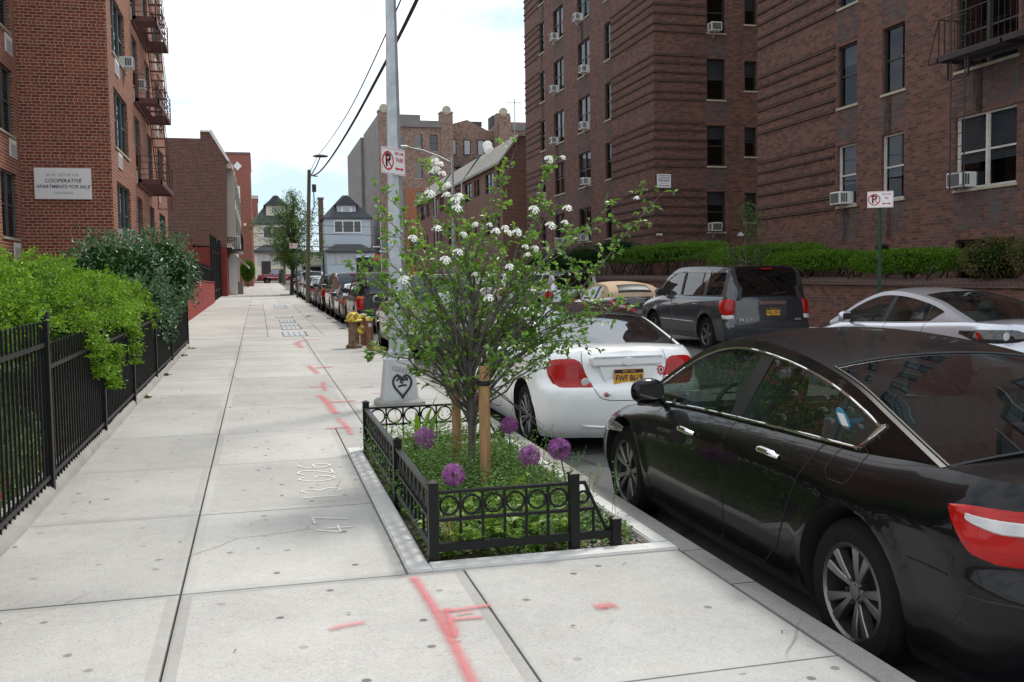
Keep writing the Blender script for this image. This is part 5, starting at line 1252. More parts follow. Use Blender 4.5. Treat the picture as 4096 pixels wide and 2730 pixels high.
        m=MB(); m.lathe([(.035,0),(.035,-.12),(.028,-.12),(.028,0)],16,0,(-.62,c.yr+.08,.27),'y'); link('exhaust_pipe',m.mesh('exhaust_pipe',[M['chrome']],smooth=40),root)
        m=MB(); m.tube([(.05,c.roofp[5][0]-.02,1.22*sb),(.35,c.roofp[7][0]-.04,1.25*sb)],.012,5); link('rear_wiper',m.mesh('rear_wiper',[M['trim']]),root)
    else:
        plate(root,.0,c.pt(0,.8*sb).y-.01,.80*sb,plate_t)
    if spare:
        m=MB(); m.lathe([(.0,-.24),(.24,-.235),(.33,-.20),(.36,-.12),(.36,0),(.3,.02),(0,.02)],36,0,axis='y'); link('spare_cover',m.mesh('spare_cover',[M['galv']],smooth=30),root,(.05,c.pt(0,.95).y,1.02))
    if rack:
        m=MB()
        for sd in (1,-1): m.tube([(sd*(c.edge(y,c.ze(y))-.06),y,c.ze(y)+.07) for y in np.linspace(-1.9*k,.2*k,10)],.02,6)
        link('roof_rail',m.mesh('roof_rail',[M['trim']],smooth=50),root)
    return root
M['gunr']=paint('grey metallic tailgate recess',(.06,.064,.07),.35,.5)
# 4 sedan / coupe generic -------------------------------------------
def sedan(x,yrear,label,pm='silver',L=4.75,W=.885,H=1.46,wb=2.83,style='multi',group=None,lamp='red',canvas=False,plate_t='EDV 5208',name='parked_car',gl='cglass',R_=.33,rim=.22,door2=False):
    k=L/4.75; q=H/1.46; pm_=CM[pm]
    roof=[(-1.88,1.0),(-1.45,1.14),(-1.05,1.265),(-.5,1.36),(-.05,1.39),(.3,1.365),(.68,1.24),(1.0,1.07),(1.35,.89)]
    if canvas: roof=[(-1.50,.98),(-1.38,1.16),(-1.1,1.30),(-.7,1.36),(-.1,1.385),(.2,1.35),(.45,1.25),(.75,1.07),(1.05,.88)]
    c=Car(L=L,W=W,wb=wb,ro=(L-wb)*.53,R=R_,rim=rim,zb=.18,
      zs=[(-2.37*k,.99*q),(-2.0*k,1.02*q),(-1.3*k,.99*q),(-.4*k,.94*q),(.5*k,.90*q),(1.3*k,.86*q),(2.0*k,.72*q),(2.37*k,.60*q)],
      roof=[(a*k,b*q) for a,b in roof],rx=.42,ry=.34,kb=.10,crown=.035,hood=.07,tum=.42,roofc=.055,cab=((-1.4 if not canvas else -1.2)*k,1.05*k),crease=.008,crz=.74*q,
      rear=[(0,.10),(.1,.03),(.3,0),(.52,.01),(.62,.05),(.86,.06),(1,.09)])
    c.i1=2*12+8; c.i2=5*12+6
    if canvas: c.i1=24; c.i2=66; c.bk0=8
    root=car_root(x,yrear+L/2,label,group=group,name=name); tilt(root,0)
    link('body',c.body(pm_),root)
    lo=lambda y: c.zsh(y)+.02 if y>-1.05*k else c.zsh(y)+.02+(-1.05*k-y)/.3*.16
    hi=lambda y: c.ze(y)-.06
    cv=M['canvas']
    if canvas:
        lo=lambda y:c.zsh(y)+.02
        c.green(root,cv,M['cglass'],M['plastic_win'],[(-.82*k,.93*k,lo,hi,M['cglass'])],top_mat=cv,border=.62)
        m=MB(); rp=c.roofp
        for (a,b) in ((-1,1),):
            r=[]
            for i in range(0,9): r.append([c.toppt(*rp[i],qq,.003,back=True) for qq in np.linspace(-.64,.64,15)])
            m.grid(r,0)
        link('soft_top',m.mesh('soft_top',[cv],smooth=60),root)
    else: c.green(root,pm_,M['cglass'],M[gl],[(-1.38*k,1.12*k,lo,hi,M[gl])],border=.88)
    for sd in (1,-1):
        m=MB(); yy=-.12*k if not door2 else -.5*k
        m.grid([[c.sidept(yy+.10*a-.08*(t-.5),lo(0)+(hi(yy)-lo(0))*t,sd,-.006 if not canvas else .001) for t in np.linspace(0,1,8)] for a in (0,1)],0,flip=sd>0)
        if not door2 and not canvas: m.grid([[c.sidept(-1.0*k+.04*a,lo(-1.0*k)+(hi(-1.0*k)-lo(-1.0*k))*t,sd,-.006) for t in np.linspace(0,1,8)] for a in (0,1)],0,flip=sd>0)
        link('door_pillar',m.mesh('door_pillar',[M['trim']]),root)
    interior(root,c,.3*k,-.65*k)
    ds=[[(-.10*k,.94*q),(-.12*k,.6),(-.1*k,.3),(0,.24),(.9*k,.24)],[(.9*k,.24),(.97*k,.6),(.95*k,.86*q)]]
    if not (canvas or door2): ds.append([(-1.0*k,.97*q),(-.98*k,.82*q),(-.85*k,.64*q),(-.75*k,.4),(-.5*k,.25),(-.1*k,.24)])
    finish(root,c,style,ds,pm_,handles=[(.25*k,.79*q)]+([] if canvas or door2 else [(-.62*k,.82*q)]),my=.72*k)
    def lamps(mat,lo_,hi_,nm='tail_lamp'): c.poly(root,nm,mat,[(.66,lo_+.04,hi_-.06),(.9,lo_+.01,hi_-.01),(1.3,lo_,hi_),(1.75,lo_+.01,hi_),(2.0,lo_+.06,hi_-.01),(2.05,lo_+.10,hi_-.02)],.012,n=26,k=7)
    if lamp=='smoke':
        lamps(M['lsmoke'],.76*q,.94*q)
        for sd in (1,-1):
            for g,mt in ((1.15,'lclear'),(1.75,'lred')):
                p=c.sp(g,.85*q,sd,.014); m=MB(); bm=None; m.lathe([(0,.0),(.04,-.004),(.055,.004)],18,0,axis='y' if g<1.4 else 'x'); link('lamp_lens',m.mesh('lamp_lens',[M[mt]],smooth=40),root,p)
    elif lamp=='amber': lamps(M['lred'],.72*q,.88*q); c.poly(root,'turn_lamp',M['lamber'],[(1.3,.76*q,.86*q),(1.7,.76*q,.87*q),(1.95,.79*q,.87*q)],.018,n=12)
    elif lamp=='streak':
        c.poly(root,'tail_lamp',M['lred'],[(.60,.62,.66),(.85,.63,.74),(1.2,.66,.83),(1.6,.72,.90),(2.0,.80,.94),(2.06,.90,.945)],.012,n=24)
        c.poly(root,'lamp_insert',M['lclear'],[(1.1,.70,.78),(1.5,.75,.85),(1.9,.83,.90)],.018,n=12)
    else: lamps(M['lred'],.72*q,.92*q)
    plate(root,0,c.pt(0,.76).y-.012,.74,plate_t)
    m=MB(); yq=c.roofp[20][0]; m.tube([(0,-1.0*k,c.ze(-1.0*k)+.05),(0,-1.1*k,c.ze(-1.1*k)+.16)],[.012,.004],6); link('antenna',m.mesh('antenna',[M['trim']]),root) if not canvas else None
    return root
# ---------------- place
LX=3.555
black_sedan(3.43,3.80,'glossy black sedan with chrome window trim, nearest car at the kerb')
white_coupe(3.43,8.68,'white two door coupe with a dark glass roof, parked just ahead of the black sedan')
G1='cars parked along the near kerb'
suv(3.55,19.0,'champagne compact SUV with a round spare wheel cover, half hidden by the street tree',pm='champ',L=4.55,W=.89,H=1.70,wb=2.62,R_=.34,rim=.21,detail=False,group=G1,spare=True,plate_t='DKA 7730',lamp='side',style='plain')
suv(3.58,27.7,'black boxy SUV with low red and amber tail lamps, beyond the fire hydrant',pm='darkc',L=4.6,W=.90,H=1.74,wb=2.7,R_=.36,rim=.22,detail=False,group=G1,lamp='low',plate_t='CWR 2094',style='plain')
sedan(3.58,33.3,'taupe silver coupe with amber tail lamps, just ahead of the black boxy SUV',pm='tauped',L=4.45,W=.875,H=1.38,wb=2.65,group=G1,lamp='amber',door2=True,plate_t='FBN 6612')
suv(3.58,38.1,'silver compact SUV with tall pillar mounted lamps, ahead of the taupe coupe',pm='champ',L=4.4,W=.88,H=1.72,wb=2.62,R_=.34,rim=.21,detail=False,group=G1,lamp='tall',plate_t='EKT 1187',style='plain')
suv(3.58,43.6,'black station wagon with red corner lamps in the kerb row',pm='darkc',L=4.7,W=.90,H=1.66,wb=2.75,R_=.35,rim=.21,detail=False,group=G1,lamp='low',plate_t='GRB 3371',style='plain')
sedan(3.58,49.6,'small dark grey hatch car with round red lamps beside the utility pole',pm='gun',L=4.2,W=.86,H=1.44,wb=2.55,group=G1,plate_t='AHC 9265')
sedan(3.58,54.8,'dark blue sedan tucked behind the utility pole',pm='blue',L=4.6,W=.88,H=1.43,wb=2.7,group=G1,plate_t='ERJ 4418')
sedan(3.58,61.0,'pale silver sedan just left of the utility pole foot',pm='silver',L=4.7,W=.89,H=1.50,wb=2.75,group=G1,plate_t='DSF 2240')
suv(3.58,67.5,'silver SUV with roof rails near the far end of the kerb row',pm='silver',L=4.7,W=.93,H=1.74,wb=2.75,detail=False,group=G1,lamp='side',plate_t='BVD 5093',rack=True)
sedan(3.58,74.5,'maroon grey sedan between two SUVs near the far corner',pm='purple',L=4.6,W=.88,H=1.43,wb=2.7,group=G1,plate_t='FTE 7012')
suv(3.58,81.0,'dark SUV farthest along the near kerb before the corner',pm='darkc',L=4.8,W=.96,H=1.80,wb=2.8,detail=False,group=G1,lamp='low',plate_t='CLM 8841')
G2='cars parked along the far kerb'; RX=9.93
suv(10.02,17.7,'dark grey boxy SUV with a gold plate, parked across the street',group=G2)
sedan(9.78,10.25,'silver sedan with black tail lamp housings, parked across the street at the right edge',pm='silver',group=G2,lamp='smoke',L=4.8,W=.91,H=1.46,gl='cglass')
sedan(RX,23.9,'dark violet convertible with a raised tan soft top',pm='purple',group=G2,lamp='streak',canvas=True,L=4.85,W=.91,H=1.42,door2=True)
suv(RX,30.0,'silver crossover with wraparound red lamps ahead of the convertible',pm='silver',L=4.8,W=.94,H=1.70,wb=2.82,detail=False,group=G2,lamp='side',plate_t='FHK 6627')
suv(RX,36.3,'white crossover glimpsed through the tree leaves across the street',pm='white',L=4.6,W=.93,H=1.62,wb=2.7,detail=False,group=G2,lamp='side',plate_t='DNB 1148')
sedan(RX,42.2,'black sedan mostly hidden by the tree across the street',pm='darkc',group=G2,plate_t='EWY 3906')
suv(RX,48.6,'grey SUV far along the opposite kerb behind the tree crown',pm='gun',detail=False,group=G2,lamp='side',plate_t='FCC 2735')
sedan(RX,55.0,'pale car at the far end of the opposite row',pm='silver',group=G2,plate_t='BAR 6104')
# pickup on the cross street (side on)
def pickup():
    c=Car(L=5.8,W=.98,wb=3.26,ro=1.15,R=.39,rim=.23,zb=.42,arch=.09,zs=[(-2.9,1.22),(0,1.22),(1.2,1.22),(2.3,1.17),(2.9,1.05)],roof=[(-.75,1.20),(-.68,1.5),(-.55,1.78),(-.2,1.86),(.4,1.87),(.8,1.80),(1.1,1.5),(1.4,1.22)],
      rx=.12,ry=.12,kb=.03,fx=.3,fy=.3,kf=.1,crown=0,hood=.04,tum=.22,roofc=.03,cab=(-2.8,-.85),inset=.02,tw=.26,rear=[(0,.0),(1,.03)],front=[(0,.06),(.3,0),(1,.08)])
    c.i1=26;c.i2=56; pm=CM['red']
    root=thing('pickup_truck',(2.6,125.5,2.0),'dark red pickup truck passing side-on across the end of the street','truck',None,PI/2)
    link('body',c.body(pm),root); c.cab=(-.6,1.2)
    lo=lambda y:c.zsh(y)+.03; hi=lambda y:min(c.ze(y)-.09,1.78)
    c.green(root,pm,M['tglass'],M['tglass'],[(-.60,-.02,lo,hi,M['tglass']),(.06,1.15,lo,hi,M['rglass'])],border=.86)
    finish(root,c,'five',[[(.0,1.2),(0,.55),(1.0,.55),(1.05,1.2)],[(-.78,1.2),(-.78,.55)]],pm,handles=[(.15,1.05)],my=.85)
    c.poly(root,'side_moulding',M['chrome'],[(c.gy(-2.2),.80,.84),(c.gy(1.6),.80,.84)],.012,n=14,k=3); c.poly(root,'tail_lamp',M['lred'],[(1.2,.85,1.15),(1.6,.85,1.15),(2.02,.85,1.15)],.01,n=8)
    c.poly(root,'headlamp',M['headl'],[(3.0,.82,1.0),(3.5,.82,1.0),(4,.82,1.0)],.01,n=8)
    return root
pk=pickup(); pk.location=(2.6,125.5,1.90)
# ------------------------------------------------------------------ ironwork, street furniture
def nz(y): return gz(y)
def sqpost(m,x,y,z0,z1,w,cap=True,mi=0):
    m.box((x-w/2,y-w/2,z0),(x+w/2,y+w/2,z1),mi)
    if cap:
        h=w/2+.004; m.add([(x-h,y-h,z1),(x+h,y-h,z1),(x+h,y+h,z1),(x-h,y+h,z1),(x-h,y-h,z1+.01),(x+h,y-h,z1+.01),(x+h,y+h,z1+.01),(x-h,y+h,z1+.01),(x,y,z1+.01+w*.3)],[(3,2,1,0),(0,1,5,4),(1,2,6,5),(2,3,7,6),(3,0,4,7),(4,5,8),(5,6,8),(6,7,8),(7,4,8)],mi)
def slopebox(m,x0,x1,y0,y1,z0,z1,h,mi=0):
    m.add([(x0,y0,z0),(x1,y0,z0),(x1,y1,z1),(x0,y1,z1),(x0,y0,z0+h),(x1,y0,z0+h),(x1,y1,z1+h),(x0,y1,z1+h)],[(0,3,2,1),(4,5,6,7),(0,1,5,4),(1,2,6,5),(2,3,7,6),(3,0,4,7)],mi)
FX=-1.5
f=thing('picket_fence',(FX,7.6,nz(7.6)),'long black iron picket fence beside the pavement in front of the bright green yew','fence')
posts=[(2.6,1.30),(5.1,1.32),(7.6,1.32),(10.15,1.15),(12.49,1.14),(15.15,1.32),(17.85,1.29),(21.9,1.35)]
for y,h in posts:
    m=MB(); sqpost(m,FX,y,nz(y)-.1,nz(y)+h,.066); m.build('post',M['black_iron'],f,bev=.003)
for (a,ha),(b,hb) in zip(posts[:-1],posts[1:]):
    y0,y1=a+.03,b-.03; hh=min(ha,hb)
    m=MB(); slopebox(m,FX-.018,FX+.018,y0,y1,nz(y0)+hh-.24,nz(y1)+hh-.24,.03); slopebox(m,FX-.018,FX+.018,y0,y1,nz(y0)+.13,nz(y1)+.13,.03); m.build('rail',M['black_iron'],f)
    m=MB(); n=int((y1-y0)/.108)
    for i in range(n):
        y=y0+(i+.6)*(y1-y0)/n; z=nz(y); m.box((FX-.0075,y-.0075,z+.045),(FX+.0075,y+.0075,z+hh-.06)); m.add([(FX-.0085,y-.0085,z+hh-.06),(FX+.0085,y-.0085,z+hh-.06),(FX+.0085,y+.0085,z+hh-.06),(FX-.0085,y+.0085,z+hh-.06),(FX,y,z+hh-.045)],[(0,1,4),(1,2,4),(2,3,4),(3,0,4)])
    m.build('pickets',M['black_iron'],f)
s=thing('fence_footing',(FX-.1,10,nz(10)),'low crumbling concrete footing along the foot of the black picket fence','kerb')
m=MB(); rows=[]
for y in np.linspace(0,22,90):
    r=random.uniform(-.012,.012); z=nz(y); rows.append([(FX-.12,y,z-.1),(FX-.12,y,z+.11+r),(FX-.02,y,z+.10+r),(FX+.035+r,y,z+.055),(FX+.05+r,y,z-.02)])
m.grid(rows,0); m.build('footing',M['concrete'],s,smooth=50)
m=MB()
for i in range(70):
    y=3+i*.22; r=random.uniform(-.02,.02); m.box((FX-.32+r,y,nz(y)-.02),(FX-.22+r,y+.2,nz(y)+.13+r*.5))
tag(m.build('brick_edging',[M['redbrickpaint']],None,(0,0,0),uv=True),'row of red garden bricks just inside the picket fence','edging')
# tree guard
g_=thing('tree_guard',(1.4,5.2,nz(5.2)),'low black iron tree guard with a row of rings round the planted pit','fence')
GX,GY0,GY1,W1=.89,5.21,8.62,.055
def zt(y): return nz(y)
def gpost(x,y,h): m=MB(); sqpost(m,x,y,zt(y)-.12,zt(y)+h,W1); m.build('post',M['black_iron'],g_,bev=.002)
for x,y,h in ((GX,GY0,.43),(GX,6.62,.43),(GX,GY1,.43),(1.70,GY0,.43),(1.95,GY0,.155),(1.85,GY1,.42),(2.12,GY1,.15)): gpost(x,y,h)
def ring(m,c,r,axis):
    pts=[]
    for k in range(25):
        a=2*PI*k/24; pts.append((c[0]+(r*math.cos(a) if axis=='x' else 0),c[1]+(r*math.cos(a) if axis=='y' else 0),c[2]+r*math.sin(a)))
    m.tube(pts,.0075,6,cap=False)
def panel(p0,p1,n,axis):
    m=MB()
    P0=Vector(p0);P1=Vector(p1); L=(P1-P0).length; d=(P1-P0)/L
    def bar(h,t,w=.018):
        if axis=='x': m.box((P0.x,P0.y-w,zt(P0.y)+h),(P1.x,P0.y+w,zt(P0.y)+h+t))
        else: slopebox(m,P0.x-w,P0.x+w,P0.y,P1.y,zt(P0.y)+h,zt(P1.y)+h,t)
    bar(.375,.016);bar(.222,.016); bar(.055,.045,.016)
    m.build('rail',M['black_iron'],g_)
    m=MB()
    for i in range(n):
        c=P0+d*(L*(i+.5)/n); z=zt(c.y)
        ring(m,(c.x,c.y,z+.306),min(.062,L/n/2-.012),axis)
        if i>0: q=P0+d*(L*i/n); z=zt(q.y); m.box((q.x-.007,q.y-.007,z+.09),(q.x+.007,q.y+.007,z+.375))
    m.build('ring_infill',M['black_iron'],g_,smooth=45)
panel((GX+.028,GY0,0),(1.70-.028,GY0,0),6,'x'); panel((GX,GY0+.028,0),(GX,6.62-.028,0),9,'y'); panel((GX,6.62+.028,0),(GX,GY1-.028,0),12,'y'); panel((GX+.028,GY1,0),(1.85-.028,GY1,0),6,'x')
for (xa,xb_,y) in ((1.70,1.95,GY0),(1.85,2.12,GY1)):
    m=MB(); z=zt(y); m.tube([(xa,y,z+.383),(xa+.065,y,z+.383),(xb_-.06,y,z+.11),(xb_,y,z+.105)],.012,6); m.box((xa,y-.014,z+.222),(xa+.125,y+.014,z+.238)); m.box((xa,y-.016,z+.055),(xb_,y+.016,z+.10)); m.box((xa+.11,y-.007,z+.1),(xa+.124,y+.007,z+.23)); ring(m,(xa+.055,y,z+.30),.032,'x'); m.build('end_brace',M['black_iron'],g_,smooth=45)
# light pole
lp=thing('light_pole',(1.59,11.52,nz(11.52)),'grey steel light pole with a square tapered base tagged with a black heart','street lamp')
cx,cy,cz=1.59,11.52,nz(11.52)
def octa(r): return [(r*math.cos(PI/8+k*PI/4),r*math.sin(PI/8+k*PI/4)) for k in range(8)]
def sqr(w,c=.25): 
    a=w/2;b=a*(1-c); return [(-b,-a),(b,-a),(a,-b),(a,b),(b,a),(-b,a),(-a,b),(-a,-b)]
m=MB()
def loft(m,secs,mi=0,cap=True):
    n=len(secs[0][0]); vs=[(cx+p[0],cy+p[1],z) for poly,z in secs for p in poly]
    m.add(vs,[(i*n+k,i*n+(k+1)%n,(i+1)*n+(k+1)%n,(i+1)*n+k) for i in range(len(secs)-1) for k in range(n)]+([tuple(range((len(secs)-1)*n,len(secs)*n))] if cap else []),mi)
loft(m,[(sqr(.56,.3),cz-.05),(sqr(.56,.3),cz+.05),(sqr(.50,.3),cz+.075)]); m.build('plinth',M['concrete'],lp)
M['polebase']=plain('weathered grey base paint',(.46,.47,.48),.55,var=.1,scale=7,dirt=.55,bump=.1)
m=MB(); loft(m,[(sqr(.43,.18),cz+.07),(sqr(.41,.18),cz+.12),(sqr(.33,.18),cz+.53),(sqr(.34,.18),cz+.545),(sqr(.28,.2),cz+.565),(sqr(.27,.2),cz+.59)]); m.build('base',M['polebase'],lp,bev=.006,smooth=30)
m=MB()
for sx in (-.095,.095):
    m.lathe([(.052,0),(.052,.05),(.042,.085),(.02,.105),(0,.11)],14,0,(cx+sx,cy-.08,cz+.57))
m.build('bolt_cover',M['galv'],lp,smooth=50)
m=MB(); loft(m,[(octa(.118),cz+.55),(octa(.062),cz+4.8),(octa(.045),cz+9)]); m.build('pole',M['galv'],lp)
def stroke(m,pts,w,zoff=0):
    """ribbon on a vertical plane y=const: pts (x,y,z)"""
    P=[Vector(p) for p in pts]; r=[]
    for i,p in enumerate(P):
        t=(P[min(i+1,len(P)-1)]-P[max(i-1,0)]).normalized(); b=Vector((-t.z,0,t.x))*w/2; r.append([tuple(p-b),tuple(p+b)])
    m.grid(r,0)
def onbase(u,v): # u across -1..1, v height m above ground
    w=.43-(.10)*(v-.07)/.46; return (cx+u*w/2,cy-w/2-.004,cz+v)
M['spray']=plain('black spray paint',(.015,.015,.015),.6)
m=MB(); hp=[]
for k in range(41):
    t=2*PI*k/40; hp.append(onbase(.06+.56*math.sin(t)**3,.255+.0100*(13*math.cos(t)-5*math.cos(2*t)-2*math.cos(3*t)-math.cos(4*t))*.92))
stroke(m,hp,.026); 
for a,b in (((-.28,.38),(.02,.30)),((-.1,.29),(.1,.27)),((-.2,.235),(.32,.25)),((.2,.36),(.40,.30)),((.12,.30),(.42,.33)),((-.3,.30),(-.05,.34))): stroke(m,[onbase(a[0],a[1]),onbase((a[0]+b[0])/2,(a[1]+b[1])/2+.006),onbase(b[0],b[1])],.022)
stroke(m,[onbase(.06,.16),onbase(.06,.09)],.004); stroke(m,[onbase(.3,.2),onbase(.3,.11)],.003)
m.build('graffiti_heart',M['spray'],lp)
m=MB(); pts=[]
for k in range(60):
    t=k/59; pts.append(onbase(-.55+1.15*t+.10*math.cos(t*34),.455-.05*t+.028*math.sin(t*34)))
pts+= [onbase(.72,.38),onbase(.6,.35),onbase(.45,.33)]
stroke(m,pts,.0035); m.build('graffiti_tag',M['spray'],lp)
# parking sign
def park_sign(root,day,hours='9:30-11AM'):
    m=MB(); m.cbox((0,0,0),(.457,.004,.305)); link('sign_plate',m.mesh('sign_plate',[M['sign_white']],bev=.0015),root)
    m=MB(); 
    for (a,b) in (((-.219,-.143),(.219,-.139)),((-.219,.139),(.219,.143)),((-.219,-.139),(-.215,.139)),((.215,-.139),(.219,.139))): m.box((a[0],-.0035,a[1]),(b[0],-.0025,b[1]))
    link('sign_border',m.mesh('sign_border',[M['sign_red']]),root)
    text('P',.20,M['sign_black'],root,(-.105,-.0035,-.0),(PI/2,0,0),ext=.0006,bold=.006)
    m=MB(); m.lathe([(.088,-.0045),(.108,-.0045)],40,0,(-.105,0,0),'y'); 
    vs=[(-.105-.065,-.0052,.055),(-.105-.052,-.0052,.068),(-.105+.065,-.0052,-.055),(-.105+.052,-.0052,-.068)]; m.add(vs,[(0,1,2,3)]); link('prohibition_ring',m.mesh('prohibition_ring',[M['sign_red']]),root)
    text(hours,.045,M['sign_red'],root,(.108,-.0035,.095),(PI/2,0,0),ext=.0006,sx=.8,bold=.0008); text(day,.062,M['sign_red'],root,(.112,-.0035,.02),(PI/2,0,0),ext=.0006,sx=.78,bold=.0012)
    m=MB(); m.prism([(.03,-.08),(.065,-.055),(.065,-.071),(.155,-.071),(.155,-.055),(.19,-.08),(.155,-.105),(.155,-.089),(.065,-.089),(.065,-.105)],-.0035,-.0025,0,'y'); link('arrow',m.mesh('arrow',[M['sign_red']]),root)
s=thing('parking_sign',(1.55,11.30,3.02),'white and red no parking Thursday sign strapped to the grey light pole','sign','no parking signs',.80); park_sign(s,'THURS')
m=MB(); m.cbox((0,0,0),(.10,.004,.085)); o=m.build('pole_sticker',M['sign_white'],None,(1.60,11.405,2.72)); o.data.transform(Matrix.Translation((0,0,0))); tag(o,'small blank white label stuck on the light pole under its sign','sticker')
o.rotation_euler=(0,0,R(-2)); o.location=(1.585,11.52-.088,2.70)
s=thing('parking_sign',(11.32,16.02,3.06),'white and red no parking Friday sign on the green post across the street','sign','no parking signs',-.60); park_sign(s,'FRI')
s=thing('sign_post',(11.36,16.1,nz(16)),'dark green perforated steel post holding the Friday parking sign','post')
m=MB(); m.box((11.335,16.06,nz(16)-.2),(11.385,16.11,3.22)); 
m.build('post_tube',M['green_paint'],s)
m=MB()
for i in range(60): m.lathe([(0,0),(.007,0),(.007,.001)],6,0,(11.36,16.059,nz(16)+.1+i*.05),'y')
m.build('punched_holes',M['sign_black'],s)
s=thing('sign_post',(2.28,59.7,nz(59.7)),'slim dark post with a parking sign just beyond the wooden utility pole','post')
m=MB(); m.box((2.2,59.65,nz(59.7)-.1),(2.3,59.75,4.1)); m.build('post_tube',M['green_paint'],s)
s=thing('parking_sign',(2.1,59.6,4.0),'distant no parking sign beside the leafy street tree','sign','no parking signs'); park_sign(s,'MON')
# hydrant and bollards
M['hyd_body']=None
def rusty(name,c,c2):
    t=NT(name); co_=t.n('TexCoord').outputs['Object']; n=t.noise(9,co_,7,.7); b=t.bsdf(Base_Color=t.ramp(n,[(.35,c2),(.47,(.16,.07,.02)),(.54,c),(.7,c)]),Roughness=.75); t.set(b,'Normal',t.bump(n,.5,.01)); return t.mat
M['hyd_body']=rusty('rusty hydrant paint',(.16,.135,.09),(.05,.02,.01)); M['hyd_yellow']=rusty('chipped yellow paint',(.70,.55,.06),(.45,.30,.03)); M['bol']=rusty('worn maroon paint',(.15,.065,.055),(.20,.13,.10))
h=thing('fire_hydrant',(1.89,20.32,nz(20.32)),'old fire hydrant with a chipped yellow dome and rusty barrel','fire hydrant')
m=MB(); m.lathe([(0,-.05),(.165,-.05),(.165,.05),(.15,.07),(.125,.075),(.118,.1),(.112,.48),(.115,.56)],28,0); m.local('barrel',M['hyd_body'],h,smooth=35)
m=MB(); m.lathe([(.115,.54),(.185,.545),(.19,.575),(.165,.59),(.15,.60),(.155,.63),(.13,.69),(.08,.735),(.03,.75),(.028,.78),(0,.785)],28,0); m.local('dome',M['hyd_yellow'],h,smooth=35)
m=MB(); m.lathe([(.06,0),(.06,.10)],16,0,(0,0,0),'y'); m.local('nozzle_neck',M['hyd_body'],h,(.12,-.05,.38),rot=(0,0,R(-120)),smooth=40)
m=MB(); m.lathe([(.0,.0),(.05,.0),(.088,.03),(.092,.06),(.08,.07)],20,0,(0,0,0),'y'); m.local('nozzle_cap',M['hyd_yellow'],h,(.17,-.125,.38),rot=(0,0,R(25)),smooth=40)
for i,(x,y,lab) in enumerate(((2.15,20.93,'maroon steel bollard standing just behind the hydrant'),(2.13,19.53,'maroon steel bollard with a blue sticker, nearest the kerb beside the hydrant'))):
    b=thing('bollard',(x,y,nz(y)),lab,'bollard','bollards guarding the hydrant')
    m=MB(); m.lathe([(.072,-.05),(.072,.60)],20,0); m.local('pipe',M['bol'],b,smooth=40)
    m=MB(); m.lathe([(.073,.60),(.078,.61),(.078,.65),(.072,.665)],20,0); m.local('yellow_cap',M['hyd_yellow'],b,smooth=40); m=MB(); m.lathe([(.075,.664),(.05,.675),(0,.68)],20,0); m.local('cement_top',M['white_kerb'],b,smooth=40)
    if i==1: 
        m=MB(); m.cbox((0,-.0745,.51),(.055,.002,.06)); o=m.local('sticker',M['sign_white'],b); m=MB(); m.cbox((0,-.076,.505),(.03,.002,.03)); m.local('sticker_mark',plain('blue ink',(.02,.04,.25),.6),b)
# utility pole + wires
M['wood']=barkmat('weathered pole wood',(.19,.18,.12),(.11,.10,.07),30)
up=thing('utility_pole',(2.41,50.5,nz(50.5)),'tall weathered wooden utility pole at the kerb with cables at its top','utility pole')
m=MB(); m.tube([(2.41,50.5,nz(50.5)-.2),(2.5,50.5,3.5),(2.66,50.5,7.45)],[.125,.105,.09],14); m.build('shaft',M['wood'],up,smooth=50)
m=MB(); m.box((2.78,50.4,6.35),(2.98,50.6,6.72)); m.tube([(2.85,50.4,6.35),(2.86,50.4,5.6),(2.72,50.4,5.2)],.03,6); m.tube([(2.7,50.5,7.2),(2.95,50.5,7.15)],.02,5); m.build('terminal_box',M['frame_dark'],up)
m=MB(); m.lathe([(0,-.03),(.12,-.02),(.13,.01),(0,.03)],14,0,(2.95,50.3,7.12),'z'); m.build('insulator',M['frame_dark'],up)
def wire(pts,r,label,nm='overhead_cable',par=None):
    m=MB(); m.tube(smooth_pts(pts,8),r,5); return tag(m.build(nm,M['sign_black'],None,(0,0,0)),label,'cable','overhead cables')
wire([(2.7,50.5,7.15),(2.68,44,6.55),(2.65,37,6.2),(2.62,29,6.02),(2.6,22,6.02),(2.6,15,6.2),(2.6,5,6.9),(2.6,-6,7.8)],.032,'thick twisted black cable sagging from the wooden pole towards the viewer')
wire([(2.7,50.45,7.35),(2.9,47,7.7),(2.9,40,7.35),(2.8,30,6.85),(2.7,22,6.72),(2.65,15,6.9),(2.6,5,7.5),(2.6,-6,8.2)],.014,'thin upper cable running above the thick twisted one')
s=thing('cable_splice',(3.05,47.5,7.75),'flat dark splice case hanging on the thin cable by the wooden pole','splice case')
m=MB(); m.lathe([(0,-.05),(.35,-.02),(.38,.0),(.3,.05),(0,.07)],18,0); m.local('case',M['frame_dark'],s,smooth=40); m=MB(); m.tube([(0,0,0),(-.12,1.5,-.3),(-.35,3,-.65)],.03,5); m.local('lead',M['frame_dark'],s)
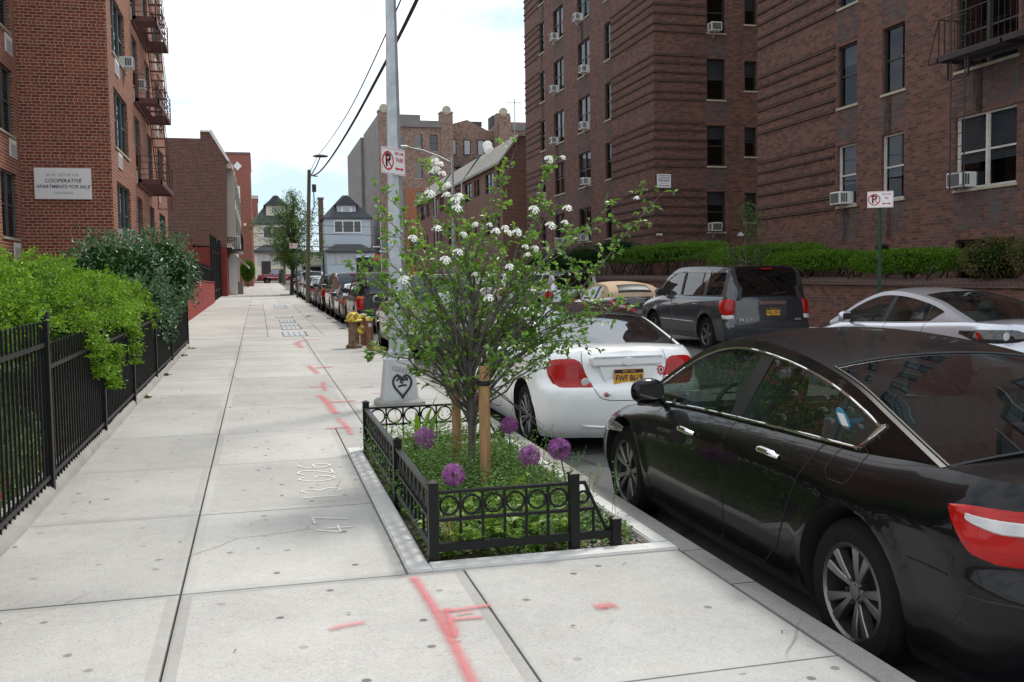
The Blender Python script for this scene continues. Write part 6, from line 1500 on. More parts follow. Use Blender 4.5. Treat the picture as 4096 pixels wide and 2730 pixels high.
# far crossing wires
for i,(z,y,lab) in enumerate(((8.9,118,'highest thin wire crossing the far end of the street'),(7.9,118,'second thin wire across the far end of the street'),(6.4,118.4,'thick dark cable crossing in front of the clapboard houses'),(5.9,118.2,'lower dark cable crossing in front of the clapboard houses'))):
    m=MB(); m.tube([(x,y,z-.4*math.sin(PI*((x+30)%33)/33)) for x in np.linspace(-30,40,40)],.035 if i<2 else .05,4); tag(m.build('overhead_cable',M['sign_black'],None,(0,0,0)),lab,'cable','overhead cables')
up=thing('utility_pole',(3.05,118.7,nz(118.7)),'distant wooden pole at the corner behind the leafy street tree','utility pole')
m=MB(); m.tube([(3.05,118.7,nz(118)-.2),(3.12,118.7,8.7)],[.17,.13],10); m.build('shaft',M['wood'],up,smooth=50)
s=thing('trash_drum',(2.6,117.6,nz(118)),'dark litter drum beside the distant corner pole','bin'); m=MB(); m.lathe([(.0,0),(.28,0),(.3,.5),(.28,1.2),(.0,1.22)],16,0); m.local('drum',M['frame_dark'],s,smooth=40)
def stop_sign(x,y,z,lab):
    s=thing('stop_sign',(x,y,nz(y)),lab,'sign','stop signs at the corner'); m=MB(); m.box((-.04,-.0,0),(.04,.08,z-nz(y)+.3)); m.local('post',M['green_paint'],s)
    m=MB(); m.prism([(.42*math.cos(PI/8+k*PI/4),.42*math.sin(PI/8+k*PI/4)) for k in range(8)],-.06,-.03,0,'y'); o=m.local('plate',M['sign_red'],s,(0,0,z-nz(y))); text('STOP',.26,M['sign_white'],o,(0,-.065,0),(PI/2,0,0),sx=.85,bold=.005)
stop_sign(2.66,117,5.1,'small red stop sign behind the leafy street tree'); stop_sign(13.85,117,4.9,'red stop sign on the corner post by the tan apartment house')
s=thing('street_name_post',(14.35,117,nz(117)),'tall corner post carrying one way arrows and a green street name','sign'); m=MB(); m.tube([(0,0,0),(0,0,8.4)],.07,8); m.local('post',M['galv'],s)
for i,(x,z,tx) in enumerate(((-.6,4.2,'ONE WAY'),(.2,3.65,'ONE WAY'))):
    m=MB(); m.cbox((0,0,0),(1.15,.03,.36)); o=m.local('one_way_plate',M['sign_black'],s,(x,-.1,z)); m=MB(); m.prism([(-.5,0),(-.3,.13),(-.3,.07),(.5,.07),(.5,-.07),(-.3,-.07),(-.3,-.13)],-.02,-.017,0,'y'); link('arrow_mark',m.mesh('arrow_mark',[M['sign_white']]),o); text(tx,.10,M['sign_black'],o,(.08,-.022,0),(PI/2,0,0),ext=.001)
m=MB(); m.cbox((.6,-.05,4.45),(.9,.03,.26)); m.local('street_name_plate',plain('green street sign',(.02,.30,.22),.5),s)
# second street lamp across the road
s=thing('light_pole',(11.4,57.5,nz(57.5)),'slim street lamp with a long curved arm reaching over the road behind the tree','street lamp')
m=MB(); m.tube([(0,0,0),(0,0,8.3)],[.12,.07],10); m.local('pole',M['galv'],s,smooth=50); m=MB(); m.tube([(0,0,7.9),(-.8,0,8.3),(-1.8,0,8.65),(-2.7,0,8.8)],[.06,.05,.045,.04],8); m.local('arm',M['galv'],s,smooth=50)
m=MB(); m.lathe([(0,-.45),(.10,-.38),(.17,-.1),(.16,.2),(.08,.42),(0,.45)],14,0,(0,0,0),'x'); me=m.mesh('lamp_head',[M['white']],smooth=50); me.transform(Matrix.Diagonal((1,1,.6,1))); link('lamp_head',me,s,(-3.0,0,8.82))
# ---- sprayed marks
def ribbonmat(name,c,soft=.5,grain=1.0,op=1.0):
    t=NT(name); uv=t.n('TexCoord').outputs['UV']; sep=t.n('SeparateXYZ',i_0=uv); co_=t.n('TexCoord').outputs['Object']
    d=t.math('ABSOLUTE',t.math('SUBTRACT',sep.outputs[1],.5)); a=t.mr(d,.5,.5-.5*soft,0,1); a=t.math('POWER',a,1.6); e=t.math('MULTIPLY',t.mr(sep.outputs[0],0,.04,0,1),t.mr(sep.outputs[0],1,.96,0,1)); a=t.math('MULTIPLY',a,e)
    n=t.math('ADD',t.math('MULTIPLY',t.noise(150,co_,3,.8),.8),t.math('MULTIPLY',t.noise(18,co_,5,.7),.4)); a=t.math('MULTIPLY',t.mr(t.math('ADD',a,t.math('MULTIPLY',t.math('SUBTRACT',n,.55),grain)),.15,1.05,0,1),op,clamp=True)
    b=t.n('BsdfPrincipled'); t.set(b,'Base Color',c); t.set(b,'Roughness',.8); tr=t.n('BsdfTransparent'); mx=t.n('MixShader',i_0=a,i_1=tr.outputs[0],i_2=b.outputs[0]); t.t.links.new(mx.outputs[0],t.out.inputs[0]); return t.mat
M['redspray']=ribbonmat('red spray paint',(.62,.16,.17),1.0,1.7,.68); M['redfaint']=ribbonmat('faint red spray paint',(.62,.17,.18),1.0,1.5,.55); M['chalk']=ribbonmat('white marking paint',(.80,.74,.70),.8,1.1,.85)
def marks(name,label,cat,strokes,mat,w=.035,z=.0065,group=None):
    V=[];F=[];U=[]
    for st in strokes:
        ww=w
        if isinstance(st,tuple) and isinstance(st[0],(int,float)): ww,st=st
        if 'red' in mat: ww*=2.1
        P=smooth_pts([(p[0],p[1]) for p in st],6) if len(st)>2 else [(st[0][0]+(st[1][0]-st[0][0])*t/6,st[0][1]+(st[1][1]-st[0][1])*t/6) for t in range(7)]
        b=len(V); n=len(P)
        for i,p in enumerate(P):
            a=Vector(P[max(i-1,0)]);c=Vector(P[min(i+1,n-1)]); t=(c-a).normalized(); nn=Vector((-t.y,t.x))*ww/2; 
            for sg in (-1,1): V.append((p[0]+nn.x*sg,p[1]+nn.y*sg,gz(p[1])+z)); U.append((i/(n-1),.5+.5*sg))
        for i in range(n-1): F.append((b+2*i,b+2*i+1,b+2*i+3,b+2*i+2)); 
        z+=.0006
    me=npmesh(name,V,F,[M[mat]]); uvl=me.uv_layers.new(name='UVMap'); 
    for l in me.loops: uvl.data[l.index].uv=U[l.vertex_index]
    o=link(name,me); return tag(o,label,cat,group)
GM='utility locating marks sprayed on the pavement'
marks('spray_mark','long red sprayed line with a letter F, nearest mark on the pavement','paint mark',[(.05,[(.735,4.99),(.755,4.6),(.765,4.1),(.76,3.6),(.77,3.2)]),(.045,[(.80,4.42),(.9,4.42),(1.03,4.44)]),(.04,[(.81,4.30),(.96,4.29)]),(.045,[(.805,4.45),(.80,4.25),(.785,4.08)]),(.02,[(.84,4.35),(.93,4.37)])],'redspray',group=GM)
marks('spray_mark','short faint red dash near the bottom middle of the pavement','paint mark',[(.045,[(.26,4.33),(.33,4.36),(.43,4.38)])],'redfaint',group=GM)
marks('spray_mark','round red blot on the slab between the pit and the kerb','paint mark',[(.075,[(1.49,4.27),(1.545,4.27),(1.60,4.275)])],'redspray',group=GM)
marks('spray_mark','bold red F shaped mark left of the light pole base','paint mark',[(.09,[(.72,12.75),(.77,12.1),(.78,11.5),(.80,10.95)]),(.11,[(.80,11.95),(1.12,12.02)])],'redspray',group=GM)
marks('spray_mark','pale red cross mark between the tree pit and the bold red F','paint mark',[(.06,[(.79,10.65),(.83,10.1),(.84,9.5)]),(.09,[(.62,9.97),(.87,10.03)])],'redfaint',group=GM)
marks('spray_mark','small red upside down T mark in the middle distance','paint mark',[(.06,[(.86,14.25),(.82,13.1)]),(.12,[(.64,13.6),(.84,13.65)])],'redfaint',group=GM)
marks('spray_mark','red T shaped mark farther up the pavement, before the hydrant','paint mark',[(.08,[(.78,16.8),(.86,15.4)]),(.16,[(.85,16.3),(1.16,16.4)])],'redspray',group=GM)
marks('spray_mark','hooked red line left of the fire hydrant','paint mark',[(.14,[(.86,20.6),(.80,22.0),(.98,22.9),(1.35,23.2)])],'redfaint',group=GM)
marks('spray_mark','short red dash just left of the light pole plinth','paint mark',[(.06,[(1.30,13.35),(1.52,13.45)]),(.06,[(1.38,12.6),(1.5,12.65)])],'redfaint',group=GM)
G_={'G':[[(.9,.8),(.5,1),(.1,.7),(.05,.35),(.4,0),(.85,.2),(.9,.5),(.6,.5)]],'2':[[(.1,.8),(.45,1),(.85,.8),(.6,.4),(.1,0)],[(.1,0),(.9,.02)]],'6':[[(.8,.95),(.3,.8),(.1,.3),(.4,0),(.8,.2),(.7,.5),(.2,.45)]],'1':[[(.2,.8),(.45,1)],[(.45,1),(.45,0)]],'3':[[(.1,.85),(.5,1),(.8,.75),(.45,.52),(.85,.3),(.5,0),(.1,.15)]],'4':[[(.6,1),(.1,.35)],[(.1,.35),(.9,.38)],[(.65,.7),(.62,0)]],'7':[[(.1,.95),(.9,.97)],[(.9,.97),(.4,0)]]}
def glyphs(txt,xl,xr,y0,y1):
    out=[];n=len(txt);d=(y1-y0)/n
    for i,ch in enumerate(txt):
        for st in G_[ch]: out.append([(xr-(xr-xl)*p[1],y0+d*(i+.08+.84*p[0])) for p in st])
    return out
marks('chalk_number','white marking G26 painted on the slab left of the tree pit','painted number',glyphs('G26',.26,.53,7.45,8.2),'chalk',.028)
marks('chalk_number','faint white marking 13 painted just nearer than the G26','painted number',glyphs('13',.26,.54,6.86,7.25),'chalk',.024)
marks('chalk_number','white marking 47 painted on the slab beside the near end of the pit','painted number',glyphs('47',.29,.53,5.92,6.4),'chalk',.024)
# ------------------------------------------------------------------ vegetation
def unit(a): return a/np.maximum(1e-9,np.linalg.norm(a,axis=-1,keepdims=True))
def leaves(P,D,L,Wd,fold=.25,up=None,rng=RNG):
    """kite leaves: returns V,F(tri)"""
    n=len(P); D=unit(D); r=unit(rng.normal(size=(n,3))) if up is None else unit(np.tile(np.array(up,float),(n,1))+rng.normal(size=(n,3))*.5)
    S_=unit(np.cross(D,r)); N=np.cross(S_,D); L=np.asarray(L).reshape(-1,1)*np.ones((n,1)); Wd=np.asarray(Wd).reshape(-1,1)*np.ones((n,1))
    b=P; mid=P+D*L*.42; l=mid+S_*Wd/2+N*Wd*fold; r_=mid-S_*Wd/2+N*Wd*fold; t=P+D*L-N*L*.12
    V=np.stack([b,l,t,r_],1).reshape(-1,3); i=np.arange(n)*4; F=np.concatenate([np.stack([i,i+2,i+1],1),np.stack([i,i+3,i+2],1)],1).reshape(-1,3); return V,F
def leafobj(name,P,D,L,W_,mat,parent=None,origin=(0,0,0),**k):
    V,F=leaves(P,D,L,W_,**k); V=V-np.array(origin); o=link(name,npmesh(name,V,F,[mat]),parent,(0,0,0) if parent else origin); return o
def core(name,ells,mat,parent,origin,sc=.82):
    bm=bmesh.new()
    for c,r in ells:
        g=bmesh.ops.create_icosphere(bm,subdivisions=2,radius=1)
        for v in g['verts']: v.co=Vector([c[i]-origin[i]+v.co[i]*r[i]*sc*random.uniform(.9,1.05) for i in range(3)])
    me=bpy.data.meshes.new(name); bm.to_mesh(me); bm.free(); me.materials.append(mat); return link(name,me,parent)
def shrub(nm,label,cat,ells,n,L,W_,mat,spread=.7,group=None,depth=.22,tuft=1,tuftr=.05,power=2.0,upb=.3,origin=None,zmin=None,cmat='yew_core',wood=None,lump=.10,xmin=None,csc=.8):
    ells=[(np.array(c,float),np.array(r,float)) for c,r in ells]; o=origin or (float(ells[0][0][0]),float(ells[0][0][1]),gz(float(ells[0][0][1])))
    root=thing(nm,o,label,cat,group); vol=np.array([ (r[0]*r[1]+r[1]*r[2]+r[0]*r[2]) for c,r in ells]); w_=vol/vol.sum(); PP=[];DD=[]
    for (c,r),ww in zip(ells,w_):
        k=int(n*ww/tuft)+1; u=unit(RNG.normal(size=(k,3)))
        if power!=2.0:
            u=u/((np.abs(u)**power).sum(1,keepdims=True))**(1/power)
        q=1-RNG.random((k,1))**2*depth; bum=1+lump*np.sin(u[:,:1]*9+c[0]*5)*np.sin(u[:,1:2]*8+c[1]*3)*np.cos(u[:,2:]*7)+lump*.35*np.sin(u[:,:1]*23+c[1])*np.sin(u[:,1:2]*27+c[0]*3)
        p=c+u*r*q*bum; nn=unit(u/r)
        PP.append(p);DD.append(nn)
    P=np.concatenate(PP);D=np.concatenate(DD)
    keep=np.ones(len(P),bool)
    for c,r in ells: keep&=~((((P-c)/r)**2).sum(1)<.55)
    if zmin is not None: keep&=P[:,2]>zmin
    if xmin is not None: keep&=P[:,0]>xmin
    P=P[keep];D=D[keep]
    if tuft>1:
        P=np.repeat(P,tuft,0);D=np.repeat(D,tuft,0); 
    D2=unit(D+RNG.normal(size=D.shape)*spread+np.array([0,0,upb]))
    if tuft>1: P=P+RNG.normal(size=P.shape)*tuftr*.5
    Ls=L*RNG.uniform(.6,1.3,len(P)); leafobj('foliage',P,D2,Ls,W_*RNG.uniform(.7,1.2,len(P)),mat,root,o)
    core('dark_core',[(tuple(c),tuple(r)) for c,r in ells],M[cmat],root,o,csc)  # solid dark lumps added to block see-through, in place of inner leaves
    if wood:
        m=MB()
        for (x,y,z0,z1) in wood:
            for k in range(3):
                a=random.uniform(0,2*PI); pts=[(x,y,z0)];q=Vector((x,y,z0))
                for i in range(4): q=q+Vector((math.cos(a)*random.uniform(.05,.22),math.sin(a)*random.uniform(.05,.3),(z1-z0)/4)); pts.append(tuple(q)); a+=random.uniform(-.8,.8)
                m.tube(pts,[.035,.03,.025,.02,.012],5)
        m.build('stems',M['bark_dark'],root,smooth=60)
    return root
M['yew_core']=plain('painted shade shrub core',(.008,.018,.004),1,var=.4,scale=20,spec=0); M['bark_dark']=barkmat('dark bark',(.05,.04,.03),(.02,.016,.012)); M['bark']=barkmat('grey hawthorn bark',(.17,.15,.13),(.075,.065,.055),30)  # near-black green puts the inner shade of shrubs into the core colour
M['yew']=leafmat('yew new growth',(.075,.175,.010),(.22,.40,.022),.30,.5,(.32,.52,.04)); M['yew_d']=leafmat('darkened yew old growth',(.03,.085,.010),(.085,.17,.015),.25)  # darker yew green also paints the shade between tufts
M['holly']=leafmat('glossy dark leaves',(.028,.085,.03),(.09,.18,.075),.15,.35,(.16,.25,.15),.45); M['olive']=leafmat('olive shrub leaves',(.06,.10,.03),(.11,.15,.05),.2)
M['hedge']=leafmat('clipped hedge leaves',(.04,.105,.008),(.12,.25,.012),.3,.6,(.22,.40,.02)); M['brownh']=leafmat('bronzed leaves',(.05,.07,.02),(.12,.11,.03),.25,.6,(.25,.12,.05)); M['juniper']=leafmat('juniper needles',(.012,.045,.02),(.03,.08,.035),.15)  # leaf tones drawn at random per leaf
M['leaf']=leafmat('hawthorn leaves',(.085,.195,.03),(.21,.37,.065),.40,.36,(.30,.40,.08),.5); M['ptl']=leafmat('catmint leaves',(.08,.17,.04),(.22,.36,.10),.3,.6,(.32,.45,.20)); M['bigleaf']=leafmat('broad leaves',(.12,.22,.03),(.22,.36,.06),.35,.45); M['strap']=leafmat('strap leaves',(.14,.25,.09),(.24,.36,.16),.3,.5); M['dry']=leafmat('dry grass blades',(.35,.30,.15),(.45,.42,.25),.3)
M['tree2']=leafmat('street tree leaves',(.05,.10,.02),(.13,.22,.05),.3,.5,(.25,.34,.1))
# big yew on the left
E1=[((-2.75,5.2,1.35),(1.05,1.5,.62)),((-2.7,7.4,1.42),(1.05,1.6,.62)),((-2.65,9.6,1.44),(1.0,1.6,.58)),((-2.5,11.6,1.42),(.98,1.5,.52)),((-2.3,13.3,1.34),(.85,1.3,.48)),((-1.95,14.6,1.22),(.5,1.0,.50)),((-1.80,11.0,1.33),(.32,2.6,.26)),((-3.4,10.5,1.4),(1.0,4,.60))]
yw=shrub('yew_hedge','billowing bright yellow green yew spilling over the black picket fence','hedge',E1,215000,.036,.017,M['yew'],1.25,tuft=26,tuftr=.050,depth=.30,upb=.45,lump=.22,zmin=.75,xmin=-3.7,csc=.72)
PPo=[];DDo=[]
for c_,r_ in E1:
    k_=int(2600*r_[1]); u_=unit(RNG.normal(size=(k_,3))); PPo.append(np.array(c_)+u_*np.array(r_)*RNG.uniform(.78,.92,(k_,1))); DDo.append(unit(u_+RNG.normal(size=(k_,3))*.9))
P_=np.concatenate(PPo); D_=np.concatenate(DDo); kk=(P_[:,2]>.7)&(P_[:,0]>-3.7); leafobj('old_growth_gap_shade',P_[kk],D_[kk],.05,.02,M['yew_d'],yw,tuple(yw.location))  # darker inner layer: old growth plus painted shade in the gaps
# sprays hanging through the fence
PP=[];DD=[]
for (y,z0,z1,w_) in ((9.35,1.0,1.4,.22),(9.6,.78,1.1,.12),(10.25,.62,.85,.12),(10.5,.85,1.05,.12),(12.2,.72,1.25,.14),(12.0,1.1,1.45,.3),(11.3,1.2,1.42,.4)):
    n=1000; t=RNG.random(n); PP.append(np.stack([FX+.05+RNG.normal(0,.05,n),y+RNG.normal(0,w_*.5,n),z0+(z1-z0)*t],1)); DD.append(np.stack([np.abs(RNG.normal(.6,.4,n)),RNG.normal(0,.6,n),RNG.normal(-.1,.4,n)],1))
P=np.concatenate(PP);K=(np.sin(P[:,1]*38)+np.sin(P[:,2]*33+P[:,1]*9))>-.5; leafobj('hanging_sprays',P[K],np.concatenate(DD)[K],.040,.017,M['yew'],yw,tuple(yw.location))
m=MB()
for k in range(9):
    y=5.2+k*1.1; m.tube([(-2.4,y,gz(y)),(-2.3+random.uniform(-.2,.2),y+random.uniform(-.3,.3),.7),(-2.4+random.uniform(-.4,.5),y+random.uniform(-.5,.5),1.2)],[.05,.04,.02],6)
m.build('stems',M['bark_dark'],yw,smooth=60)
shrub('shrub','dark glossy shrub with silvery highlights rising behind the bright yew','shrub',[((-2.2,16.6,1.75),(.8,1.2,.72)),((-1.75,18.2,1.85),(.72,1.2,.75)),((-2.4,17.4,1.3),(.9,1.5,.7)),((-1.8,15.7,1.35),(.45,.8,.42)),((-1.95,19.3,1.7),(.7,.9,.7)),((-1.7,17.0,1.2),(.35,1.6,.5))],17000,.085,.034,M['holly'],1.0,tuft=4,tuftr=.12,depth=.35,lump=.16,cmat='yew_core',zmin=.5)
shrub('shrub','small olive shrub in front of the red brick end wall','shrub',[((-2.9,20.5,1.55),(.9,1.2,.55)),((-3.8,21.5,1.6),(.8,1.0,.5)),((-2.2,21,1.4),(.6,.8,.45))],9000,.07,.03,M['olive'],1.0,tuft=4,tuftr=.1,depth=.3)
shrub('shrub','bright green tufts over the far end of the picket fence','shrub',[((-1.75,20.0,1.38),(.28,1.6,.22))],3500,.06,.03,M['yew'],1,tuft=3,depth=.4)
# low ground plants behind the fence
n=26000; P=np.stack([RNG.uniform(-3.3,FX-.12,n),RNG.uniform(4,21,n),np.zeros(n)],1); P[:,2]=P[:,1]*.015+RNG.random(n)**1.5*.6*(.5+.5*np.sin(P[:,0]*5)*np.sin(P[:,1]*3)); D=RNG.normal(size=(n,3))+[0,0,.7]
tag(leafobj('ground_cover',P,D,RNG.uniform(.05,.12,n),.05,M['ptl'],None),'low leafy ground cover behind the black picket fence','ground cover',kind='stuff')
# right-hand hedges
def boxhedge(nm,lab,y0,y1,z0,z1,x0,x1,n,mat,grp='clipped hedges along the brick wall',cat='hedge',p=4.5,wood=True,**k):
    c=((x0+x1)/2,(y0+y1)/2,(z0+z1)/2); r=((x1-x0)/2,(y1-y0)/2,(z1-z0)/2)
    wd=[(c[0]-.1,y,gz(y)+.8,z0+.15) for y in np.arange(y0+.4,y1-.2,.55)] if wood else None
    return shrub(nm,lab,cat,[(c,r)],n,.055,.022,mat,.55,group=grp,power=p,depth=.18,upb=.45,tuft=3,tuftr=.06,origin=(c[0],c[1],gz(c[1])),wood=wd,lump=.02,**k)
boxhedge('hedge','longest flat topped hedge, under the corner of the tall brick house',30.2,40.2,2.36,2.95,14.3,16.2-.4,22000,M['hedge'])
boxhedge('hedge','second clipped hedge, behind the dark grey SUV roof',24.4,30.4,2.10,2.62,14.5,15.8,16000,M['hedge'])
boxhedge('hedge','third clipped hedge, just right of the thin young tree',21.6,25.7,1.86,2.30,14.1,15.2,14000,M['hedge'])
boxhedge('hedge','fourth clipped hedge, behind the green sign post',18.0,21.4,1.74,2.2,14.1,15.0,13000,M['hedge'])
shrub('shrub','rounded bronze tinged shrub at the right edge in front of the dark doorway','shrub',[((14.5,16.7,1.95),(.62,.75,.42)),((14.5,15.2,2.0),(.6,1.0,.38)),((14.5,13.0,2.0),(.6,1.2,.4))],13000,.05,.025,M['brownh'],.7,tuft=3,tuftr=.06,wood=[(14.5,16.5,1.2,1.8),(14.5,15.2,1.2,1.8)])
shrub('juniper','dark cloud pruned juniper mass left of the long hedge','shrub',[((14.6,38.6,3.05),(.7,1.9,.30)),((14.4,42,2.7),(.9,2.2,.5)),((14.4,45.5,2.4),(.9,2.6,.75)),((14.6,49.5,2.4),(.9,2.6,.8))],14000,.07,.02,M['juniper'],.6,tuft=3,tuftr=.08,wood=[(14.5,40,.6,2.6),(14.5,44,.6,2.2)])
shrub('shrub','round topped green shrub standing at the brick wall far down the left pavement','shrub',[((-.93,96.5,3.15),(.63,.65,.95))],6000,.12,.06,M['hedge'],.6,tuft=3,wood=[(-.93,96.5,1.5,2.6)])
def weeds(nm,lab,spots,mat,L=.06,n=40):
    PP=[];DD=[]
    for (x,y,r,h) in spots:
        PP.append(np.stack([x+RNG.normal(0,r*.5,n),y+RNG.normal(0,r*.5,n),gz(y)+np.zeros(n)],1)); DD.append(np.stack([RNG.normal(0,.6,n),RNG.normal(0,.6,n),RNG.uniform(.3,1,n)],1))
    return tag(leafobj(nm,np.concatenate(PP),np.concatenate(DD),L,.012,mat,None,fold=.1),lab,'weeds',kind='stuff')
weeds('weeds','small weeds growing from the pavement cracks by the fence and kerb',[(-1.42,13.2,.05,1),(-1.43,16.0,.05,1),(-1.42,19.6,.08,1),(-1.40,21.4,.1,1),(2.27,30.5,.12,1),(2.2,27,.08,1),(2.25,33,.1,1),(1.7,35,.1,1),(1.3,66,.5,1),(2.6,66,.3,1),(-1.2,88,.4,1)],M['yew_d'],.05,50)
# ---- hawthorn tree
T=[(0.61,1.78),(0.68,1.81),(0.89,2.32),(0.86,2.18),(1.16,2.49),(1.27,2.42),(1.83,2.59),(1.46,2.2),(2.18,2.49),(2.23,2.2),(2.94,2.26),(2.76,2.29),(2.44,2.02),(2.42,1.74),(2.49,1.56),(2.05,1.09),(2.02,1.32),(1.03,1.49),(0.78,1.65),(1.22,1.45),(1.0,1.0),(1.26,1.9),(1.66,2.15),(1.92,1.89),(2.26,1.6),(1.97,1.67),(0.94,1.9),(1.07,2.09),(1.76,2.34),(2.37,1.89),(0.81,1.4),(1.12,1.26),(1.65,1.64),(2.12,1.43),(0.75,1.77),(1.42,1.9)]
tr=thing('street_tree',(1.49,7.06,gz(7.06)),'young flowering hawthorn full of green leaves and white blossom in the planted pit','tree')
rg=random.Random(11); TX_,TY_=1.49,7.06
def trunkpt(z):
    t=(z-.1)/1.2; return Vector((TX_+.035*t+.012*math.sin(6*t),TY_+.02*math.sin(4*t),z))
m=MB(); m.tube([tuple(trunkpt(z)) for z in (.02,.1,.3,.5,.7,.9,1.1,1.3,1.55)],[.040,.029,.026,.026,.027,.024,.019,.015,.010],10); m.build('trunk',M['bark'],tr,smooth=60)
limbs=[]
def limb(p0,p1,r0,bow,nseg=8):
    p0=Vector(p0);p1=Vector(p1);d=p1-p0;L=d.length; side=Vector((rg.gauss(0,1),rg.gauss(0,1),rg.gauss(0,1)))*L*.05
    pts=[]
    for i in range(nseg+1):
        t=i/nseg; q=p0+d*t; s_=4*t*(1-t); q=q+side*s_+Vector((0,0,bow*L*s_)); q+=Vector((rg.gauss(0,1),rg.gauss(0,1),rg.gauss(0,1)))*L*.012*(0<i<nseg); pts.append(q)
    return pts,[r0*(1-t/nseg)**.8+.0016 for t in range(nseg+1)]
tg=[(x,TY_+rg.uniform(-.35,.35),z) for x,z in T]
for k in range(34):
    a=rg.uniform(0,2*PI); rr=rg.uniform(.25,.85)*(1 if k%2 else 1.05); z=rg.uniform(1.45,2.15) if k%2 else rg.uniform(1.12,1.6); rr=rr if k%2 else rg.uniform(.65,1.12); sc_=min(1,(z-.35)/.9); tg.append((TX_+.1+rr*math.cos(a)*sc_,TY_+rr*math.sin(a)*sc_,z-.15*rr))
bm_=MB()
for (x,y,z) in tg:
    h=min(1.35,max(.52,.35+ (z-.6)*.42+rg.uniform(-.1,.15))); 
    if z>1.9: h=rg.uniform(.75,1.3)
    p,r=limb(trunkpt(h),(x,y,z),.011 if z>1.5 else .008,-.03 if z>1.6 else .10); limbs.append(p); bm_.tube([tuple(q) for q in p],r,6)
twP=[];twD=[]; tips=[]
for p in limbs:
    L=sum((p[i+1]-p[i]).length for i in range(len(p)-1)); n=int(L/.045)
    for k in range(n):
        t=(.22+.78*k/max(1,n-1)) if n>1 else 1; i=min(len(p)-2,int(t*(len(p)-1))); u=t*(len(p)-1)-i; q=p[i].lerp(p[i+1],min(1,u)); d=(p[i+1]-p[i]).normalized()
        if rg.random()<.22: continue
        v=(d*.5+Vector((rg.gauss(0,.7),rg.gauss(0,.7),rg.gauss(.25,.6)))).normalized(); l=rg.uniform(.04,.17)*(1.25-.5*t)
        e=q+v*l; mid=q.lerp(e,.5)+Vector((rg.gauss(0,1),rg.gauss(0,1),rg.gauss(0,1)))*l*.08
        bm_.tube([tuple(q),tuple(mid),tuple(e)],[.0022,.0017,.0011],3,cap=False)
        for w_ in (.4,.6,.8,1.0,1.0,.95):
            if rg.random()<(.86 if (q.z>1.55 or math.hypot(q.x-TX_,q.y-TY_)>.38) else .32):
                c=q.lerp(e,w_); dd=(v*.6+Vector((rg.gauss(0,.75),rg.gauss(0,.75),rg.gauss(.05,.5)))); twP.append(tuple(c)); twD.append(tuple(dd))
        if rg.random()<.3:
            v2=(v+Vector((rg.gauss(0,.8),rg.gauss(0,.8),rg.gauss(0,.5)))).normalized(); e2=mid+v2*l*.7; bm_.tube([tuple(mid),tuple(e2)],[.0015,.001],3,cap=False)
            for w_ in (.6,1,1): c=mid.lerp(e2,w_); twP.append(tuple(c)); twD.append(tuple(v2+Vector((rg.gauss(0,.7),rg.gauss(0,.7),rg.gauss(0,.5)))))
# bare lower twigs
for (a,b) in (((1.60,7.0,.83),(2.10,6.85,.42)),((1.62,6.95,.80),(2.15,6.9,1.0)),((1.45,7.0,.75),(1.05,6.8,.95)),((1.4,7.05,.9),(.95,6.9,1.05)),((1.6,7.1,.9),(2.0,6.8,.55))):
    p,r=limb(a,b,.004,.02); bm_.tube([tuple(q) for q in p],r,5)
    for q in p[2:]:
        if rg.random()<.6: bm_.tube([tuple(q),tuple(q+Vector((rg.gauss(0,.03),rg.gauss(0,.03),rg.gauss(0,.03))))],[.0015,.0008],3,cap=False)
bm_.build('branches',M['bark'],tr,smooth=60)
P=np.array(twP);D=np.array(twD); leafobj('crown',P,D,RNG.uniform(.030,.060,len(P)),RNG.uniform(.022,.040,len(P)),M['leaf'],tr,tuple(tr.location),up=(0,0,1),fold=.22)
# blossoms
M['petal']=plain('white petals',(.86,.86,.80),.6,var=.03); M['stamen']=plain('cream stamens',(.62,.55,.30),.7)
V=[];F=[];mi=[]
for k in range(64):
    a=k*2.4+rg.uniform(-.4,.4); rr=.036*math.sqrt(k/64)*rg.uniform(.85,1.1); c=np.array([rr*math.cos(a),rr*math.sin(a),.026*(1-(rr/.036)**2)+rg.uniform(-.006,.006)]); nrm=unit(np.array([c[0]*22+rg.gauss(0,.35),c[1]*22+rg.gauss(0,.35),.8])); u=unit(np.cross(nrm,[0.3,.9,.1])); w_=np.cross(nrm,u)
    b=len(V); V.append(c)
    for j in range(10): q=2*PI*j/10; r_=.0072 if j%2==0 else .005; V.append(c+(u*math.cos(q)+w_*math.sin(q))*r_+nrm*.0015)
    for j in range(10): F.append((b,b+1+j,b+1+(j+1)%10)); mi.append(0)
blm=npmesh('blossom_cluster',V,F,[M['petal']],mi)
for (x,z) in [(1.25,2.4),(1.31,2.21),(1.36,2.11),(2.17,2.49),(2.07,2.48),(1.67,1.93),(1.78,1.94),(1.94,1.83),(1.85,1.84),(1.2,1.96),(1.7,1.7),(1.49,1.65),(2.08,2.0),(2.65,2.18),(1.25,1.75),(1.45,1.99),(2.04,1.99),(1.03,1.9),(1.59,1.94),(1.57,1.48),(1.35,1.8),(1.85,1.78),(1.28,2.36),(1.22,2.44),(1.33,2.17),(1.3,2.27),(.98,1.62),(1.9,2.1),(1.27,2.43),(1.22,2.38),(1.36,2.17),(1.15,2.2),(1.6,2.0),(1.72,1.98),(2.12,2.1),(1.4,1.93)]:
    o=link('blossom_cluster',blm,tr,(x-1.49,rg.uniform(-.62,-.3)*(.6 if z>2.2 else 1)+.05,z-gz(7.06)+.01),rot=(rg.uniform(.0,.7),rg.uniform(-.35,.35),rg.uniform(0,.5))); s_=rg.uniform(.65,1.15); o.scale=(s_,s_,s_)
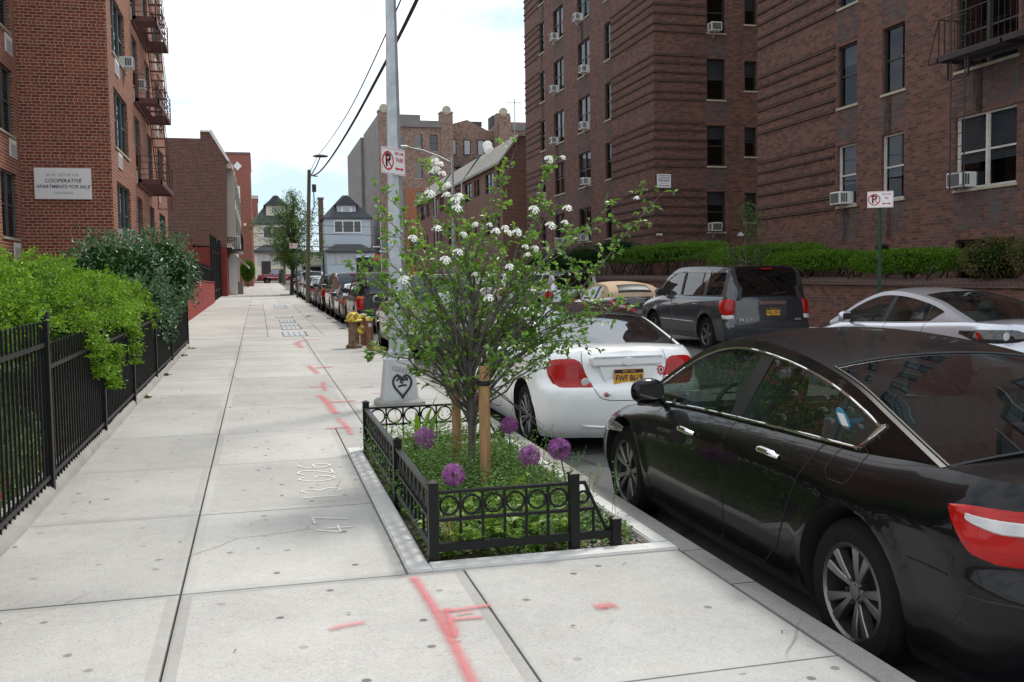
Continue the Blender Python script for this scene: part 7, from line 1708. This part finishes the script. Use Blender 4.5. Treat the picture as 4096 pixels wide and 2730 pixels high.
# stakes with webbing
M['stake']=None
t=NT('raw timber'); co_=t.n('TexCoord').outputs['Object']; mp_=t.n('Mapping',i_0=co_); t.set(mp_,'Scale',(1,1,.12)); n_=t.noise(30,mp_.outputs[0],5,.6); n2_=t.noise(7,co_,3,.6)
col=t.mix(t.mr(n_,.35,.7),(.47,.28,.13),(.33,.17,.07)); col=t.mix(t.mr(n2_,.62,.75,0,.7),col,(.14,.06,.02)); b=t.bsdf(Base_Color=col,Roughness=.8); t.set(b,'Normal',t.bump(n_,.4,.01)); M['stake']=t.mat
for i,(x,y,h,r_,lab) in enumerate(((1.56,6.84,.90,.042,'thick round timber stake with black webbing, right of the tree trunk'),(1.46,7.39,.80,.037,'round timber stake standing left of the tree trunk'))):
    s=thing('tree_stake',(x,y,gz(y)),lab,'stake','stakes beside the young tree')
    m=MB(); m.tube([(0,0,-.1),(.003,0,.3),(.0,.003,.6),(.004,0,h)],[r_,r_*.98,r_*.99,r_*.95],16); m.local('post',M['stake'],s,smooth=50)
    m=MB(); zt_=h-.12; m.lathe([(r_+.002,zt_-.02),(r_+.005,zt_-.01),(r_+.006,zt_+.012),(r_+.002,zt_+.018)],18,0); m.tube([(-r_*(1 if i==0 else -1),0,zt_),(-.05 if i==0 else .05,.1 if i==0 else -.12,zt_+.02),(-.05,.2 if i==0 else -.26,zt_+.02)],.010,5); m.tube([(r_,-.02,zt_+.01),(r_+.02,-.03,zt_+.015),(r_+.012,-.03,zt_-.04)],.006,4); m.local('webbing',M['sign_black'],s)
# alliums
def allium(x,y,z,r,lab,seed):
    g=np.random.default_rng(seed); s=thing('allium',(x,y,gz(y)),lab,'flower','purple alliums in the tree pit')
    z0=gz(y); m=MB(); bx_=g.normal(0,.03); m.tube([(bx_*2,.02,-.05),(bx_,.01,(z-z0)*.5),(0,0,z-z0)],[.007,.006,.005],7); m.local('stem',M['strap'],s,smooth=60)
    n=120; U=unit(g.normal(size=(n,3))); C=U*r*g.uniform(.78,1.0,(n,1)); V=[];F=[];mi=[]
    for c,u in zip(C,U):
        a=unit(np.cross(u,[.31,.2,.93]));b=np.cross(u,a); t0=g.uniform(0,6)
        for k in range(6):
            q=t0+k*PI/3; d=unit((a*math.cos(q)+b*math.sin(q))+u*.45); sd=np.cross(d,u)*.0024; i=len(V); L=.030; V+= [c-sd*.6,c+sd*.6,c+d*L*.5+sd,c+d*L,c+d*L*.5-sd]; F+= [(i,i+1,i+2),(i,i+2,i+3),(i,i+3,i+4)]; mi+=[0,0,0]
        i=len(V); sd=a*.0009; V+=[np.zeros(3)+sd,np.zeros(3)-sd,c-sd,c+sd]; F+=[(i,i+1,i+2),(i,i+2,i+3)]; mi+=[1,1]
    link('flower_head',npmesh('flower_head',V,F,[M['allium'],M['allstem']],mi),s,(0,0,z-z0))
M['allium']=leafmat('allium petals',(.30,.07,.36),(.58,.22,.62),.35,.5); M['allstem']=plain('allium pedicels',(.14,.07,.10),.7)
for i,(x,y,z,r,lab) in enumerate(((1.195,7.3,.43,.082,'purple allium on the left, behind the long side of the guard'),(1.139,5.9,.413,.066,'purple allium low in the near left corner of the pit'),(1.835,7.2,.508,.060,'small purple allium farthest right of the timber stake'),(1.76,6.35,.423,.068,'purple allium left of the largest one on the right'),(1.937,6.25,.474,.072,'largest purple allium, rightmost in the pit'),(1.81,8.2,.60,.062,'purple allium half hidden between the trunk and the right stake'))): allium(x,y,z,r,lab,i+40)
# pit planting
def region(n,x0,x1,y0,y1): return RNG.uniform(x0,x1,n),RNG.uniform(y0,y1,n)
PP=[];DD=[];LL=[]
ns=1350; sx_,sy_=region(ns,.88,2.12,5.28,8.55); hgt=.15+.15*np.clip((sy_-5.3)/1.5,0,1)+.05*np.sin(sx_*7)*np.sin(sy_*5); hgt=np.where(sx_>1.9,hgt*.55,hgt)
for x,y,h in zip(sx_,sy_,hgt*RNG.uniform(.6,1.25,ns)):
    k=int(16*h/.25)+6; t_=np.sort(RNG.random(k)); lx,ly=RNG.normal(0,.04),RNG.normal(0,.04)
    PP.append(np.stack([x+lx*t_,y+ly*t_,gz(y)-.03+h*t_],1)); a=RNG.uniform(0,2*PI,k); DD.append(np.stack([np.cos(a),np.sin(a),RNG.uniform(-.1,.7,k)],1)); LL.append(.034*(1.15-.55*t_))
P=np.concatenate(PP);D=np.concatenate(DD);L_=np.concatenate(LL); tag(leafobj('catmint',P,D,L_,L_*.62,M['ptl'],None,up=(0,0,1)),'dense mass of small leaved catmint filling the tree pit','ground cover',kind='stuff')
# taller flowering wisps
m=MB(); PP=[];DD=[]
for k in range(46):
    x,y=(rg.uniform(1.85,2.15),rg.uniform(5.5,8.3)) if k%2 else (rg.uniform(1.0,2.1),rg.uniform(6.2,8.5)); h=rg.uniform(.28,.46); dx,dy=rg.gauss(.04 if x>1.8 else 0,.05),rg.gauss(0,.05); m.tube([(x,y,gz(y)),(x+dx*.5,y+dy*.5,gz(y)+h*.6),(x+dx*1.3,y+dy*1.3,gz(y)+h)],[.002,.0017,.001],3,cap=False)
    for j in range(14): t_=rg.uniform(.35,1); PP.append((x+dx*1.2*t_,y+dy*1.2*t_,gz(y)+h*t_)); DD.append((rg.gauss(0,1),rg.gauss(0,1),rg.gauss(.3,.4)))
o=tag(m.build('catmint_wisps',M['ptl'],None,(0,0,0)),'thin upright catmint flower stalks rising above the leaf mass','ground cover',kind='stuff'); leafobj('wisp_leaves',np.array(PP),np.array(DD),.018,.010,M['ptl'],o)
# broad leaves near the front
PP=[];DD=[]
for k in range(90):
    x,y=rg.uniform(.90,1.75),rg.uniform(5.22,6.0); h=rg.uniform(.03,.2)+.1*(y-5.2); a0=rg.uniform(0,6)
    for j in range(7): a=a0+j*2*PI/7; PP.append((x,y,gz(y)+h-.015*j%2)); DD.append((math.cos(a),math.sin(a),rg.uniform(-.1,.35)))
tag(leafobj('broad_leaf_plants',np.array(PP),np.array(DD),RNG.uniform(.045,.085,len(PP)),.042,M['bigleaf'],None,up=(0,0,1)),'low broad leaved plants behind the front rail of the tree guard','ground cover',kind='stuff')
def strapclump(x,y,n,h,w_,mat,nm,lab,spread=.5,cat='plant'):
    V=[];F=[]
    for k in range(n):
        a=rg.uniform(0,2*PI); ln=h*rg.uniform(.6,1.1); bend=rg.uniform(.15,spread); d=Vector((math.cos(a),math.sin(a),0)); sd=Vector((-d.y,d.x,0)); bx_,by_=x+rg.gauss(0,.03),y+rg.gauss(0,.03); i0=len(V)
        for j in range(7):
            t_=j/6; c=Vector((bx_,by_,gz(y)-.03))+d*(ln*bend*t_**1.8)+Vector((0,0,ln*(t_-.35*bend*t_**2.5))); ww=w_*(1-t_**3)*.5+.0005; V+=[tuple(c-sd*ww),tuple(c+sd*ww)]
        F+=[(i0+2*j,i0+2*j+1,i0+2*j+3,i0+2*j+2) for j in range(6)]
    o=link(nm,npmesh(nm,np.array(V)-np.array([x,y,gz(y)]),F,[mat],smooth=True),None,(x,y,gz(y))); return tag(o,lab,cat)
strapclump(1.48,5.55,14,.30,.022,M['strap'],'iris_clump','pale green strap leaved clump behind the middle rings of the guard')
strapclump(1.62,5.45,10,.24,.018,M['strap'],'iris_clump','smaller strap leaved clump beside the tall right guard post')
strapclump(1.02,5.45,40,.30,.004,M['dry'],'dry_grass','dry straw coloured grass tuft in the near left corner of the pit',.5)
strapclump(2.02,6.0,3,.32,.02,M['strap'],'iris_clump','few strap leaves leaning out by the kerb side of the pit')
strapclump(1.30,8.1,9,.62,.07,M['bigleaf'],'tall_weed','tall broad leaved weed left of the rear timber stake',.75)
strapclump(1.72,5.42,60,.16,.005,M['yew'],'grass_tuft','fine green grass tuft at the foot of the sloping guard end')
# gravel
V=[];F=[];base=None
bmg=bmesh.new(); bmesh.ops.create_icosphere(bmg,subdivisions=1,radius=1); bv=np.array([v.co[:] for v in bmg.verts]); bf=np.array([[v.index for v in f_.verts] for f_ in bmg.faces]); bmg.free()
n=1500; X_=RNG.uniform(1.72,2.17,n); Y_=5.18+RNG.random(n)**1.6*3.2; sel=(X_>1.95)|(Y_<5.5)|(RNG.random(n)<.15); X_=X_[sel];Y_=Y_[sel]
for i,(x,y) in enumerate(zip(X_,Y_)):
    s_=RNG.uniform(.006,.017,3)*[1,1,.7]; V.append(bv*s_*RNG.uniform(.75,1.2,(len(bv),1))+[x,y,gz(y)-.03+RNG.uniform(0,.02)]); F.append(bf+i*len(bv))
t=NT('pit gravel'); ri=t.n('NewGeometry').outputs['Random Per Island']; t.bsdf(Base_Color=t.ramp(ri,[(0,(.08,.07,.06)),(.4,(.22,.19,.16)),(.7,(.33,.22,.14)),(1,(.6,.58,.55))]),Roughness=.8); M['gravel']=t.mat
tag(link('gravel',npmesh('gravel',np.concatenate(V),np.concatenate(F),[M['gravel']])),'mixed pebbles in the kerb side corner of the tree pit','gravel',kind='stuff')
# litter on pavement: small leaves
n=60; P=np.stack([RNG.uniform(-1.3,2.3,n),RNG.uniform(2.5,14,n),np.zeros(n)],1); P[:,2]=P[:,1]*.015+.008; P=P[~((P[:,0]>.7)&(P[:,1]>5)&(P[:,1]<8.8))]
tag(leafobj('leaf_litter',P,np.concatenate([RNG.normal(size=(len(P),2)),np.zeros((len(P),1))],1),.03,.012,plain('dry leaf',(.16,.12,.07),.9),None,up=(0,0,1),fold=.1),'scattered dry bits of leaf on the pavement','litter',kind='stuff')
# ---- street tree further on
t2=thing('street_tree',(2.15,66.9,gz(66.9)),'leafy young street tree in a bare soil patch beyond the wooden pole','tree')
m=MB(); Z0=gz(66.9); m.tube([(2.15,66.9,Z0-.1),(2.2,66.9,Z0+1.2),(2.3,66.9,Z0+2.6),(2.4,66.9,Z0+4.5)],[.13,.09,.075,.04],9)
PP=[];DD=[]; rg2=random.Random(5)
for k in range(75):
    a=rg2.uniform(0,2*PI); z1=rg2.uniform(2.6,7.2); rr=2.75*math.sin(min(1,(z1-1.8)/5.2)*PI)**.7*rg2.uniform(.35,1.05)+.1; h=min(4.2,max(1.6,z1*.62-.4)); p0=Vector((2.25+.05*h/2,66.9,Z0+h)); p1=Vector((2.4+rr*math.cos(a),66.9+rr*math.sin(a),Z0+z1-.35)); p=[p0.lerp(p1,i/5)+Vector((rg2.gauss(0,.06),rg2.gauss(0,.06),.25*math.sin(PI*i/5))) for i in range(6)]
    m.tube([tuple(q) for q in p],[.035,.028,.022,.017,.012,.006],5)
    for q in p[2:]:
        for j in range(4):
            c=np.array(q)+RNG.normal(0,.16,3); nl=RNG.integers(5,13); PP.append(c+RNG.normal(0,.10,(nl,3))); DD.append(RNG.normal(0,1,(nl,3))+[0,0,-.25])
m.build('trunk',M['bark_dark'],t2,smooth=60); P=np.concatenate(PP); leafobj('crown',P,np.concatenate(DD),RNG.uniform(.09,.17,len(P)),.06,M['tree2'],t2,tuple(t2.location))
m=MB(); m.quad((1.4,65.6,gz(66)+.008),(2.27,65.6,gz(66)+.008),(2.27,68.2,gz(68)+.008),(1.4,68.2,gz(68)+.008)); m.build('tree_pit_soil',M['soil'])['kind']='structure'
# thin sapling by the right hedges
t3=thing('sapling',(13.6,25.6,gz(25.6)),'thin young tree with sparse leaf tufts in front of the clipped hedges','tree')
m=MB(); m.tube([(13.6,25.6,.4),(13.65,25.5,1.6),(13.62,25.6,2.6),(13.7,25.5,3.6)],[.03,.025,.02,.008],6); PP=[];DD=[]
for (dx,dz,nn_) in ((0,3.65,110),(.25,3.3,140),(-.1,3.5,70),(.12,2.95,120),(-.55,2.45,120),(.5,2.4,130),(-.3,2.1,90),(.35,2.1,90),(.1,2.6,60)):
    q=(13.65+dx*.2,25.5-dx*1.4,dz); m.tube([(13.63,25.55,dz-.35),q],[.012,.005],4); PP.append(np.array(q)+RNG.normal(0,.12,(nn_,3))); DD.append(RNG.normal(0,1,(nn_,3)))
m.build('trunk',M['bark'],t3,smooth=60); P=np.concatenate(PP); leafobj('crown',P,np.concatenate(DD),.09,.04,M['olive'],t3,tuple(t3.location))
